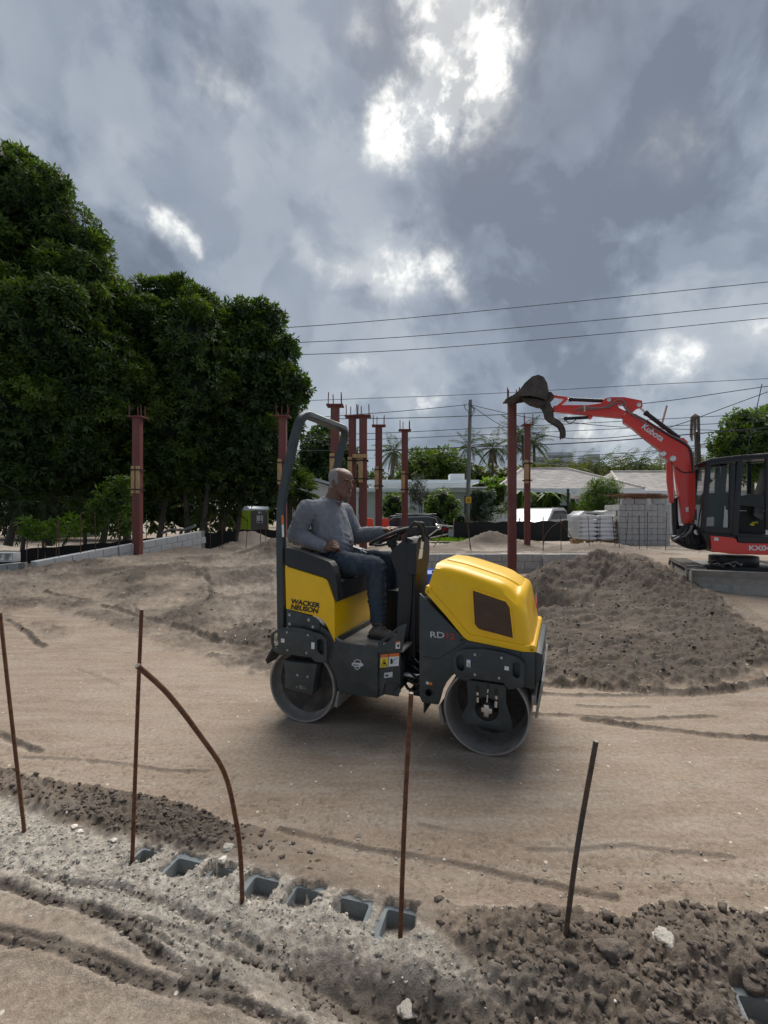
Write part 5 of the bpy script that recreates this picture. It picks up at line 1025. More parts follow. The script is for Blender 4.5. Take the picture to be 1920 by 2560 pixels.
# swing bracket and clutter at the boom foot
sw_ = epl('swing_bracket', [(330, 1180), (400, 1160), (470, 1150), (530, 1160), (540, 1230), (600, 1260), (720, 1300), (740, 1380), (720, 1500), (560, 1520), (400, 1490), (230, 1400), (215, 1330), (300, 1300)], c8, .16, mt_ebl, exc, .02, .05, Y=YB_-.05)
hose([(500, 1180), (470, 1260), (400, 1320), (330, 1340), (250, 1380)], .028, mt_hg, sw_, c8, YB_-.28); hose([(560, 1330), (640, 1300), (710, 1340), (720, 1420), (690, 1480), (600, 1500)], .022, mt_ebl, sw_, c8, YB_-.28); hose([(430, 1220), (390, 1290), (330, 1330)], .02, mt_hose, sw_, c8, YB_-.3); hose([(300, 1380), (400, 1450), (520, 1480), (640, 1470)], .02, mt_hose, sw_, c8, YB_-.3)
epl('cylinder_guard', [(215, 860), (290, 770), (300, 1100), (330, 1300), (240, 1330), (222, 1150)], c8, .07, mt_ebl, exc, .01, Y=YB_+.05)
for (x0, y0, x1, y1, r_) in ((250, 1290, 420, 1470, .05), (470, 1210, 640, 1330, .06), (600, 1420, 700, 1500, .05)):
    c_ = e3(((x0+x1)/2, (y0+y1)/2), YB_-.2, c8) ; MB().cyl(c_+Vector((0, -.1, 0)), c_+Vector((0, .02, 0)), r_, 14).build('pin', mt_chr if r_ == .06 else mt_blk, sw_, bevel=.006)
for i in range(4): MB().bar(e3((300+90*i, 1240+10*i), YB_-.24, c8), e3((340+85*i, 1450-5*i), YB_-.24, c8), .04, .05).build('bracket_rib', mt_ebl, sw_, bevel=.006)
# house: red skirt, deck, cab
YC0, YC1 = 9.05, 10.1; cy0, cy1 = YC0-E.y, YC1-E.y
def cq(pts, Y=YC0): return ep(c8(pts), Y)
XR = 1.75
sk = MB(); q = cq([(748, 1320), (1060, 1350), (1110, 1380), (1118, 1415), (1200, 1425)]); qb = cq([(1040, 1575), (770, 1540)]); zt_ = q[-1][1]; sk.prism(rounded(q+[(XR, zt_), (XR, qb[0][1]-.0)]+qb, [.01, .05, .02, .01, 0, 0, .05, .04, .02], 3), cy0-.02, cy0+.35); sk.build('side_skirt', mt_red, exc, bevel=.02, segs=3)
dk = MB(); dk.prism([(cq([(620, 1300)])[0][0], cq([(620, 1255)])[0][1]), (XR, cq([(1200, 1340)])[0][1]), (XR, qb[0][1]+.02), (cq([(780, 1500)])[0][0], qb[0][1]+.02)], cy0+.05, cy1); dk.build('deck', mt_ebl, exc, bevel=.02)
sp2 = cq([(1120, 1345), (1200, 1350)]); st = MB(); st.prism([(sp2[0][0], sp2[0][1]+.02), (XR, sp2[0][1]+.02), (XR, zt_+.0), (sp2[0][0]+.02, zt_+.0)], cy0-.005, cy0+.3); st.build('door_sill', mt_ebl, exc, bevel=.01)
text_part('KX040', .125, mt_white, exc, frame(Vector((cq([(1275, 1522)])[0][0], cy0-.024, cq([(1275, 1522)])[0][1])), (1, 0, 0.012), (.25, 0, 1)), 'lettering', bold=.004, sx=1.15); text_part('-4', .10, mt_white, exc, frame(Vector((cq([(1545, 1522)])[0][0], cy0-.024, cq([(1545, 1522)])[0][1])), (1, 0, 0.012), (.2, 0, 1)), 'lettering', bold=.003)
MB().prism(cq([(800, 1345), (860, 1350), (858, 1392), (800, 1388)]), cy0-.023, cy0-.019).build('sticker', mt_white, exc, smooth=False)
cab_ = MB()
def post(a, b, w, y, cc=cab_): 
    A = e3(a, YC0, c8); B = e3(b, YC0, c8); A.y = B.y = y; cc.bar(A, B, w, w*1.1, up=(0, 1, 0))
for y in (cy0+.03, cy1-.03):
    post((730, 330), (655, 1230), .085, y); post((700, 320), (1180, 255), .10, y); post((1060, 320), (1040, 1300), .085, y); post((1160, 290), (1085, 1320), .10, y)
    A = e3((1150, 250), YC0, c8); B = Vector((XR-.1, 0, A.z+.07)); A.y = B.y = y; cab_.bar(A, B, .11, .10); A = e3((660, 1235), YC0, c8); B = e3((1090, 1260), YC0, c8); A.y = B.y = y; cab_.bar(A, B, .09, .12)
    C = Vector((e3((1545, 300), YC0, c8).x, y, A.z)); cab_.bar(C, C+Vector((0, 0, e3((0, 260), YC0, c8).z-A.z)), .07, .07); C = Vector((XR-.14, y, A.z-.1)); cab_.bar(C, C+Vector((0, 0, 1.28)), .09, .09)
for p in ((715, 335), (1150, 265)):
    A = e3(p, YC0, c8); A.y = cy0; B = A.copy(); B.y = cy1; cab_.bar(A, B, .08, .08)
A = e3((660, 1235), YC0, c8); A.y = cy0; B = A.copy(); B.y = cy1; cab_.bar(A, B, .08, .08)
cabo = cab_.build('cab_frame', mt_ebl, exc, bevel=.014)
rf_ = MB(); ra = e3((660, 290), YC0, c8); rc = e3((1150, 225), YC0, c8); rf_.prism([(ra.x-.02, ra.z-.01), (ra.x+.1, ra.z+.04), (rc.x, rc.z+.02), (XR-.1, rc.z+.06), (XR-.08, rc.z-.01), (rc.x, rc.z-.04), (ra.x, ra.z-.05)], cy0-.04, cy1+.04); rf_.build('roof', mt_ebl, cabo, bevel=.02, segs=3)
def pane(pts, y, name='pane'):
    return MB().prism(cq(pts), y-.004, y+.004).build(name, mt_glass, cabo, smooth=False)
pane([(770, 370), (1030, 350), (1010, 1240), (665, 1210)], cy0+.03); pane([(770, 370), (1030, 350), (1010, 1240), (665, 1210)], cy1-.03); pane([(1180, 330), (1545, 310), (1530, 900), (1110, 900)], cy1-.03)
fm = MB(); A = e3((735, 360), YC0, c8); B = e3((665, 1210), YC0, c8); fm.add([(A.x, cy0+.06, A.z), (A.x, cy1-.06, A.z), (B.x, cy1-.06, B.z), (B.x, cy0+.06, B.z)], [(0, 1, 2, 3)]); fm.build('windscreen', mt_glass, cabo, smooth=False, recalc=False)
# cab interior: seat, consoles, levers, monitor
ym = (cy0+cy1)/2; it = MB()
sx_ = e3((1420, 950), YC0, c8); it.prism(rounded([(sx_.x-.32, sx_.z-.02), (sx_.x+.18, sx_.z-.04), (sx_.x+.18, sx_.z+.10), (sx_.x-.32, sx_.z+.10)], .04), ym-.27, ym+.27); it.prism(rounded([(sx_.x+.08, sx_.z+.05), (sx_.x+.24, sx_.z+.05), (sx_.x+.42, sx_.z+.78), (sx_.x+.28, sx_.z+.80)], .05), ym-.25, ym+.25); it.prism([(sx_.x-.25, sx_.z-.5), (sx_.x+.2, sx_.z-.5), (sx_.x+.18, sx_.z-.04), (sx_.x-.3, sx_.z-.04)], ym-.22, ym+.22)
it.build('seat', mt_rub, cabo, bevel=.03, segs=3)
it = MB()
for y in (ym-.42, ym+.42): MB().prism(rounded([(sx_.x-.42, sx_.z+.08), (sx_.x+.1, sx_.z+.02), (sx_.x+.1, sx_.z+.24), (sx_.x-.1, sx_.z+.28), (sx_.x-.44, sx_.z+.20)], .03), y-.09, y+.09).build('armrest_console', mt_blk, cabo, bevel=.015)
it = MB()
for y in (ym-.42, ym+.42): it.tube([(sx_.x-.36, y, sx_.z+.2), (sx_.x-.38, y, sx_.z+.38), (sx_.x-.36, y, sx_.z+.46)], [.018, .016, .026], 8)
for y in (ym-.12, ym+.12): it.tube([(sx_.x-.85, y, sx_.z-.5), (sx_.x-.8, y, sx_.z-.1), (sx_.x-.76, y, sx_.z+.12)], [.012, .012, .02], 8)
it.build('lever', mt_rub, cabo)
it = MB(); a = e3((720, 900), YC0, c8); it.prism(rounded([(a.x+.1, a.z-.25), (a.x+.3, a.z-.22), (a.x+.34, a.z+.12), (a.x+.16, a.z+.16)], .03), ym+.15, ym+.5); it.bar(e3((800, 770), YC0, c8)+Vector((0, .9, 0)), e3((1300, 740), YC0, c8)+Vector((0, .9, 0)), .05, .14); it.build('dashboard', mt_blk, cabo, bevel=.02)
jk = MB(); jk.prism(rounded(cq([(1400, 900), (1450, 880), (1500, 900), (1520, 1060), (1500, 1110), (1440, 1080), (1390, 1050)]), .03), cy0+.12, cy0+.26); jk.build('grey_jacket', M('jacket_grey', (.10, .10, .105), .9, var=.3, bump=.5, bs=20), cabo, bevel=.02)
gz = MB(); [gz.ell(e3(p, YC0+.14, c8), (.035, .03, .02), 10, 6) for p in ((1320, 1165), (1350, 1145), (1385, 1140), (1335, 1175))]; gz.build('yellow_gloves', M('glove_yellow', (.5, .45, .03), .8), cabo)
btl = thing('water_bottle', 'clear plastic water bottle standing on the excavator cab floor', 'bottle', E+Vector((cq([(1187, 1320)])[0][0], cy0+.1, cq([(1187, 1320)])[0][1])))
b_ = MB(); b_.lathe([(0, 0), (.033, .0), (.035, .02), (.032, .07), (.035, .12), (.033, .17), (.014, .205), (.014, .215)], ax='z', n=16); b_.build('bottle_body', M('clear_plastic', (.55, .72, .80), .1, alpha=.6), btl); b_ = MB(); b_.cyl((0, 0, .213), (0, 0, .232), .016, 12); b_.build('cap', mt_white, btl)
wpr = MB(); wpr.tube([e3((870, 370), YC0, c8), e3((835, 480), YC0, c8), e3((780, 560), YC0, c8)], .008, 5); wpr.prism(cq([(735, 500), (780, 570), (735, 600), (722, 560)]), cy0-.02, cy0+.03); wpr.build('wiper', mt_ebl, cabo)
dr = MB(); A = e3((540, 960), YC0+.4, c8); B = e3((625, 935), YC0+.4, c8); dr.prism(cq([(535, 985), (630, 930), (640, 1120), (600, 1100)], YC0+.4), .0, .25); dr.build('front_cover', mt_stl, exc, bevel=.02)
Bl0 = e3((1730, 1480), 8.55); zt2 = e3((1735, 1424), 8.55).z; zb2 = e3((1735, 1480), 8.55).z; yb2 = 8.55-E.y
# undercarriage: tracks run towards the camera, blade in front
def track(x0, x1):
    zg = .02; y0, y1 = -1.0, .95; r = .20; prof = []
    for k in range(15): a = R(-90-180*k/14); prof.append((y0+r+r*math.cos(a), zg+r+r*math.sin(a)))
    for k in range(15): a = R(90-180*k/14); prof.append((y1-r+r*math.cos(a), zg+r*1.0+.0+r*math.sin(a)))
    L = []; n = len(prof); tot = 0; seg = []
    for i in range(n): a, b = Vector(prof[i]), Vector(prof[(i+1) % n]); seg.append((tot, a, b)); tot += (b-a).length
    inner = [( (p[0]-(y0+y1)/2)*.965+(y0+y1)/2, (p[1]-zg-r)*.84+zg+r) for p in prof]
    m = MB(); m.prism(prof, x0, x1, holes=[inner], axes='yz'); o = m.build('track_belt', mt_rubt, exc)
    g = MB(); ng = 46
    for k in range(ng):
        s = tot*k/ng; i = max(j for j, q in enumerate(seg) if q[0] <= s+1e-9); a, b = seg[i][1], seg[i][2]; t = (s-seg[i][0])/(b-a).length; p = a.lerp(b, t); d = (b-a).normalized(); nn_ = Vector((-d.y, d.x)) if True else 0
        if (p+nn_*.1-Vector(((y0+y1)/2, zg+r))).length < (p-Vector(((y0+y1)/2, zg+r))).length: nn_ = -nn_
        q0 = p+nn_*.012; g.bar((x0+.01, q0.x, q0.y), ((x0+x1)/2, q0.x+.03*d.x, q0.y+.03*d.y), .045, .028, up=(0, nn_.x, nn_.y)); g.bar(((x0+x1)/2, q0.x+.03*d.x, q0.y+.03*d.y), (x1-.01, q0.x, q0.y), .045, .028, up=(0, nn_.x, nn_.y))
    go = g.build('track_lug', mt_rubt, o); go['kind'] = 'stuff'
    w = MB(); w.prism([(y0+.2, zg+.1), (y1-.2, zg+.1), (y1-.25, zg+.27), (y0+.25, zg+.27)], x0+.06, x1-.06, axes='yz'); w.build('track_frame', mt_stl, exc, bevel=.01)
    for yy, rr in ((y0+r, .155), (y1-r, .155), (-.6, .075), (-.3, .075), (0, .075), (.3, .075), (.55, .075)):
        c = MB(); c.cyl((x0+.03, yy, zg+(r if rr > .1 else .10)), (x1-.03, yy, zg+(r if rr > .1 else .10)), rr, 20); c.build('track_roller', mt_stl, exc, bevel=.008)
mt_rubt = M('dusty_rubber', (.10, .095, .088), .85, var=.3, dirt=(.26, .225, .19), damt=.5, ds=8, bump=.3, bs=40)
track(Bl0.x-.03, Bl0.x+.32); track(Bl0.x+1.62, Bl0.x+1.97)
uc = MB(); uc.box((Bl0.x+.3, -.6, .18), (Bl0.x+1.65, .6, .42)); uc.cyl((.6, -.05, .4), (.6, -.05, .6), .42, 32); uc.build('track_chassis', mt_ebl, exc, bevel=.03)
# blade
bl3 = MB(); prof = [(yb2+.03, zt2), (yb2+.0, zt2-.01), (yb2+.07, zt2-.14), (yb2+.07, zt2-.26), (yb2-.0, zb2+.03), (yb2-.02, zb2), (yb2+.02, zb2), (yb2+.11, zt2-.26), (yb2+.11, zt2-.12), (yb2+.06, zt2)]
bl3.prism(prof, Bl0.x, Bl0.x+1.95, axes='yz'); blade = bl3.build('blade', mt_stl, exc, bevel=.006)
for xx in (Bl0.x-.012, Bl0.x+1.95): MB().prism([(yb2-.02, zb2), (yb2+.2, zb2+.02), (yb2+.2, zt2-.1), (yb2+.06, zt2+.005), (yb2-.01, zt2+.005)], xx, xx+.014, axes='yz').build('blade_end_plate', mt_stl, blade)
ba = MB(); [ba.bar((x, yb2+.1, zt2-.22), (x, -.25, .28), .09, .12) for x in (Bl0.x+.6, Bl0.x+1.35)]; ba.build('blade_arm', mt_ebl, exc, bevel=.01)
mt_ul = MB(); 
for i, p in enumerate([(760, 1750), (850, 1740), (930, 1760), (1000, 1740), (820, 1700), (1100, 1720)]): q = e3(p, 8.9, c8); hose_ = MB(); hose_.tube([q+Vector((-.1, .1, 0)), q+Vector((0, 0, .05)), q+Vector((.1, .05, -.02)), q+Vector((.18, .3, 0))], .014, 6); hose_.build('hose', mt_hg if i % 2 else mt_hose, exc)
ant = MB(); ant.cyl(e3((1235, 200), YC0+.6, c8), e3((1330, -20), YC0+.6, c8), .006, 5)
# ================================================================== SITE OBJECTS
# ---- buried block wall in the foreground: hollow blocks, two cells each
mt_cell = M('damp_block', (.185, .21, .22), .9, var=.15, vs=12, dirt=(.34, .32, .29), damt=.25, ds=14, bump=.5, bs=160)
wl_ = thing('block_wall', 'buried run of hollow concrete blocks showing open cells in the foreground dirt', 'block wall', (WALL_A[0], WALL_A[1], 0), math.atan2(WALL_D[1], WALL_D[0]))
bm1 = MB(); hb_ = .19; L2 = PITCH
def hollow(n):
    o_ = [(-L2/2+.002, -.1), (L2*(n-.5)-.002, -.1), (L2*(n-.5)-.002, .1), (-L2/2+.002, .1)]
    hs = [[(i*L2-.060, -.062), (i*L2+.060, -.062), (i*L2+.060, .062), (i*L2-.060, .062)] for i in range(n)]; return MB().prism(o_, -hb_, 0, holes=[rounded(h, .012, 2) for h in hs], axes='xy').mesh('block', mt_cell, bevel=.0015)
b2m = hollow(2)
for i in range(7):
    b = obj('block', b2m, wl_); x = i*2*L2; wx, wy = WALL_A+WALL_D*(x+L2/2); b.location = (x, 0, .018)
# ---- reinforcing bars in the foreground: ribbed, each its own path
def bez(pts, n=14):
    P = [Vector(p) for p in pts]; out = []
    for i in range(len(P)-1):
        p0, p1, p2, p3 = P[max(i-1, 0)], P[i], P[i+1], P[min(i+2, len(P)-1)]
        for k in range(n): t = k/n; out.append(.5*((2*p1)+(-p0+p2)*t+(2*p0-5*p1+4*p2-p3)*t*t+(-p0+3*p1-3*p2+p3)*t**3))
    return out+[P[-1]]
def rebar(pts, r, label, mat, base, rib=.010, group=None):
    path = bez(pts, 20); tot = sum((b-a).length for a, b in zip(path[:-1], path[1:])); n = int(tot/rib*2.0); acc = [0]
    for a, b in zip(path[:-1], path[1:]): acc.append(acc[-1]+(b-a).length)
    P = []; rs = []
    for k in range(n+1):
        s = tot*k/n; i = min(len(path)-2, int(np.searchsorted(acc, s, 'right'))-1); t = (s-acc[i])/max(1e-9, acc[i+1]-acc[i]); P.append(path[i].lerp(path[i+1], t)); rs.append(r*(1.16 if k % 2 else .93))
    root = thing('reinforcing_bar', label, 'reinforcing bar', base, 0, 'rusty bars standing in the foreground wall'); B = Vector(base)
    m = MB(); m.tube([p-B for p in P], rs, 8); m.build('bar_shaft', mat, root, angle=80)
    m = MB(); e = P[0]-B; d = (P[0]-P[1]).normalized(); m.cyl(e-d*.004, e+d*.0015, r*.98, 10); m.build('cut_end', mt_cut, root); return root
mt_cut = M('cut_bar_end', (.30, .26, .22), .8, var=.3, vs=200)
def rb(tops, base, r, label, mat=None, dy=0):
    Y = base.y; pts = [W(x, y, Y+k) for (x, y, k) in tops]+[base-Vector((0, 0, .12))]; return rebar(pts, r, label, mat or mt_rust, tuple(base))
rb([(0, 1532, .03), (26, 1770, .02)], G(70, 2095), .0082, 'tall rusty bar leaning left at the far left of the foreground')
rb([(354, 1524, .0), (343, 1800, 0)], G(328, 2160), .0082, 'straight rusty bar standing behind the bent bar in the foreground')
rb([(343, 1664, -.36), (420, 1735, -.27), (500, 1838, -.15), (560, 1930, -.07), (588, 2040, -.02), (602, 2150, 0)], G(608, 2275), .0085, 'bent rusty bar curving over to the left near a buried block cell')
rb([(1028, 1733, -.02), (1012, 2030, 0)], G(998, 2345), .0085, 'straight rusty bar in front of the roller, between its two drums')
mt_rust2 = M('muddy_bar', (.085, .062, .05), .9, var=.4, vs=50, dirt=(.19, .09, .04), damt=.4, ds=9, bump=.6, bs=200)
rb([(1490, 1853, -.03), (1440, 2140, 0)], G(1396, 2405), .0085, 'thick muddy bar leaning right at the right of the foreground', mt_rust2)
# ---- steel columns with cap plates, threaded rods, timber blocks held by ties
mt_tie = M('black_tie', (.02, .015, .013), .6)
rodm = MB().cyl((0, 0, -.03), (0, 0, .30), .013, 8).mesh('threaded_rod', mt_oxide); plm = MB().box((-.23, -.19, 0), (.23, .19, .03)).mesh('cap_plate', mt_oxide, bevel=.003)
woodm = MB().box((-.045, -.04, -.36), (.045, 0, .36)).mesh('timber_block', mt_wood, bevel=.004); tiem = {}
def column(px, ytop, Y, label, w=.22, zb=None, wood=None, rods=4, rz=0, basec=None, py=None):
    t = W(px, ytop, Y); zb = hz(t.x, Y)-.15 if zb is None else zb; root = thing('steel_column', label, 'steel column', (t.x, Y, zb), R(rz), 'red steel columns standing about the site'); H = t.z-zb
    m = MB(); h = w/2
    sec = rounded([(-h, -h), (h, -h), (h, h), (-h, h)], .015, 2); m.prism(sec, 0, H, axes='xy'); m.build('column_shaft', mt_oxide, root)
    p = obj('cap_plate', plm, root); p.location = (0, 0, H); p.scale = (w/.22*.95, 1, 1)
    for i, (a, b) in enumerate([(-.17, -.12), (.17, -.12), (-.06, .12), (.16, .1)][:rods]):
        r = obj('threaded_rod', rodm, root); r.location = (a*w/.22, b, H+.03); r.rotation_euler = (R(random.uniform(-2, 2)), R(random.uniform(-2, 2)), 0)
    if wood is not None:
        zc = W(px, wood, Y).z-zb
        for a in ((-.5, .5) if w in (.20,) else (-.30,)):
            b = obj('timber_block', woodm, root); b.location = (a*w, -h-.002, zc); b.scale.x = 1.0 if w in (.20,) else 1.4
            if w in (.20,): b.location.x = a*w*.62
        for dz in (-.26, .26):
            if w not in tiem: tiem[w] = MB().sweep([Vector(p) for p in ((-h-.03, -h-.05, 0), (h+.03, -h-.05, 0), (h+.03, h+.03, 0), (-h-.03, h+.03, 0), (-h-.03, -h-.05, 0))], [(-.008, -.018), (.008, -.018), (.008, .018), (-.008, .018)], fixed=(0, 0, 1), cap=False).mesh('tie_strap', mt_tie)
            s = obj('tie_strap', tiem[w], root); s.location = (0, 0, zc+dz)
    return root
column(344, 1045, 12.6, 'lone red steel column in front of the white block wall and the dark trees', .20, wood=1200)
column(707, 1043, 13.6, 'red steel column behind the left post of the roll bar', .21, wood=1180)
column(838, 1016, 12.1, 'widest-capped red steel column, seen through the roll bar of the roller', .215, wood=1170)
column(881, 1043, 13.5, 'red steel column just right of the roll bar, left one of a close pair', .21, wood=1175)
column(908, 1042, 13.4, 'red steel column with a timber cross block, right one of the close pair', .22, wood=1175)
column(947, 1066, 15.0, 'slimmer red steel column between the close pair and the one before the grey tree', .22, wood=1195)
column(1012, 1077, 15.9, 'red steel column in front of the small dark tree and flat-roofed house', .21, wood=1205)
column(1280, 1005, 11.6, 'tall red steel column touched by the excavator bucket, without timber blocks', .185, zb=-.05)
column(1318, 1064, 14.6, 'shorter red steel column right behind the one under the bucket', .165, wood=1180, rods=3)
xb_ = MB(); q = W(908, 1140, 13.25); xb_.box((q.x-.30, q.y-.05, q.z-.05), (q.x+.12, q.y, q.z+.05)); tag(xb_.build('timber_block', mt_wood, bevel=.004), 'short timber lashed crosswise to the right column of the close pair', 'timber')
# ---- block walls: every block a part
def block_wall(name, label, A, B, zt0, zt1, courses, bl=.4, bh=.2, mat=None, cat='block wall', group=None, cut=None):
    A, B = Vector((*A, 0)), Vector((*B, 0)); d = (B-A); Lw = d.length; d.normalize(); ang = math.atan2(d.y, d.x); root = thing(name, label, cat, (A.x, A.y, zt0), ang); sl = (zt1-zt0)/Lw
    me = MB().box((0, 0, 0), (bl-.012, .19, bh-.012)).mesh('block', mat or mt_conc, bevel=.005, segs=1); hf = MB().box((0, 0, 0), (bl/2-.012, .19, bh-.012)).mesh('block', mat or mt_conc, bevel=.005, segs=1)
    core = MB(); 
    n = int(Lw/bl)
    core.add([(0.02, .012, -courses*bh), (Lw, .012, -courses*bh+sl*Lw), (Lw, .178, -courses*bh+sl*Lw), (.02, .178, -courses*bh), (.02, .012, -.02), (Lw, .012, sl*Lw-.02), (Lw, .178, sl*Lw-.02), (.02, .178, -.02)], [(0, 3, 2, 1), (4, 5, 6, 7), (0, 1, 5, 4), (1, 2, 6, 5), (2, 3, 7, 6), (3, 0, 4, 7)]); core.build('mortar', M('mortar_grey', (.25, .25, .24), .95, bump=.4), root, recalc=True)
    rr = random.Random(4)
    for c in range(courses):
        off = bl/2 if c % 2 else 0; x = -off
        while x < Lw-.1:
            if x < -.01: o = obj('block', hf, root); xx = 0; l_ = bl/2
            elif x+bl > Lw+.05: o = obj('block', hf, root); xx = x; l_ = bl/2
            else: o = obj('block', me, root); xx = x; l_ = bl
            zz = -(c+1)*bh+sl*xx
            if cut and cut(xx, c): bpy.data.objects.remove(o); x += bl; continue
            o.location = (xx, rr.uniform(-.004, .004), zz+rr.uniform(-.002, .002)); o.rotation_euler.y = -math.atan(sl); x += bl
    return root
mt_wblk = M('pale_block', (.50, .51, .51), .9, var=.08, vs=3, dirt=(.34, .34, .33), damt=.25, ds=2, bump=.4, bs=60)
wA, wB = W(93, 1402, 10.2), W(512, 1326, 15.0)
block_wall('block_wall', 'low pale block wall behind the left steel column, in front of the black fence', (wA.x, wA.y), (wB.x, wB.y), wA.z, wB.z, 4, mat=mt_wblk)
wA2, wB2 = W(-160, 1425, 9.6), W(62, 1402, 10.15)
block_wall('block_wall', 'short low block wall at the far left edge with a hollow block lying on it', (wA2.x, wA2.y), (wB2.x, wB2.y), wA2.z-.03, wB2.z-.02, 3, mat=mt_wblk)
block_wall('block_wall', 'grey retaining block wall behind the roller hood and the tall column', (.25, 12.22), (6.3, 12.22), .50, .50, 4)
pc_ = MB(); pc_.box((-.2, -.16, -.6), (.2, .0, .5)); po = pc_.build('concrete_pier', mt_conc, bevel=.01); po.location = (4.30, 12.2, .0); tag(po, 'square concrete pier in the retaining wall under the shorter column', 'pier')
hb = MB(); hb.prism([(-.2, 0), (.2, 0), (.2, .2), (-.2, .2)], 0, .2, holes=[[(-.165, .03), (-.02, .03), (-.02, .17), (-.165, .17)], [(.02, .03), (.165, .03), (.165, .17), (.02, .17)]]); ho = hb.build('hollow_block', mt_wblk, bevel=.004); p = W(14, 1378, 9.95); ho.location = (p.x, 9.9, hz(p.x, 9.95)+.17 if False else wB2.z+.0); tag(ho, 'white hollow block lying on the wall at the left edge of the photo', 'block')
# ---- thin bars standing round the site
mt_bar = M('thin_rusty_bar', (.10, .05, .032), .8, var=.4, vs=30)
def bars(specs, label, group):
    for i, (x0, y0, x1, y1, Y, lb) in enumerate(specs):
        a, b = W(x0, y0, Y), W(x1, y1, Y); b.z = min(b.z, hz(b.x, Y))-.1; o = MB().tube([b-b, (a-b)*.5+Vector((random.uniform(-.01, .01), 0, 0)), a-b], .0095, 6).build('thin_bar', mt_bar); o.location = b; tag(o, lb, 'bar', group)
L_ = lambda s: s
bars([(96, 1360, 93, 1420, 10.4, 'thin bar standing at the left end of the pale wall'), (146, 1300, 148, 1415, 10.7, 'thin bar before the pale wall, first from the left end'), (143, 1290, 138, 1412, 10.9, 'thin bar close beside the first one before the pale wall'), (202, 1282, 200, 1410, 11.2, 'thin bar before the second block stretch of the pale wall'), (237, 1280, 239, 1405, 11.5, 'thin pale bar midway between wall end and left column'), (296, 1285, 298, 1400, 12.0, 'thin bar just left of the lone red column'), (366, 1290, 366, 1392, 13.2, 'thin bar just right of the lone red column'), (526, 1290, 526, 1390, 14.5, 'thin bar right of the end of the pale wall'), (556, 1300, 556, 1375, 15.2, 'thin bar before the black fence left of the toilet'), (620, 1290, 614, 1345, 15.0, 'thin bar slanting across the green toilet side'), (652, 1278, 652, 1390, 13.8, 'thin bar before the toilet door'), (665, 1290, 665, 1385, 14.2, 'thin bar at the right side of the toilet door'),
      (68, 1350, 66, 1420, 10.3, 'leftmost thin bar behind the short wall')], '', 'thin bars in front of the pale wall')
bars([(1170, 1290, 1176, 1380, 13.5, 'thin bar behind the console left of the fence end'), (1163, 1285, 1182, 1388, 13.2, 'thin bent bar crossing another at the fence end'), (1358, 1292, 1358, 1385, 13.0, 'thin bar right of the shorter column'), (1402, 1288, 1403, 1385, 13.1, 'thin bar before the black fence, middle'), (1470, 1290, 1474, 1380, 13.2, 'thin bar before the white bags'), (1500, 1290, 1501, 1372, 13.4, 'thin bar before the right side of the white bags'), (1531, 1290, 1540, 1378, 13.0, 'thin bar leaning left beside the block stack'), (1540, 1298, 1552, 1380, 12.9, 'thin bar crossing beside the block stack'), (1571, 1282, 1562, 1372, 13.5, 'thin bar leaning against the block stack'), (1598, 1288, 1598, 1382, 13.0, 'thin bar before the front of the block stack'), (1619, 1280, 1617, 1375, 13.3, 'long thin bar on the front of the block stack'), (1667, 1280, 1664, 1376, 13.2, 'thin bar before the right end of the block stack')], '', 'thin bars before the fence and the block stack')
def curved(pts, Y, r, name, label, cat, mat, zb=True):
    P = [W(x, y, Y) for x, y in pts]; b = P[-1]; o = MB().tube([p-b for p in bez(P, 6)], r, 6).build(name, mat); o.location = b; tag(o, label, cat); return o
curved([(1415, 1300), (1390, 1310), (1365, 1335), (1358, 1365), (1359, 1388)], 13.4, .011, 'thin_bar', 'thin bar bent over in an arc before the black fence', 'bar', mt_bar)
curved([(1400, 1300), (1420, 1330), (1438, 1358)], 14.2, .010, 'thin_bar', 'thin bar slanting down to the right before the black fence', 'bar', mt_bar)
curved([(1080, 1372), (1100, 1345), (1112, 1318)], 14.0, .012, 'thin_bar', 'pale bar sticking up right of the steering wheel handles', 'bar', mt_bar)
# ---- black silt fences with stakes
mt_silt = M('black_fabric', (.010, .012, .013), .8, var=.3, vs=3, bump=.4, bs=8)
def fence(pts, label, h=.9, zfix=None, slump=.05):
    base = Vector(pts[0][:2]+(0,)); root = thing('silt_fence', label, 'fence', base); m = MB(); P = []
    for (ax, ay, az), (bx, by, bz) in zip(pts[:-1], pts[1:]):
        n = max(2, int(math.hypot(bx-ax, by-ay)/.3))
        for k in range(n): t = k/n; P.append(((ax+(bx-ax)*t)+0, ay+(by-ay)*t, az+(bz-az)*t-slump*abs(math.sin(t*n*.9))*.6+slump*.5*math.sin(k*2.3)))
    P.append(pts[-1]); vs = []; fs = []
    for i, (x, y, z) in enumerate(P):
        w_ = .02*math.sin(i*1.7); vs += [(x-base.x, y-base.y+w_, z), (x-base.x, y-base.y-w_*1.5, z-h*.5), (x-base.x, y-base.y, z-h-.2), (x-base.x, y-base.y+.012, z-h-.2), (x-base.x, y-base.y+.012+w_*-1.5, z-h*.5), (x-base.x, y-base.y+.012+w_, z)]
    for i in range(len(P)-1):
        a = i*6; b = a+6
        for k in range(6): k2 = (k+1) % 6; fs.append((a+k, b+k, b+k2, a+k2))
    m.add(vs, fs); m.build('fence_fabric', mt_silt, root)
    sm_ = None
    for (ax, ay, az), (bx, by, bz) in zip(pts[:-1], pts[1:]):
        n = max(1, int(math.hypot(bx-ax, by-ay)/1.6))
        for k in range(n+1):
            t = k/n
            if sm_ is None: sm_ = MB().bar((0, 0, -h-.3), (0, 0, .12), .04).mesh('stake', mt_wood)
            s = obj('stake', sm_, root); s.location = (ax+(bx-ax)*t-base.x, ay+(by-ay)*t-base.y+.04, az+(bz-az)*t)
    return root
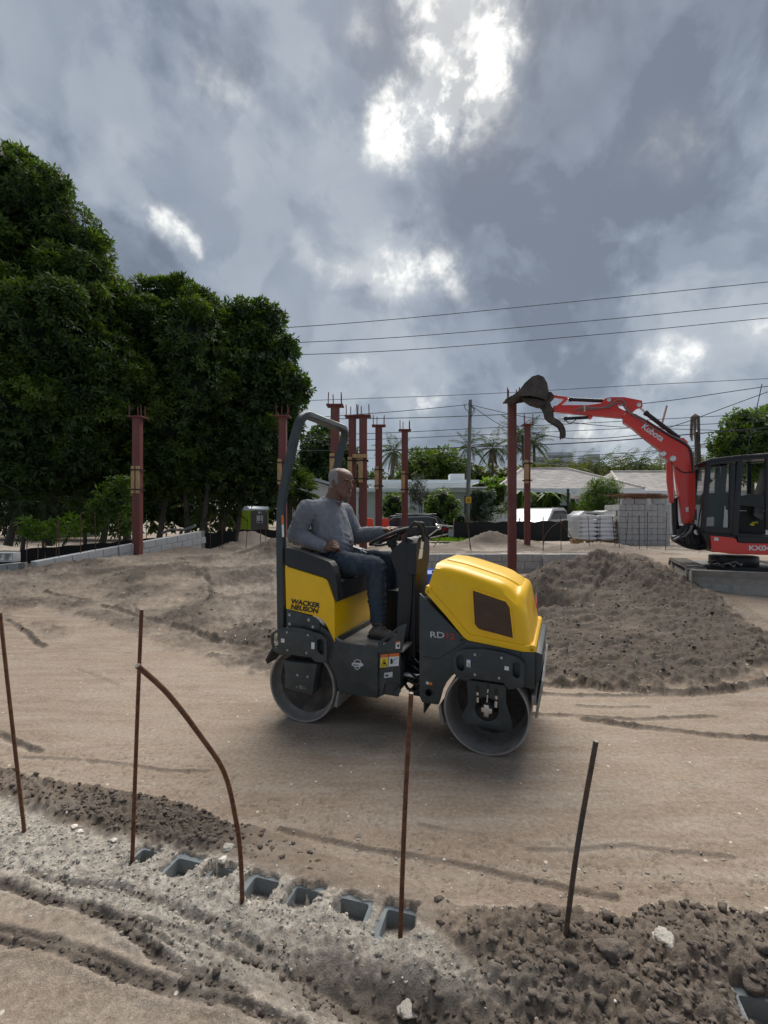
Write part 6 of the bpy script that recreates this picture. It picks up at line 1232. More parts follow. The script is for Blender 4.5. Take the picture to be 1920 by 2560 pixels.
f0, f1, f2 = W(-140, 1388, 11.8), W(300, 1352, 15.5), W(592, 1324, 20)
fence([tuple(f0), tuple(f1), tuple(f2)], 'black fabric fence under the trees at the left, behind the pale wall', .95)
fence([(f2.x+.05, 20.3, f2.z), (W(900, 1322, 24).x, 24, W(900, 1322, 24).z)], 'black fabric fence behind the toilet and the group of columns', .8)
fence([tuple(W(1135, 1304, 18.5)), tuple(W(1300, 1303, 18.8)), tuple(W(1465, 1300, 19.2))], 'black fabric fence left of the white bags, in front of the white vehicle', .95)
hz_ = curved([(405, 1333), (430, 1324), (455, 1325), (478, 1319), (488, 1313)], 14.8, .045, 'grey_hose', 'thick grey hose lying along the top of the pale wall', 'hose', mt_hg)
# ---- portable toilet
T_ = W(636, 1352, 25.5); T_.z = -.35
pt = thing('portable_toilet', 'lime green portable toilet with white roof and grey door beside the roller', 'portable toilet', (T_.x, 25.5, T_.z), R(-28))
mt_lime = M('lime_plastic', (.30, .42, .012), .4, var=.06); mt_pgry = M('grey_plastic', (.13, .125, .135), .5, var=.1); mt_prf = M('white_roof_plastic', (.62, .70, .76), .4, var=.04)
pb = MB(); pb.box((-.56, -.56, .12), (.56, .56, 2.02)); pbo = pb.build('cabin', mt_lime, pt, bevel=.03)
for z in (.5, .6, .7, 1.2, 1.3, 1.4, 1.7): MB().box((-.565, -.45, z), (-.575, .45, z+.03)).build('rib', mt_lime, pbo, bevel=.004); MB().box((-.45, -.575, z), (.45, -.563, z+.03)).build('rib', mt_lime, pbo, bevel=.004)
rfm = MB(); rfm.prism(rounded([(-.62, 2.0), (-.62, 2.1), (-.4, 2.24), (.4, 2.24), (.62, 2.1), (.62, 2.0)], .12, 5), -.6, .6); rfm.build('roof', mt_prf, pt, bevel=.03)
MB().prism(rounded([(-.45, .2), (.45, .2), (.45, 1.9), (.25, 2.05), (-.25, 2.05), (-.45, 1.9)], .15, 5), .0, .05, axes='yz').build('door', mt_pgry, pt, bevel=.01).location = (.56, 0, 0)
MB().box((-.6, -.6, 0), (.62, .6, .12)).build('skid', mt_pgry, pt, bevel=.01); dsn = MB().box((.612, -.18, 1.35), (.618, .18, 1.75)).build('door_sign', mt_white, pt, smooth=False); MB().box((.6185, -.16, 1.38), (.6195, .16, 1.46)).build('sign_print', M('violet_print', (.15, .05, .35), .5), dsn, smooth=False); MB().box((.612, -.1, 1.85), (.618, .1, 1.95)).build('door_sign', mt_white, pt, smooth=False)
pt.rotation_euler.z = R(-48)
# ---- pallet of white bags
P_ = W(1500, 1375, 16.0); pg = hz(P_.x, 16.0); mt_bag = M('white_bag', (.80, .81, .82), .55, var=.1, vs=4, dirt=(.25, .26, .28), damt=.12, ds=3, bump=.4, bs=9)
pal = thing('pallet', 'wooden pallet under the stack of white bags', 'pallet', (P_.x, 16.6, pg)); 
for k in range(6): MB().box((-.62, -.5+k*.17, .11), (.62, -.38+k*.17, .13)).build('slat', mt_wood, pal)
for x in (-.6, -.04, .52): MB().box((x, -.5, 0), (x+.09, .47, .108)).build('runner', mt_wood, pal)
bagv = MB(); secs = []
for t in np.linspace(-1, 1, 9):
    hh = .085*(1-abs(t)**4)*.9+.012; ww = .21*(1-.25*abs(t)**6); secs.append([Vector((t*.34, ww*math.copysign(abs(math.cos(a))**.6, math.cos(a)), hh*math.copysign(abs(math.sin(a))**.8, math.sin(a)))) for a in [2*math.pi*k/14 for k in range(14)]])
bagv.loft(secs); bagm = bagv.mesh('bag', mt_bag, angle=60); rr = random.Random(5); kk = 0
ordn = ['bottom', 'second', 'third', 'fourth', 'fifth', 'top']
for z in range(6):
    for i in range(2):
        for j in range(2):
            if z == 5 and (i, j) == (1, 1): continue
            o = obj('cement_bag', bagm); o.location = (P_.x-.33+.66*i+rr.uniform(-.03, .03), 16.35+.44*j+rr.uniform(-.02, .02), pg+.21+z*.145); o.rotation_euler = (rr.uniform(-.04, .04), rr.uniform(-.04, .04), rr.uniform(-.08, .08)); o.scale = (1, 1, .98)
            tag(o, f'white bag in the {ordn[z]} layer of the stack, {"left" if i == 0 else "right"} {"front" if j == 0 else "back"}', 'bag', 'white bags stacked on a pallet')
sh_ = MB(); sh_.prism(rounded([(-.70, .15), (-.69, .95), (-.5, 1.10), (.1, 1.06), (.3, 1.12), (.5, 1.02), (.45, 1.0), (-.4, 1.03), (-.64, .9), (-.67, .2)], .05), -.5, .45)
o = sh_.build('plastic_wrap', M('torn_wrap', (.62, .64, .66), .3, alpha=.55, bump=.6, bs=6), bevel=.02); o.location = (P_.x, 16.55, pg+.05); tag(o, 'torn white plastic sheet draped over the left side and top of the bags', 'plastic sheet')
# ---- stack of concrete blocks with a bundle of rusty ties on top
K_ = W(1614, 1372, 15.8); kg = hz(K_.x, 15.4)-.05; stk = thing('block_stack', 'tall stack of grey concrete blocks right of the white bags', 'block stack', (K_.x+.06, 16.4, kg), R(-8)); bm3 = MB().box((-.195, -.095, 0), (.195, .095, .19)).mesh('block', mt_conc, bevel=.006, segs=1); bmh = MB().box((-.095, -.195, 0), (.095, .195, .19)).mesh('block', mt_conc, bevel=.006, segs=1)
for z in range(7):
    for i in range(4):
        if z % 2:
            o = obj('block', bm3, stk); o.location = (-.6+.4*i, -.5, z*.2)
        else:
            for q in (0, 1):
                o = obj('block', bmh, stk); o.location = (-.7+.4*i+.2*q, -.4, z*.2)
        o.rotation_euler.z = rr.uniform(-.01, .01)
    for j in range(3): o = obj('block', bmh, stk); o.location = (-.7+rr.uniform(-.01, .01), .0+.4*j, z*.2); o = obj('block', bmh, stk); o.location = (.7, .0+.4*j, z*.2)
for x in (-.5, -.08, .5): o = obj('block', bm3, stk); o.location = (x, -.42, 1.4)
o = MB().box((-.60, -.20, 0), (.60, .95, 1.38)).build('block_core', mt_conc, stk, bevel=.01)
bt = MB()
for i in range(110):
    a = Vector((rr.gauss(0, .36), rr.gauss(0, .16), rr.uniform(0, .14))); an = rr.uniform(-.35, .35); l = rr.uniform(.25, .5); d = Vector((math.cos(an), math.sin(an), rr.uniform(-.08, .08)))*l; bt.tube([a-d, a+Vector((0, 0, .03)), a+d], .008, 4)
o = bt.build('rusty_ties', mt_rust, stk if False else None, smooth=False); o.location = (K_.x+.04, 16.0, kg+1.6); tag(o, 'bundle of rusty steel ties heaped on top of the block stack', 'steel ties', kind='stuff')
# ---- red plastic barriers and rubbish behind the columns
mt_orr = M('orange_red_plastic', (.72, .06, .03), .45, var=.1)
for i, (x, Y, lb) in enumerate(((925, 20, 'orange-red plastic barrier between the close pair and the slim column'), (965, 20.6, 'orange-red plastic barrier just left of the hand on the wheel'))):
    r = thing('plastic_barrier', lb, 'barrier', (W(x, 1330, Y).x, Y, .1), 0, 'orange-red plastic barriers'); h0 = W(x, 1296, Y).z-.1; m = MB(); m.prism(rounded([(-.26, 0), (.26, 0), (.12, h0), (-.20, h0)], .06), -.15, .15, holes=[rounded([(-.12, h0*.35), (.12, h0*.35), (.10, h0*.65), (-.10, h0*.65)], .03)]); m.build('barrier_body', mt_orr, r, bevel=.03); MB().box((-.36, -.2, -.02), (.36, .2, .12)).build('foot', mt_orr, r, bevel=.03)
# ================================================================== VEGETATION
rng = np.random.RandomState(11)
lf_mango = leafmat('broad_leaf', (.016, .032, .009), (.088, .138, .026), .28); lf_dark = leafmat('dark_leaf', (.016, .036, .013), (.075, .12, .028), .26); lf_mid = leafmat('mid_leaf', (.026, .052, .012), (.14, .21, .030), .32)
lf_lit = leafmat('lit_leaf', (.045, .075, .012), (.135, .185, .03), .32); lf_lime = leafmat('lime_leaf', (.06, .13, .012), (.18, .28, .03), .3); lf_palm = leafmat('palm_leaf', (.020, .040, .014), (.085, .115, .035), .2); lf_grey = leafmat('grey_leaf', (.05, .055, .045), (.13, .14, .11), .1); lf_areca = leafmat('areca_leaf', (.05, .065, .014), (.15, .16, .035), .3); lf_silver = leafmat('silver_leaf', (.13, .16, .13), (.30, .34, .29), .1)
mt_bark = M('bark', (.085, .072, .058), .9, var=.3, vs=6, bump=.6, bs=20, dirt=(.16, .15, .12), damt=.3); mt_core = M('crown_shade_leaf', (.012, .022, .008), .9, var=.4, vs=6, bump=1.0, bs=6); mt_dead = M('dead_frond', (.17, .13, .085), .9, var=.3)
def rosettes(lobes, dens, L, Wd, k, mat, name, parent, droop=.25, flat=False, surf=.22, upb=.35):
    """leaves in rosettes spread through and over a set of ellipsoid lobes"""
    P = []; Nn = []
    for (c, r) in lobes:
        r = np.array(r if isinstance(r, (tuple, list)) else (r, r, r), float); n = int(dens*4*math.pi*(r[0]*r[2]+r[0]*r[1]+r[1]*r[2])/3)
        d = rng.normal(size=(n, 3)); d /= np.linalg.norm(d, axis=1)[:, None]; rad = 1-surf*rng.rand(n)**1.3; bump = 1+.16*vn3(d*2.3+np.array(c)*.7, 1)+.14*vn3(d*5+np.array(c), 2)
        P.append(np.array(c)+d*r*(rad*bump)[:, None]); Nn.append(d)
    P = np.concatenate(P); Nn = np.concatenate(Nn); n = len(P); Nn = Nn+np.array([0, 0, upb])+rng.normal(size=(n, 3))*.35; Nn /= np.linalg.norm(Nn, axis=1)[:, None]
    t = rng.normal(size=(n, 3)); A = np.cross(Nn, t); A /= np.linalg.norm(A, axis=1)[:, None]; B = np.cross(Nn, A); vs = []
    sc = (.6+.8*rng.rand(n))[:, None]
    for j in range(k):
        a = 2*math.pi*(j+rng.rand(n)*.5)/k; el = .35+.6*rng.rand(n); rd = (A*np.cos(a)[:, None]+B*np.sin(a)[:, None]); D = rd*np.cos(el)[:, None]+Nn*np.sin(el)[:, None]; D[:, 2] -= droop; D /= np.linalg.norm(D, axis=1)[:, None]
        S = np.cross(D, Nn); S /= np.linalg.norm(S, axis=1)[:, None]+1e-6; U = np.cross(S, D)
        b = P+D*L*.08*sc; m = P+D*L*.55*sc+U*L*.06*sc; tip = P+D*L*sc-U*L*.08*sc
        vs.append(np.stack([b, m+S*Wd/2*sc, tip, m-S*Wd/2*sc], 1))
    v = np.concatenate(vs).reshape(-1, 3); f = np.arange(len(v)).reshape(-1, 4); o = obj(name, np_mesh(name, v, f, mat), parent); return o
def trunk(pts, r0, r1, root, name='trunk'):
    n = len(pts); m = MB(); P = bez(pts, 4); k = len(P); m.tube(P, [r0+(r1-r0)*i/(k-1) for i in range(k)], 8); return m.build(name, mt_bark, root)
def tree(name, label, base, lobes_px, Y, dens, L, Wd, k, mat, group=None, trunks=(), droop=.25, core=True, spread=.5, cat='tree', surf=.25, r_tr=.16, sat=0):
    root = thing(name, label, cat, base, 0, group); B = Vector(base); lobes = []; rr = random.Random(len(lobes_px)+int(Y*3))
    for (x, y, r) in lobes_px:
        R_ = r/F*Y; yy = Y+rr.uniform(-spread, spread)*R_; c = W(x, y, yy)-B; lobes.append((tuple(c), (R_, R_*1.0, R_*.9)))
    if sat:
        sa, sb2 = [], []
        for c, r in list(lobes):
            for q in range(sat):
                a = rr.uniform(0, 6.283); e = rr.uniform(-.35, 1.2); d = Vector((math.cos(a)*math.cos(e), -abs(math.sin(a))*math.cos(e), math.sin(e))); s_ = rr.uniform(.20, .40); p = Vector(c)+Vector((d.x*r[0], d.y*r[1], d.z*r[2]))*rr.uniform(.86, 1.06); (sa if rr.random() < .45+.3*d.z else sb2).append((tuple(p), (r[0]*s_, r[0]*s_, r[0]*s_*.62)))
        for c, r in lobes[::2]:
            for q in range(3): a = rr.uniform(0, 6.283); e = rr.uniform(.1, 1.4); d = Vector((math.cos(a)*math.cos(e), math.sin(a)*math.cos(e), math.sin(e))); s_ = rr.uniform(.08, .17); p = Vector(c)+d*r[0]*rr.uniform(1.08, 1.28); sb2.append((tuple(p), (r[0]*s_, r[0]*s_, r[0]*s_*1.3)))
        rosettes(sa, dens*1.5, L*.85, Wd*.85, k, lf_lit, 'lit_clumps', root, droop*.6, surf=.7); rosettes(sb2, dens*1.5, L*.9, Wd*.9, k, mat, 'outer_foliage', root, droop, surf=.7)  # lighter leaves favour upward clumps: light from above put into leaf colour
    cr = rosettes(lobes, dens, L, Wd, k, mat, 'crown', root, droop, surf=surf)
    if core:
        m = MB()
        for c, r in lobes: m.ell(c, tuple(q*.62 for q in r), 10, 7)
        co = m.build('shade_core', mt_core, root, recalc=False); co['kind'] = 'stuff'  # solid dark cores put the crown's inner shade into colour
    for (x0, y0, x1, y1) in trunks:
        a, b = W(x0, y0, Y), W(x1, y1, Y+.3); trunk([a-B+Vector((0, 0, -.4)), a.lerp(b, .5)-B+Vector((.08, .1, 0)), b-B], r_tr, r_tr*.35, root)
    for q in range(0, len(lobes), 3):
        if trunks:
            x1, y1 = trunks[q % len(trunks)][2:]; a = W(x1, y1, Y+.3)-B; c = Vector(lobes[q][0]); trunk([a, a.lerp(c, .5)+Vector((0, 0, -.1)), c], r_tr*.4, r_tr*.12, root, 'branch')
    return root
gp_ = 'tall dark broadleaf trees along the left side'
def base_at(px, Y, z=.2): v = W(px, 1300, Y); return (v.x, Y, z)
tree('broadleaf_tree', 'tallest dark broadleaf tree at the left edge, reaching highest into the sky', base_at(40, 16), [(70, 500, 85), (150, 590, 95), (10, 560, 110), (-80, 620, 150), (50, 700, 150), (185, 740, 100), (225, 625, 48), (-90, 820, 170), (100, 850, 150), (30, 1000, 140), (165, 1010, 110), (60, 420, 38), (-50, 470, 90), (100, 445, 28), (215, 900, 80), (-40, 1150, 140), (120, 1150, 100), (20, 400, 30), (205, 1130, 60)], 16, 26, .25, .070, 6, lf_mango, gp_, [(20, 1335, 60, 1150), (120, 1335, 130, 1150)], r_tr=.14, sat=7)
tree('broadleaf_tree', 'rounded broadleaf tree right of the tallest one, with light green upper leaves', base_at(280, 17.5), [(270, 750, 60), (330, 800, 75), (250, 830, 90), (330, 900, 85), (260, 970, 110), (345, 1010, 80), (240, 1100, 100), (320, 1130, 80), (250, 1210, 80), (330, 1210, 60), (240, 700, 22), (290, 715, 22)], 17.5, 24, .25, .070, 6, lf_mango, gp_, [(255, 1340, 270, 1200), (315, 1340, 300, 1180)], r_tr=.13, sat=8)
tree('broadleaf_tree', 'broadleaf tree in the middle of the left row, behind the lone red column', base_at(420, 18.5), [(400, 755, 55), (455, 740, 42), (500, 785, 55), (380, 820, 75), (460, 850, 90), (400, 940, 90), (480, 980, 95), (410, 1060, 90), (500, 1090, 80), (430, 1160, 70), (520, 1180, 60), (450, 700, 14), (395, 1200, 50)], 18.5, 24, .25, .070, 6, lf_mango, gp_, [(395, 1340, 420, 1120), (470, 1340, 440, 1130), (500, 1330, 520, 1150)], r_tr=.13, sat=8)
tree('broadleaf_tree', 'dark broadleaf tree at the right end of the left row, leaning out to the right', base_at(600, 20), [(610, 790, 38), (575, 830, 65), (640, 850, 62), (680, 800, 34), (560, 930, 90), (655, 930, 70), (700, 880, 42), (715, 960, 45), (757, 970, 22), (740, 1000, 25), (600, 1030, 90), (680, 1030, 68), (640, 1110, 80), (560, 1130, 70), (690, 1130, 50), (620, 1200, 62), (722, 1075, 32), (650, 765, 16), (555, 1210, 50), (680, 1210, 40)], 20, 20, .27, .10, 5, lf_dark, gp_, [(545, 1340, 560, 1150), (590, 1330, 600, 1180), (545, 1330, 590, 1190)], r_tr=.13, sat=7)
tree('young_tree', 'young leafy tree in front of the pale wall left of the lone red column', base_at(290, 13.6), [(290, 1235, 45), (310, 1290, 35), (255, 1270, 38), (320, 1210, 30), (240, 1310, 22), (300, 1325, 22)], 13.6, 30, .17, .06, 5, lf_mid, None, [(292, 1350, 290, 1290)], core=False, surf=.8, r_tr=.035)
tree('bush', 'light green bush under the trees at the far left', base_at(150, 13.5), [(190, 1310, 28), (130, 1320, 26), (90, 1335, 20), (70, 1310, 22)], 13.5, 30, .2, .07, 5, lf_lime, None, [], core=False, surf=.8, cat='bush')
tree('round_tree', 'dense conical tree behind the roll bar, left of the man\'s head', base_at(820, 32), [(812, 1085, 30), (800, 1120, 45), (835, 1130, 45), (785, 1160, 45), (850, 1165, 50), (815, 1185, 55), (770, 1190, 35), (880, 1190, 35), (870, 1140, 25)], 32, 9, .42, .16, 5, lf_dark, None, [(815, 1290, 815, 1180)])
tree('round_tree', 'wide round green tree behind the flat-roofed house, right of the slim columns', base_at(1090, 44), [(1060, 1155, 36), (1105, 1150, 38), (1140, 1175, 34), (1030, 1180, 36), (1085, 1185, 45), (1155, 1200, 30), (1040, 1140, 16)], 44, 5, .5, .2, 5, lf_mid, None, [(1090, 1290, 1090, 1180)])
tree('small_tree', 'small sparse grey-leaved tree in front of the flat-roofed house by the column', base_at(1043, 23), [(1043, 1195, 20), (1035, 1225, 26), (1055, 1235, 24), (1043, 1255, 20)], 23, 26, .16, .05, 4, lf_grey, None, [(1046, 1310, 1044, 1240), (1050, 1310, 1050, 1240)], core=False, surf=.9, r_tr=.03)
tree('shrub', 'rounded green shrub under the eave of the flat-roofed house', base_at(1105, 24), [(1105, 1245, 28), (1085, 1262, 26), (1130, 1262, 22), (1105, 1280, 30)], 24, 20, .2, .08, 5, lf_mid, None, [], cat='shrub')
tree('shrub', 'bright green shrub between two slim red columns', base_at(985, 24), [(985, 1255, 24), (968, 1270, 20), (1000, 1272, 20), (985, 1285, 22)], 24, 20, .2, .08, 5, lf_mid, None, [], cat='shrub')
tree('shrub', 'dark low hedge right of the dark parked car', base_at(1140, 25), [(1125, 1300, 22), (1150, 1298, 20), (1160, 1310, 16)], 25, 18, .2, .08, 5, lf_dark, None, [], cat='hedge')
tree('shrub', 'lime green shrub on the flat roof edge right of the utility pole', base_at(1230, 30), [(1215, 1210, 12), (1235, 1206, 14), (1258, 1210, 12), (1240, 1216, 12)], 30, 16, .3, .12, 5, lf_lime, None, [], cat='shrub')
def boxhedge(name, label, x0, x1, y0, y1, Y, D, mat, L=.14, dens=40, cat='hedge', n=None):
    a, b = W(x0, y0, Y), W(x1, y1, Y); base = ((a.x+b.x)/2, Y+D/2, b.z); root = thing(name, label, cat, base); wv, hv = b.x-a.x, a.z-b.z; n = n or int(dens*(wv*hv+2*D*hv+wv*D))
    q = rng.rand(n, 3); side = rng.randint(0, 4, n); q[side == 0, 1] *= .12; q[side == 1, 2] = 1-q[side == 1, 2]*.12; q[side == 2, 0] *= .1; q[side == 3, 1] *= .3; P = np.stack([(q[:, 0]-.5)*wv, (q[:, 1]-.5)*D, q[:, 2]*hv], 1)
    lob = [(tuple(p), L*.6) for p in P[:max(30, n//14)]]; rosettes(lob, 14/(4*math.pi*(L*.6)**2), L, L*.45, 3, mat, 'foliage', root, surf=1.0)
    MB().box((-wv*.47, -D*.42, 0), (wv*.47, D*.42, hv*.96)).build('shade_core', mt_core, root); return root  # solid dark box paints the shade inside the hedge
boxhedge('clipped_hedge', 'brownish clipped hedge just right of the utility pole', 1180, 1208, 1228, 1302, 24.5, .9, lf_grey); boxhedge('clipped_hedge', 'tall silvery creeper-covered hedge right of the brownish one', 1208, 1236, 1228, 1302, 24.3, .8, lf_silver)
boxhedge('hedge', 'long green hedge in front of the tiled-roof house', 1240, 1580, 1262, 1300, 27.0, 1.0, lf_mid, .24, 18); boxhedge('hedge', 'green hedge mass between the silvery hedge and the tall column', 1236, 1262, 1215, 1290, 26, 1.2, lf_mid, .22)
tree('shrub', 'small silver-leaved shrub left of the tall column', base_at(1250, 22), [(1255, 1270, 15), (1265, 1285, 14), (1240, 1290, 12)], 22, 26, .14, .04, 4, lf_silver, None, [], cat='shrub', core=False, surf=.9)
tree('feathery_tree', 'feathery green young tree behind the white bags', base_at(1500, 20), [(1490, 1215, 22), (1510, 1225, 32), (1475, 1240, 26), (1535, 1235, 20), (1500, 1262, 32), (1465, 1265, 20), (1530, 1268, 22), (1500, 1285, 24), (1525, 1205, 12), (1548, 1215, 8)], 20, 60, .17, .03, 6, lf_mid, None, [(1500, 1320, 1500, 1270)], core=False, surf=.95, r_tr=.03)
tree('tree_mass', 'dark understory trees behind the trunks at the left', base_at(300, 27), [(x, 1215+25*math.sin(x*1.7), 62) for x in range(-260, 740, 62)]+[(x, 1290+8*math.sin(x), 40) for x in range(-260, 700, 60)], 27, 5.0, .45, .16, 5, lf_dark, None, [], cat='trees', spread=.25)['kind'] = 'stuff'
# banana-like plants before the tiled house
def bigleaf(label, px, py, Y, n, Lf, mat, name='banana_plant', group='broad-leaved plants against the tiled-roof house'):
    b = W(px, py, Y); root = thing(name, label, 'plant', tuple(b), 0, group); m = MB(); rr = random.Random(px)
    for i in range(n):
        a = rr.uniform(0, 6.28); t = rr.uniform(.2, .9); d = Vector((math.cos(a), math.sin(a), 0)); P = [Vector((0, 0, 0)), d*Lf*.2+Vector((0, 0, Lf*.5)), d*Lf*.55*t+Vector((0, 0, Lf*.85)), d*Lf*(.5+.5*t)+Vector((0, 0, Lf*(.75-.4*t)))]; P = bez(P, 3); s = d.cross(Vector((0, 0, 1))); k = len(P); vs = []; fs = []
        for j, p in enumerate(P): w = Lf*.13*math.sin(math.pi*min(1, max(.02, (j/(k-1))**.8))) ; vs += [p+s*w+Vector((0, 0, -w*.3)), p, p-s*w+Vector((0, 0, -w*.3))]
        for j in range(k-1): fs += [(j*3, j*3+1, j*3+4, j*3+3), (j*3+1, j*3+2, j*3+5, j*3+4)]
        m.add(vs, fs)
    m.build('leaves', mat, root, recalc=False)
bigleaf('broad-leaved plant just right of the shorter red column', 1352, 1290, 26.4, 11, 1.6, lf_mid); bigleaf('broad-leaved plant between the shorter column and the basketball pole', 1385, 1288, 26.4, 10, 1.5, lf_dark); bigleaf('broad-leaved plant seen between the two right columns', 1300, 1290, 26.4, 10, 1.7, lf_mid); bigleaf('broad-leaved plant at the foot of the basketball hoop', 1432, 1288, 26.4, 9, 1.5, lf_mid)
# palms
def palm(label, px, ytop, Y, Lf, n=16, mat=None, trunk_r=.14, ybase=1300, drop=.8, leaf=.45, group=None, dead=0, name='palm_tree', fan=False, nl=15):
    t = W(px, ytop, Y); b = Vector((t.x, Y, .1)); root = thing(name, label, 'palm tree', tuple(b), 0, group); top = t-b; m = MB(); rr = random.Random(px*7+int(Y)); P = bez([Vector((0, 0, -.3)), Vector((rr.uniform(-.2, .2), 0, top.z*.5)), top], 5); m.tube(P, [trunk_r*(1.15-.35*i/(len(P)-1)) for i in range(len(P))], 7); m.build('trunk', mt_bark, root)
    V = []; Fc = []
    def leafq(p, d, L, w):
        s = d.cross(Vector((rr.uniform(-.3, .3), rr.uniform(-.3, .3), 1))).normalized()*w/2; o = len(V); V.extend([p-s*.4, p+s*.4, p+d*L*.6+s, p+d*L+Vector((0, 0, -L*.12)), p+d*L*.6-s]); Fc.append((o, o+1, o+2, o+3, o+4))
    for i in range(n):
        a = 2.4*i+rr.uniform(-.3, .3); el = R(75-125*(i/n))+rr.uniform(-.15, .15); d = Vector((math.cos(a)*math.cos(el), math.sin(a)*math.cos(el), math.sin(el))); L = Lf*rr.uniform(.85, 1.1); pt = []; p = top.copy(); dd = d.copy()
        for k in range(8): pt.append(p.copy()); p = p+dd*L/7; dd = (dd+Vector((0, 0, -drop*.22))).normalized()
        if fan:
            c = pt[3]; fd = (pt[4]-pt[2]).normalized(); sd = fd.cross(Vector((0, 0, 1))).normalized(); ups = sd.cross(fd)
            for q in range(nl*2):
                an = R(-125+250*q/(nl*2-1)); leafq(c, (fd*math.cos(an)+sd*math.sin(an)+ups*rr.uniform(-.12, .12)).normalized(), L*.55, L*.05)
            leafq(pt[0], (c-pt[0]).normalized(), (c-pt[0]).length*1.3, .05); continue
        for q in range(nl):
            u_ = .12+.86*q/(nl-1); k = min(6, int(u_*7)); c = pt[k].lerp(pt[k+1], u_*7-k); fd = (pt[k+1]-pt[k]).normalized(); sd = fd.cross(Vector((0, 0, 1))); sd = sd.normalized() if sd.length > .05 else Vector((1, 0, 0)); ll = leaf*L*math.sin(math.pi*(.12+.8*u_))**.6
            for s in (-1, 1): leafq(c, (sd*s+fd*.55+Vector((0, 0, -.35-.2*rr.random()))).normalized(), ll*.62, L*.028)
        leafq(pt[0], (pt[3]-pt[0]).normalized(), L*.5, .06)
    me = bpy.data.meshes.new('fronds'); me.from_pydata([tuple(v) for v in V], [], Fc); me.materials.append(mat or lf_palm); obj('fronds', me, root)
    if dead:
        dm = MB()
        for i in range(dead): a = 6.28*i/dead; dm.bar(top+Vector((math.cos(a)*.15, math.sin(a)*.15, -.1)), top+Vector((math.cos(a)*rr.uniform(.3, .55), math.sin(a)*.5, -rr.uniform(.9, 1.9))), .09, .02)
        dm.build('dead_fronds', mt_dead, root)
    return root
palm('shaggy palm behind the slim columns with drooping grey fronds', 985, 1128, 36, 1.9, 20, dead=14)
palm('coconut palm just left of the utility pole top', 1172, 1118, 46, 2.3, 16, group=None)
palm('coconut palm right of the utility pole with a shaggy skirt', 1232, 1120, 44, 2.2, 20, dead=22)
palm('tallest feather palm seen between the two right columns', 1306, 1088, 42, 2.6, 18); palm('feather palm right of the two right columns', 1335, 1108, 43, 2.1, 15); palm('slim feather palm left of the tall column', 1285, 1110, 45, 2.2, 14)
palm('fan palm with stiff grey-green fans behind the left post of the roll bar', 728, 1222, 22, 1.6, 20, lf_palm, fan=True, drop=.3, trunk_r=.16)
for i, (x, y, Y, L) in enumerate([(1352, 1175, 38, 2.0), (1385, 1170, 39, 2.0), (1418, 1180, 38, 2.1), (1450, 1172, 40, 2.1), (1490, 1168, 39, 2.1), (1525, 1172, 41, 2.2), (1560, 1165, 40, 2.3), (1600, 1160, 39, 2.3), (1640, 1170, 41, 2.1), (1690, 1165, 39, 2.2), (1725, 1150, 38, 2.2), (1770, 1160, 40, 2.2), (1830, 1150, 39, 2.4), (1880, 1140, 40, 2.5)]):
    palm(['leftmost palm of the row behind the tiled-roof house', 'second palm of the row behind the tiled-roof house', 'palm above the peak of the tiled roof', 'palm just right of the roof peak', 'palm over the middle of the tiled roof', 'palm left of the feathery tree top, over the roof', 'palm over the roof, below the bucket thumb side', 'palm over the right part of the tiled roof', 'palm left of the red boom foot', 'palm just behind the red boom', 'palm between boom and cab', 'palm over the left part of the cab roof', 'palm over the middle of the cab roof', 'rightmost palm over the cab roof'][i], x, y, Y, L, 17, lf_areca if i % 3 != 1 else lf_palm, drop=1.0, group='palms in a row behind the tiled-roof house', nl=12)
for i, (x, y, Y) in enumerate([(50, 1262, 14.5), (110, 1268, 15), (215, 1282, 15.5), (505, 1270, 19), (560, 1275, 20)]):
    palm(['small palm under the tallest tree at the left edge', 'small palm beside the white house glimpse at the left', 'small palm left of the young tree', 'small palm under the middle trees at the left', 'small palm left of the green toilet'][i], x, y, Y, 1.3, 13, lf_palm, trunk_r=.06, group='small palms under the left trees', nl=12)
tree('hedge_mass', 'band of mixed green trees behind the palms and houses', base_at(1500, 48), [(x, 1200+6*math.sin(x), 34) for x in range(1180, 1960, 36)], 48, 3.0, .6, .25, 5, lf_areca, None, [], cat='trees', spread=.2)['kind'] = 'stuff'
tree('hedge_mass', 'band of dark trees between the left row and the roll bar, behind the houses', base_at(900, 50), [(x, 1215+8*math.sin(x), 34) for x in range(700, 1180, 36)], 50, 3.0, .6, .25, 5, lf_dark, None, [], cat='trees', spread=.2)['kind'] = 'stuff'
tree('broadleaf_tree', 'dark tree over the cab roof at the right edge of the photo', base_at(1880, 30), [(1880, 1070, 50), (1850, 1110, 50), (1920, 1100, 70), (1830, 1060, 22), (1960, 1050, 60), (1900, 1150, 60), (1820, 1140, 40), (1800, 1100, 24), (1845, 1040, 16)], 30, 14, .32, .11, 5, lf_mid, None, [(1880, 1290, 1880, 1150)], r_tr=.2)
tp_ = thing('topped_palm', 'dead topped palm trunk with hanging brown fronds between boom and cab', 'palm tree', (W(1745, 1300, 33).x, 33, .1)); B_ = Vector(tp_.location); m = MB(); m.tube([Vector((0, 0, -.3)), W(1745, 1150, 33)-B_, W(1742, 1080, 33)-B_], [.28, .2, .16], 8); m.build('trunk', mt_bark, tp_); m = MB(); rr = random.Random(3)
for i in range(26): a = 6.28*i/26; tq = W(1738, 1035, 33)-B_; m.tube([tq, tq+Vector((math.cos(a)*.25, math.sin(a)*.25, -.2)), tq+Vector((math.cos(a)*rr.uniform(.15, .35), math.sin(a)*.3, -rr.uniform(1.0, 2.0)))], .03, 4)
m.build('dead_fronds', mt_dead, tp_)
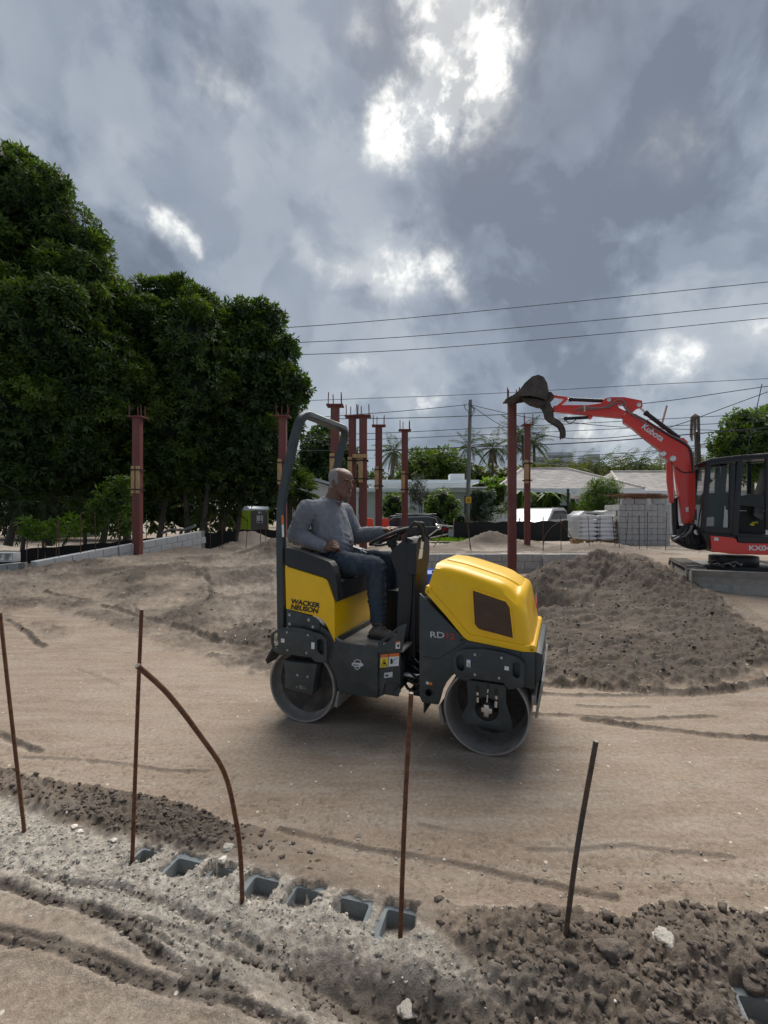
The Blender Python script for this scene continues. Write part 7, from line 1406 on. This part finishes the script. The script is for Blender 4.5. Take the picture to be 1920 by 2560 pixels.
# ================================================================== HOUSES
mt_wh = M('white_render', (.86, .87, .86), .85, var=.05, vs=1.5, bump=.1, bs=30); mt_wall2 = M('white_trim', (.86, .89, .89), .7, var=.04); mt_win = M('dark_window', (.02, .026, .028), .08, var=.1)
mt_tile = M('pale_roof_tile', (.56, .52, .49), .85, var=.25, vs=1.6, streak=(1, 3, 3), island=.14, dirt=(.36, .33, .30), damt=.3, ds=2); mt_roofw = M('white_metal_roof', (.62, .68, .71), .5, var=.05)
def hiproof(root, x0, x1, y0, y1, ze, zr, hip=1.0, name='roof', over=.0, courses=22):
    m = MB(); ym = (y0+y1)/2; L = (y1-y0)/2; rx0, rx1 = x0+L*hip, x1-L*hip; n = courses
    for i in range(n):
        a, b = i/n, (i+1)/n+.012; za, zb_ = ze+(zr-ze)*a, ze+(zr-ze)*b; t = .035
        def ring(u_): return (x0+(rx0-x0)*u_, x1+(rx1-x1)*u_, y0+(ym-y0)*u_, y1+(ym-y1)*u_)
        A0, A1, A2, A3 = ring(a); B0, B1, B2, B3 = ring(min(1, b))
        nx = max(1, int((A1-A0)/.55))
        for k in range(nx):
            u0, u1 = k/nx, (k+1)/nx; g = .004*((k*7+i*3) % 3); m.add([(A0+(A1-A0)*u0, A2, za+t+g), (A0+(A1-A0)*u1, A2, za+t+g), (B0+(B1-B0)*u1, B2, zb_+g*.5), (B0+(B1-B0)*u0, B2, zb_+g*.5), (A0+(A1-A0)*u0, A2, za-.01), (A0+(A1-A0)*u1, A2, za-.01)], [(0, 1, 2, 3), (4, 5, 1, 0)])
        m.add([(A0, A3, za+t), (A0, A2, za+t), (B0, B2, zb_), (B0, B3, zb_)], [(0, 1, 2, 3)]); m.add([(A1, A2, za+t), (A1, A3, za+t), (B1, B3, zb_), (B1, B2, zb_)], [(0, 1, 2, 3)]); m.add([(A1, A3, za+t), (A0, A3, za+t), (B0, B3, zb_), (B1, B3, zb_)], [(0, 1, 2, 3)])
    o = m.build(name, mt_tile, root, recalc=False, smooth=False); o['kind'] = 'stuff'
    c = MB(); P = [(x0, y0, ze+.05), (rx0, ym, zr+.05), (rx1, ym, zr+.05), (x1, y0, ze+.05)]; c.tube(P, .09, 6); c.build('ridge_tiles', mt_tile, root)
    f = MB(); f.box((x0, y0-.03, ze-.26), (x1, y0+.02, ze-.01)); f.box((x0-.03, y0, ze-.26), (x0+.02, y1, ze-.01)); f.box((x1-.02, y0, ze-.26), (x1+.03, y1, ze-.01)); f.box((x0, y0+.02, ze-.12), (x1, y1, ze-.08)); f.build('fascia', mt_wall2, root); return o
def windows(root, rects, Yf, base):
    for (x0, y0, x1, y1, mt) in rects:
        a, b = W(x0, y0, Yf), W(x1, y1, Yf); w = MB(); w.box((a.x-base[0], -.06+Yf-base[1], b.z-base[2]), (b.x-base[0], .02+Yf-base[1], a.z-base[2])); wo = w.build('window', mt_win if mt == 0 else mt, root, smooth=False)
        f = MB(); X0, X1, Z0, Z1, yy = a.x-base[0], b.x-base[0], b.z-base[2], a.z-base[2], Yf-base[1]; e = .07
        for q in ((X0-e, Z0-e, X1+e, Z0), (X0-e, Z1, X1+e, Z1+e), (X0-e, Z0, X0, Z1), (X1, Z0, X1+e, Z1), ((X0+X1)/2-.03, Z0, (X0+X1)/2+.03, Z1)): f.box((q[0], yy-.10, q[1]), (q[2], yy-.03, q[3]))
        f.build('window_frame', mt_wall2, wo, smooth=False)
Ya = 28.0; a, b = W(1242, 1222, Ya), W(1611, 1218, Ya); ze = a.z; zr = W(1416, 1174, Ya+4.5).z; bA = (a.x, Ya, 0); hA = thing('tiled_roof_house', 'low white house with pale tiled hip roof behind the white bags', 'house', bA)
wx = b.x-a.x; hiproof(hA, 0, wx, 0, 9, ze, zr, .62); m = MB(); m.box((.6, .7, 0), (wx-.5, 8.3, ze-.1)); m.box((.55, .1, 0), (.85, .4, ze-.1)); m.build('wall', mt_wh, hA); windows(hA, [(1298, 1235, 1356, 1262, 0), (1545, 1236, 1566, 1262, 0)], Ya+.68, bA)
Yb = 30.5; a2, b2 = W(1560, 1228, Yb), W(1990, 1228, Yb); bB = (a2.x, Yb, 0); hB = thing('tiled_roof_house', 'right wing house with weathered multicoloured tiled roof behind the excavator boom', 'house', bB); wx2 = b2.x-a2.x
hiproof(hB, 0, wx2, 0, 9, a2.z, W(1600, 1181, Yb+4.5).z, .3); m = MB(); m.box((.3, .8, 0), (wx2, 8, a2.z-.1)); m.build('wall', mt_wh, hB); windows(hB, [(1578, 1236, 1612, 1262, M('brown_door', (.16, .12, .085), .7)), (1632, 1234, 1664, 1264, M('teal_window', (.03, .10, .10), .1)), (1720, 1238, 1790, 1262, 0)], Yb+.78, bB)
# flat-roofed house in the middle
Yc = 27.5; a, b = W(858, 1232, Yc), W(1232, 1290, Yc); bC = (a.x, Yc, 0); hC = thing('flat_roof_house', 'long white flat-roofed house behind the columns and the parked car', 'house', bC); w3 = b.x-a.x; z1 = W(0, 1220, Yc).z; z2 = W(0, 1200, Yc+1.5).z
m = MB(); m.box((0.4, .8, 0), (w3-.6, 8, z1-.1)); m.box((1.6, 1.8, z1), (w3-.9, 7.5, z2-.12)); m.build('wall', mt_wh, hC)
m = MB(); m.box((-.2, -.2, z1-.24), (w3-.1, 8.5, z1)); m.box((w3*.62, -.6, z1-.04), (w3-.3, -.2, z1+.03)); m.build('lower_roof', mt_wall2, hC, bevel=.02); m = MB(); m.box((1.3, 1.4, z2-.2), (w3-.5, 8.2, z2)); m.build('upper_roof', mt_roofw, hC, bevel=.02)
for x in (.6, 2.2, 3.6): MB().box((x, .1, 0), (x+.28, .35, z1-.2)).build('porch_post', mt_wall2, hC)
MB().box((w3-2.2, 2.0, z2), (w3-1.3, 2.9, z2+.42)).build('roof_unit', mt_wh, hC, bevel=.02); windows(hC, [(880, 1242, 905, 1285, 0), (960, 1240, 1010, 1262, 0), (1060, 1240, 1080, 1280, 0), (1160, 1240, 1172, 1290, 0)], Yc+.78, bC)
Yd = 26; a, b = W(716, 1215, Yd), W(850, 1215, Yd); bD = (a.x, Yd, 0); hD = thing('gabled_house', 'white house with bluish white gabled roof seen behind the man\'s head', 'house', bD); w4 = b.x-a.x; zg = W(0, 1192, Yd+2).z
m = MB(); m.prism([(-.3, a.z), (w4*.30, zg), (w4+.3, a.z-.05), (w4+.3, a.z-.2), (w4*.30, zg-.15), (-.3, a.z-.15)], -.3, 7); m.build('roof', mt_roofw, hD); m = MB(); m.prism([(0, 0), (w4, 0), (w4, a.z-.2), (w4*.3, zg-.16), (0, a.z-.16)], 0, 6.8); m.build('wall', mt_wh, hD); windows(hD, [(735, 1240, 765, 1275, 0)], Yd-.02, bD)
Ye = 30; a = W(40, 1248, Ye); b = W(250, 1248, Ye); bE = (a.x, Ye, 0); hE = thing('white_house', 'white house with orange tile roof glimpsed through the trees at the far left', 'house', bE); w5 = b.x-a.x; m = MB(); m.box((0, 0, 0), (w5, 6, a.z)); m.build('wall', mt_wh, hE); m = MB(); m.prism([(-.3, a.z), (w5*.5, a.z+1.1), (w5+.3, a.z), (w5+.3, a.z-.12), (w5*.5, a.z+.95), (-.3, a.z-.12)], -.3, 6.3); m.build('roof', M('orange_tile', (.45, .14, .05), .8), hE); windows(hE, [(95, 1265, 120, 1290, 0), (170, 1265, 200, 1290, 0)], Ye-.02, bE)
o = MB().box((0, 0, -.5), (9.6, .2, 0)).build('garden_wall', mt_wh, bevel=.01); q = W(1246, 1286, 25.5); o.location = (q.x-1.2, 25.5, q.z); tag(o, 'long low white garden wall in front of the tiled-roof house hedge', 'garden wall')
# far blocks of flats, distance haze mixed into their colours
mt_far = M('hazed_render', (.42, .46, .50), .9, var=.05); mt_farw = M('hazed_window', (.20, .23, .26), .5)
for i, (x0, x1, y1, Y, lb) in enumerate([(1338, 1362, 1142, 260, 'far pale apartment block just right of the shorter column'), (1368, 1432, 1132, 300, 'widest far pale apartment block above the palms'), (1470, 1500, 1135, 300, 'far pale apartment block above the roof ridge'), (895, 915, 1165, 240, 'far pale block glimpsed between the close pair of columns'), (1150, 1166, 1148, 280, 'far pale block left of the utility pole')]):
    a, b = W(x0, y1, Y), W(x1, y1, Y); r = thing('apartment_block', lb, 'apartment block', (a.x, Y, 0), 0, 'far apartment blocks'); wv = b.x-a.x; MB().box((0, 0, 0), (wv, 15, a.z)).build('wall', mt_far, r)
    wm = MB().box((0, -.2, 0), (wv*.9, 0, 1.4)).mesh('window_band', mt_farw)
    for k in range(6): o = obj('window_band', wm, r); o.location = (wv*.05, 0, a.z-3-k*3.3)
cr_ = thing('tower_crane', 'far thin red and white crane behind the excavator boom', 'crane', (W(1655, 1100, 320).x, 320, 0)); B_ = Vector(cr_.location); m = MB(); m.bar(Vector((0, 0, 0)), W(1650, 1085, 320)-B_, 1.2); m.build('mast', mt_far, cr_); m = MB(); m.bar(W(1648, 1085, 320)-B_, W(1667, 1014, 320)-B_, 1.0); m.build('jib', M('hazed_red', (.4, .25, .22), .8), cr_)  # mast and jib colours paled to paint distance haze
# ================================================================== POLE, WIRES, HOOP, VEHICLES, LAWN
mt_pole = M('grey_pole_wood', (.19, .185, .17), .9, var=.2, vs=3, streak=(8, 8, .6), bump=.3); Yp = 24.0
pl_ = thing('utility_pole', 'weathered wooden utility pole with a yellow sign, left of the tall column', 'utility pole', (W(1167, 1300, Yp).x, Yp, 0)); B_ = Vector(pl_.location); m = MB(); m.tube([Vector((0, 0, -.3)), W(1176, 1000, Yp)-B_], [.125, .085], 12); m.build('pole_shaft', mt_pole, pl_)
m = MB(); q = W(1171, 1250, Yp-.14)-B_; m.box((q.x-.14, q.y-.01, q.z-.16), (q.x+.14, q.y, q.z+.16)); so = m.build('sign_plate', M('sign_yellow', (.75, .42, .01), .5, var=.04), pl_)
for dz_, w_ in ((.06, .07), (-.02, .09), (-.09, .06)): MB().box((q.x-w_, q.y-.014, q.z+dz_-.018), (q.x+w_, q.y-.011, q.z+dz_+.018)).build('sign_print', mt_ink, so, smooth=False)
m = MB(); [m.tube([W(*p, Yp-.1)-B_ for p in s], .018, 5) for s in (((1160, 1010), (1163, 1022), (1172, 1030)), ((1180, 1018), (1188, 1028), (1178, 1040), (1172, 1046)), ((1178, 1012), (1186, 1022), (1180, 1032)))]; m.build('jumper_cable', mt_hose, pl_)
for z in (1010, 1030, 1048): q = W(1172, z, Yp-.16)-B_; MB().lathe([(0, -.05), (.05, -.04), (.03, 0), (.05, .03), (0, .05)], q, ax='z', n=10).build('insulator', mt_pgry, pl_)
mt_wire = M('wire', (.03, .032, .035), .6)
wires = [([(600, 826), (1000, 797), (1920, 705)], 26, .020, 'topmost of the overhead wires crossing the sky'), ([(600, 862), (1000, 843), (1500, 800), (1930, 757)], 26, .020, 'second of the overhead wires counted from the top'), ([(600, 891), (1000, 876), (1500, 836), (1930, 794)], 26, .020, 'third overhead wire from the top'),
         ([(700, 1004), (1200, 985), (1560, 965), (1930, 946)], 30, .018, 'thin wire running just above the utility pole top'), ([(760, 1046), (1000, 1028), (1168, 1012)], 24, .017, 'wire reaching the pole top from the left'), ([(640, 1048), (950, 1046), (1172, 1040), (1400, 1028), (1660, 1003), (1930, 964)], 24.5, .020, 'thick wire crossing the pole a little below its top'),
         ([(1176, 1012), (1300, 1040), (1400, 1052), (1560, 1068), (1930, 1080)], 24, .017, 'wire sagging right from the pole top behind the thumb'), ([(1178, 1014), (1240, 1056), (1300, 1085)], 24, .016, 'short wire dropping right from the pole top'), ([(640, 1092), (950, 1083), (1174, 1072), (1500, 1056), (1930, 1033)], 25, .017, 'fourth wire down at the pole, crossing the bucket thumb'), ([(640, 1106), (950, 1098), (1174, 1088), (1500, 1074), (1930, 1052)], 25.5, .017, 'fifth wire down at the utility pole'),
         ([(640, 1128), (950, 1125), (1174, 1118), (1500, 1104), (1930, 1068)], 24.8, .028, 'thick black wire crossing the middle of the pole'), ([(1330, 1082), (1440, 1097), (1590, 1088), (1700, 1060), (1905, 985)], 27, .022, 'sagging wire rising steeply to the right over the boom'), ([(1300, 1150), (1600, 1130), (1930, 1108)], 30, .016, 'low thin wire above the palm row'), ([(1350, 1162), (1560, 1142), (1700, 1120), (1930, 1078)], 32, .016, 'lowest thin wire above the palm row'), ([(640, 1150), (900, 1146), (1174, 1138), (1500, 1128)], 31, .012, 'thin wire low behind the columns')]
for pts, Y, r, lb in wires:
    if pts[-1][0] > 1890: (xa_, ya_), (xb_2, yb_2) = pts[-2], pts[-1]; pts = pts+[(xb_2+1100, yb_2+(yb_2-ya_)/(xb_2-xa_)*1100)]
    P = [W(x, y, Y) for x, y in pts]; b = P[0]; o = MB().tube([p-b for p in bez(P, 6)], r, 5).build('overhead_wire', mt_wire); o.location = b; tag(o, lb, 'wire', 'overhead wires')
o = MB().tube([W(1865, 1140, 22)-W(1865, 1140, 22), W(1905, 960, 22)-W(1865, 1140, 22)], .02, 5).build('guy_wire', mt_wire); o.location = W(1865, 1140, 22); tag(o, 'pale slanting guy wire above the cab roof at the right edge', 'wire')
hp_r = thing('basketball_hoop', 'basketball hoop on a black pole in front of the tiled-roof house', 'basketball hoop', (W(1420, 1300, 25.9).x, 25.9, .2)); B_ = Vector(hp_r.location); MB().bar((0, 0, 0), W(1420, 1222, 25.9)-B_, .1).build('pole', mt_ebl, hp_r); q = W(1441, 1243, 25.4)-B_
MB().prism([(q.x-.28, q.z-.08), (q.x+.28, q.z-.08), (q.x+.34, q.z+.22), (q.x-.34, q.z+.22)], q.y, q.y+.04).build('backboard', mt_white, hp_r); m = MB(); m.tube([Vector((q.x+.2*math.cos(a), q.y-.22+.2*math.sin(a), q.z)) for a in [6.283*k/14 for k in range(15)]], .012, 5); m.build('rim', mt_orr, hp_r)
m = MB(); [m.tube([Vector((q.x+.2*math.cos(a), q.y-.22+.2*math.sin(a), q.z)), Vector((q.x+.09*math.cos(a+.5), q.y-.22+.09*math.sin(a+.5), q.z-.35))], .006, 4) for a in [6.283*k/10 for k in range(10)]]; m.build('net', mt_white, hp_r); MB().bar(W(1420, 1232, 25.9)-B_, q+Vector((0, .04, .1)), .06).build('arm', mt_ebl, hp_r)
# dark parked SUV facing left, tail to the right
def car(name, label, x_tail, Y, zg, L, H, body, length_dir=-1, rz=0, white=False):
    root = thing(name, label, 'car', (x_tail, Y, zg), rz)
    pr = [(0, .35), (0, .85), (.03, 1.0), (.10, 1.12), (.28, .62*H+.0), (.42, H*.93), (.75, H), (1.7, H*1.01), (2.5, H*.97), (3.15, .66*H), (4.3, .60*H), (4.62, .52*H), (L, .40*H), (L, .30), (4.35, .24), (4.2, .42), (3.95, .60), (3.7, .66), (3.45, .60), (3.22, .42), (3.1, .24), (1.35, .24), (1.2, .42), (.97, .60), (.75, .66), (.5, .60), (.32, .42), (.25, .30)]
    pr[3] = (.07, .62*H); pr[4] = (.20, .70*H); P = [(-x, z) for x, z in pr]
    m = MB(); m.prism(P, -.92, .92); bo = m.build('body', body, root, bevel=.05, segs=2)
    g = [(-.38, .68*H), (-.55, .90*H), (-.85, .945*H), (-2.4, .93*H), (-2.95, .67*H)]
    for y in (-.925, .915): MB().prism(g, y, y+.012).build('side_window', mt_win, bo, smooth=False)
    m = MB(); m.tube([Vector((x, -.935, z)) for x, z in g[::-1]+[g[-1]]], .016, 5, False); m.build('window_trim', mt_chr, bo)
    m = MB(); m.tube([Vector((-.5, -.8, H+.03)), Vector((-2.3, -.8, H+.03))], .02, 5); m.build('roof_rail', mt_ebl, bo)
    gl = MB(); gl.add([(.005, -.7, .66*H), (.005, .7, .66*H), (-.34, .65, .91*H), (-.34, -.65, .91*H)], [(0, 1, 2, 3)]); gl.build('rear_window', mt_win, bo, recalc=False); 
    for y in (-.93, .70): MB().prism([(.015, .56*H), (-.28, .58*H), (-.24, .64*H), (-.0, .66*H)], y, y+.23).build('tail_light', M('tail_light', (.30, .01, .02), .15), bo)
    for x in (-.75, -3.7):
        for y in (-.94, .72):
            w = MB(); w.lathe([(.20, 0), (.33, 0), (.36, .04), (.36, .18), (.33, .22), (.2, .22)], (x, y, .36), n=24); wo = w.build('wheel', mt_rub, root); w = MB(); w.lathe([(0, .03), (.06, .03), (.21, .05), (.23, .01)], (x, y, .36), n=10); w.build('rim', mt_chr, wo)
    for x in (-1.75,): MB().bar((x, -.93, .3), (x-.02, -.93, .66*H), .012).build('door_seam', mt_ink, bo)
    return root
car('suv', 'dark SUV parked facing left behind the console handles', W(1114, 1300, 21.5).x, 21.5, -.16, 4.75, 1.62, M('dark_car_paint', (.012, .015, .020), .32, var=.05, coat=.15))
car('pickup_truck', 'white vehicle behind the black fence between the right columns and the bags', W(1372, 1300, 24.2).x+.1, 24.2, .1, 4.75, 1.66, M('white_car_paint', (.70, .71, .72), .2, var=.03, coat=.5), rz=R(52))
tr0 = thing('trailer_frame', 'pale metal trailer frame behind the console handles', 'trailer', tuple(W(1100, 1345, 19))); B_ = Vector(tr0.location); m = MB()
for s in (((1072, 1340), (1105, 1315)), ((1098, 1312), (1150, 1318)), ((1075, 1345), (1120, 1335)), ((1090, 1310), (1096, 1320))): m.bar(W(*s[0], 19)-B_, W(*s[1], 18.8)-B_, .05)
m.build('frame_rail', mt_chr, tr0); m = MB(); m.cyl(W(1093, 1312, 18.9)-B_, W(1100, 1324, 18.9)-B_, .07, 10); m.build('jack', mt_white, tr0)
mt_lawn = M('lawn_green', (.045, .10, .015), .95, var=.3, vs=6, bump=.5); m = MB(); gx = [(1.7, 16.6), (3.2, 16.6), (4.5, 20), (5.5, 26.8), (-4, 26.8), (-1, 21.5)]; m.add([(x, y, hz(x, y)+.05) for x, y in gx]+[(x, y, hz(x, y)-.3) for x, y in gx], [tuple(range(6))]+[(i, (i+1) % 6, 6+(i+1) % 6, 6+i) for i in range(6)]); m.build('lawn', mt_lawn, smooth=False)['kind'] = 'structure'
gp = rng.rand(5000, 2)*np.array([2.4, 8])+np.array([2.0, 17.2]); gz = terrain(gp[:, 0], gp[:, 1])+.04; a = rng.rand(5000)*6.28; h_ = .06+.08*rng.rand(5000); b0 = np.stack([gp[:, 0], gp[:, 1], gz], 1); s = np.stack([np.cos(a), np.sin(a), 0*a], 1)*.02; up = np.stack([rng.normal(size=5000)*.03, rng.normal(size=5000)*.03, h_], 1)
o = obj('grass', np_mesh('grass', np.stack([b0-s, b0+s, b0+up], 1).reshape(-1, 3), np.arange(15000).reshape(-1, 3), lf_lime)); tag(o, 'short green lawn patch right of the parked dark car', 'grass', kind='stuff')
# ================================================================== CLODS, CRUMBS AND SHELLS ON THE SOIL
def ico(sub):
    bm = bmesh.new(); bmesh.ops.create_icosphere(bm, subdivisions=sub, radius=1); v = np.array([x.co[:] for x in bm.verts]); f = np.array([[q.index for q in p.verts] for p in bm.faces]); bm.free(); return v, f
def scatter(name, label, pts, sizes, mat, protos=9, sub=2, sink=.6, rough=.5, flat=.8, cat='soil'):
    v0, f0 = ico(sub); V = []; Fc = []; o = 0; pr = []
    for k in range(protos):
        d = 1+rough*vn3(v0*1.7+k*3.1, k)+rough*.55*vn3(v0*4.3+k, k+2); q = v0*d[:, None]
        for _ in range(5): nrm = rng.normal(size=3); nrm /= np.linalg.norm(nrm); h = .62+.25*rng.rand(); t = q@nrm; q = q-np.maximum(t-h+.1, 0)[:, None]*nrm*.85
        pr.append(q)
    for (x, y, z), s in zip(pts, sizes):
        q = pr[rng.randint(protos)]; a = rng.rand()*6.28; c, sn = math.cos(a), math.sin(a); b = rng.rand()*6.28; cb, sb_ = math.cos(b), math.sin(b); Rm = np.array([[c, -sn, 0], [sn, c, 0], [0, 0, 1]])@np.array([[1, 0, 0], [0, cb, -sb_], [0, sb_, cb]])
        V.append((q@Rm.T)*np.array([s*(.8+.5*rng.rand()), s, s*flat])+np.array([x, y, z+s*(1-sink*1.6)*.5])); Fc.append(f0+o); o += len(v0)
    ob = obj(name, np_mesh(name, np.concatenate(V), np.concatenate(Fc), mat)); tag(ob, label, cat, kind='stuff'); return ob
mt_clod = M('moist_clod', (.110, .088, .071), .95, var=.3, vs=30, bump=.7, bs=90, island=.3, dirt=(.20, .165, .135), damt=.3, ds=20); mt_clod2 = M('mound_clod', (.100, .080, .066), .95, var=.25, vs=10, island=.3); mt_crumb = M('mortar_crumb', (.36, .33, .285), .95, var=.2, vs=40, bump=.6, bs=140, island=.25); mt_shell = M('shell', (.62, .58, .52), .8, var=.15, island=.15)
def pick(n, x0, x1, y0, y1, fn):
    x = x0+(x1-x0)*rng.rand(n); y = y0+(y1-y0)*rng.rand(n); z, w, d = terrain(x, y, True); k = rng.rand(n) < fn(x, y, w, d); return np.stack([x[k], y[k], z[k]], 1)
P_ = pick(26000, -2.7, 1.7, 1.2, 3.0, lambda x, y, w, d: np.clip(w*1.2-.25, 0, 1)*(y < up_edge(x)+.02)); S_ = .0045+.013*rng.rand(len(P_))**3+.014*(rng.rand(len(P_)) < .02)*(P_[:, 0] > .1); scatter('soil_clods', 'dark moist soil clods thrown up along the buried wall', P_, S_, mt_clod, rough=.55, sink=.75, flat=.7)
P_ = pick(22000, -2.4, 1.6, 1.2, 2.6, lambda x, y, w, d: np.clip(d*1.6-.75, 0, 1)*.9*(1-w)); S_ = .0028+.008*rng.rand(len(P_))**4; scatter('mortar_crumbs', 'pale crushed mortar crumbs along the buried wall', P_, S_, mt_crumb, sub=1)
P_ = pick(6500, 1.0, 6.5, 4.2, 10.6, lambda x, y, w, d: np.clip(w-.35, 0, 1)); S_ = .009+.020*rng.rand(len(P_))**3; scatter('mound_clods', 'clods of dark soil over the big mound before the excavator', P_, S_, mt_clod2, sub=1, sink=.95, flat=.75)
P_ = pick(7000, -8, .8, 4.5, 13, lambda x, y, w, d: np.clip(w-.4, 0, 1)); S_ = .008+.018*rng.rand(len(P_))**3; scatter('rough_soil_clods', 'clods in the rough soil patches left of the roller', P_, S_, mt_clod2, sub=1, sink=.95, flat=.75)
P_ = pick(1500, -3, 3.5, 1.2, 7, lambda x, y, w, d: .5+.3*(y < 2.6)); S_ = .0022+.006*rng.rand(len(P_))**4; scatter('shell_fragments', 'white shell fragments scattered on the sand', P_, S_, mt_shell, sub=1, flat=.5, cat='shell fragments')
P_ = pick(1400, -.6, 1.6, 1.75, 2.5, lambda x, y, w, d: np.exp(-((y-up_edge(x)-.10)/.16)**2)*.6); S_ = .003+.008*rng.rand(len(P_))**3; scatter('loose_pebbles', 'small pale pebbles on the compacted sand near the right foreground bars', P_, S_, mt_crumb, sub=1, cat='pebbles')
for (px, py, s, lb, mt) in ((1097, 2262, .017, 'lone grey pebble on the sand left of the leaning foreground bar', mt_clod), (1383, 2316, .026, 'dark round clod beside the foot of the leaning foreground bar', mt_clod), (1530, 2420, .045, 'largest smooth clod in the heap at the lower right', mt_clod), (1020, 2460, .030, 'rounded tan stone in the heap below the wall cells', mt_crumb), (1660, 2395, .038, 'pale stone in the heap at the right', mt_crumb), (570, 2122, .026, 'pale mortar lump above the bent bar\'s cell', mt_crumb), (557, 2152, .018, 'white stone just below the pale mortar lump', mt_shell), (198, 2078, .017, 'white stone between the two left foreground bars', mt_shell), (185, 2070, .014, 'smaller white stone beside the one between the left bars', mt_shell), (285, 2098, .013, 'white chip near the straight bar at the left', mt_shell)):
    g = G(px, py, .04); v, f = ico(4); v = v*(1+.34*vn3(v*1.6+px, 2)+.16*vn3(v*4, 3)+.06*vn3(v*11, 4))[:, None]; nr = np.random.RandomState(px); 
    for _ in range(7): q_ = nr.normal(size=3); q_ /= np.linalg.norm(q_); t_ = v@q_; v = v-np.maximum(t_-.72, 0)[:, None]*q_*.8
    v = v*np.array([1.15, 1, .62])*s; o = obj('stone', np_mesh('stone', v, f, mt, smooth=True)); o.location = (g.x, g.y, hz(g.x, g.y)+s*.2); tag(o, lb, 'stone')
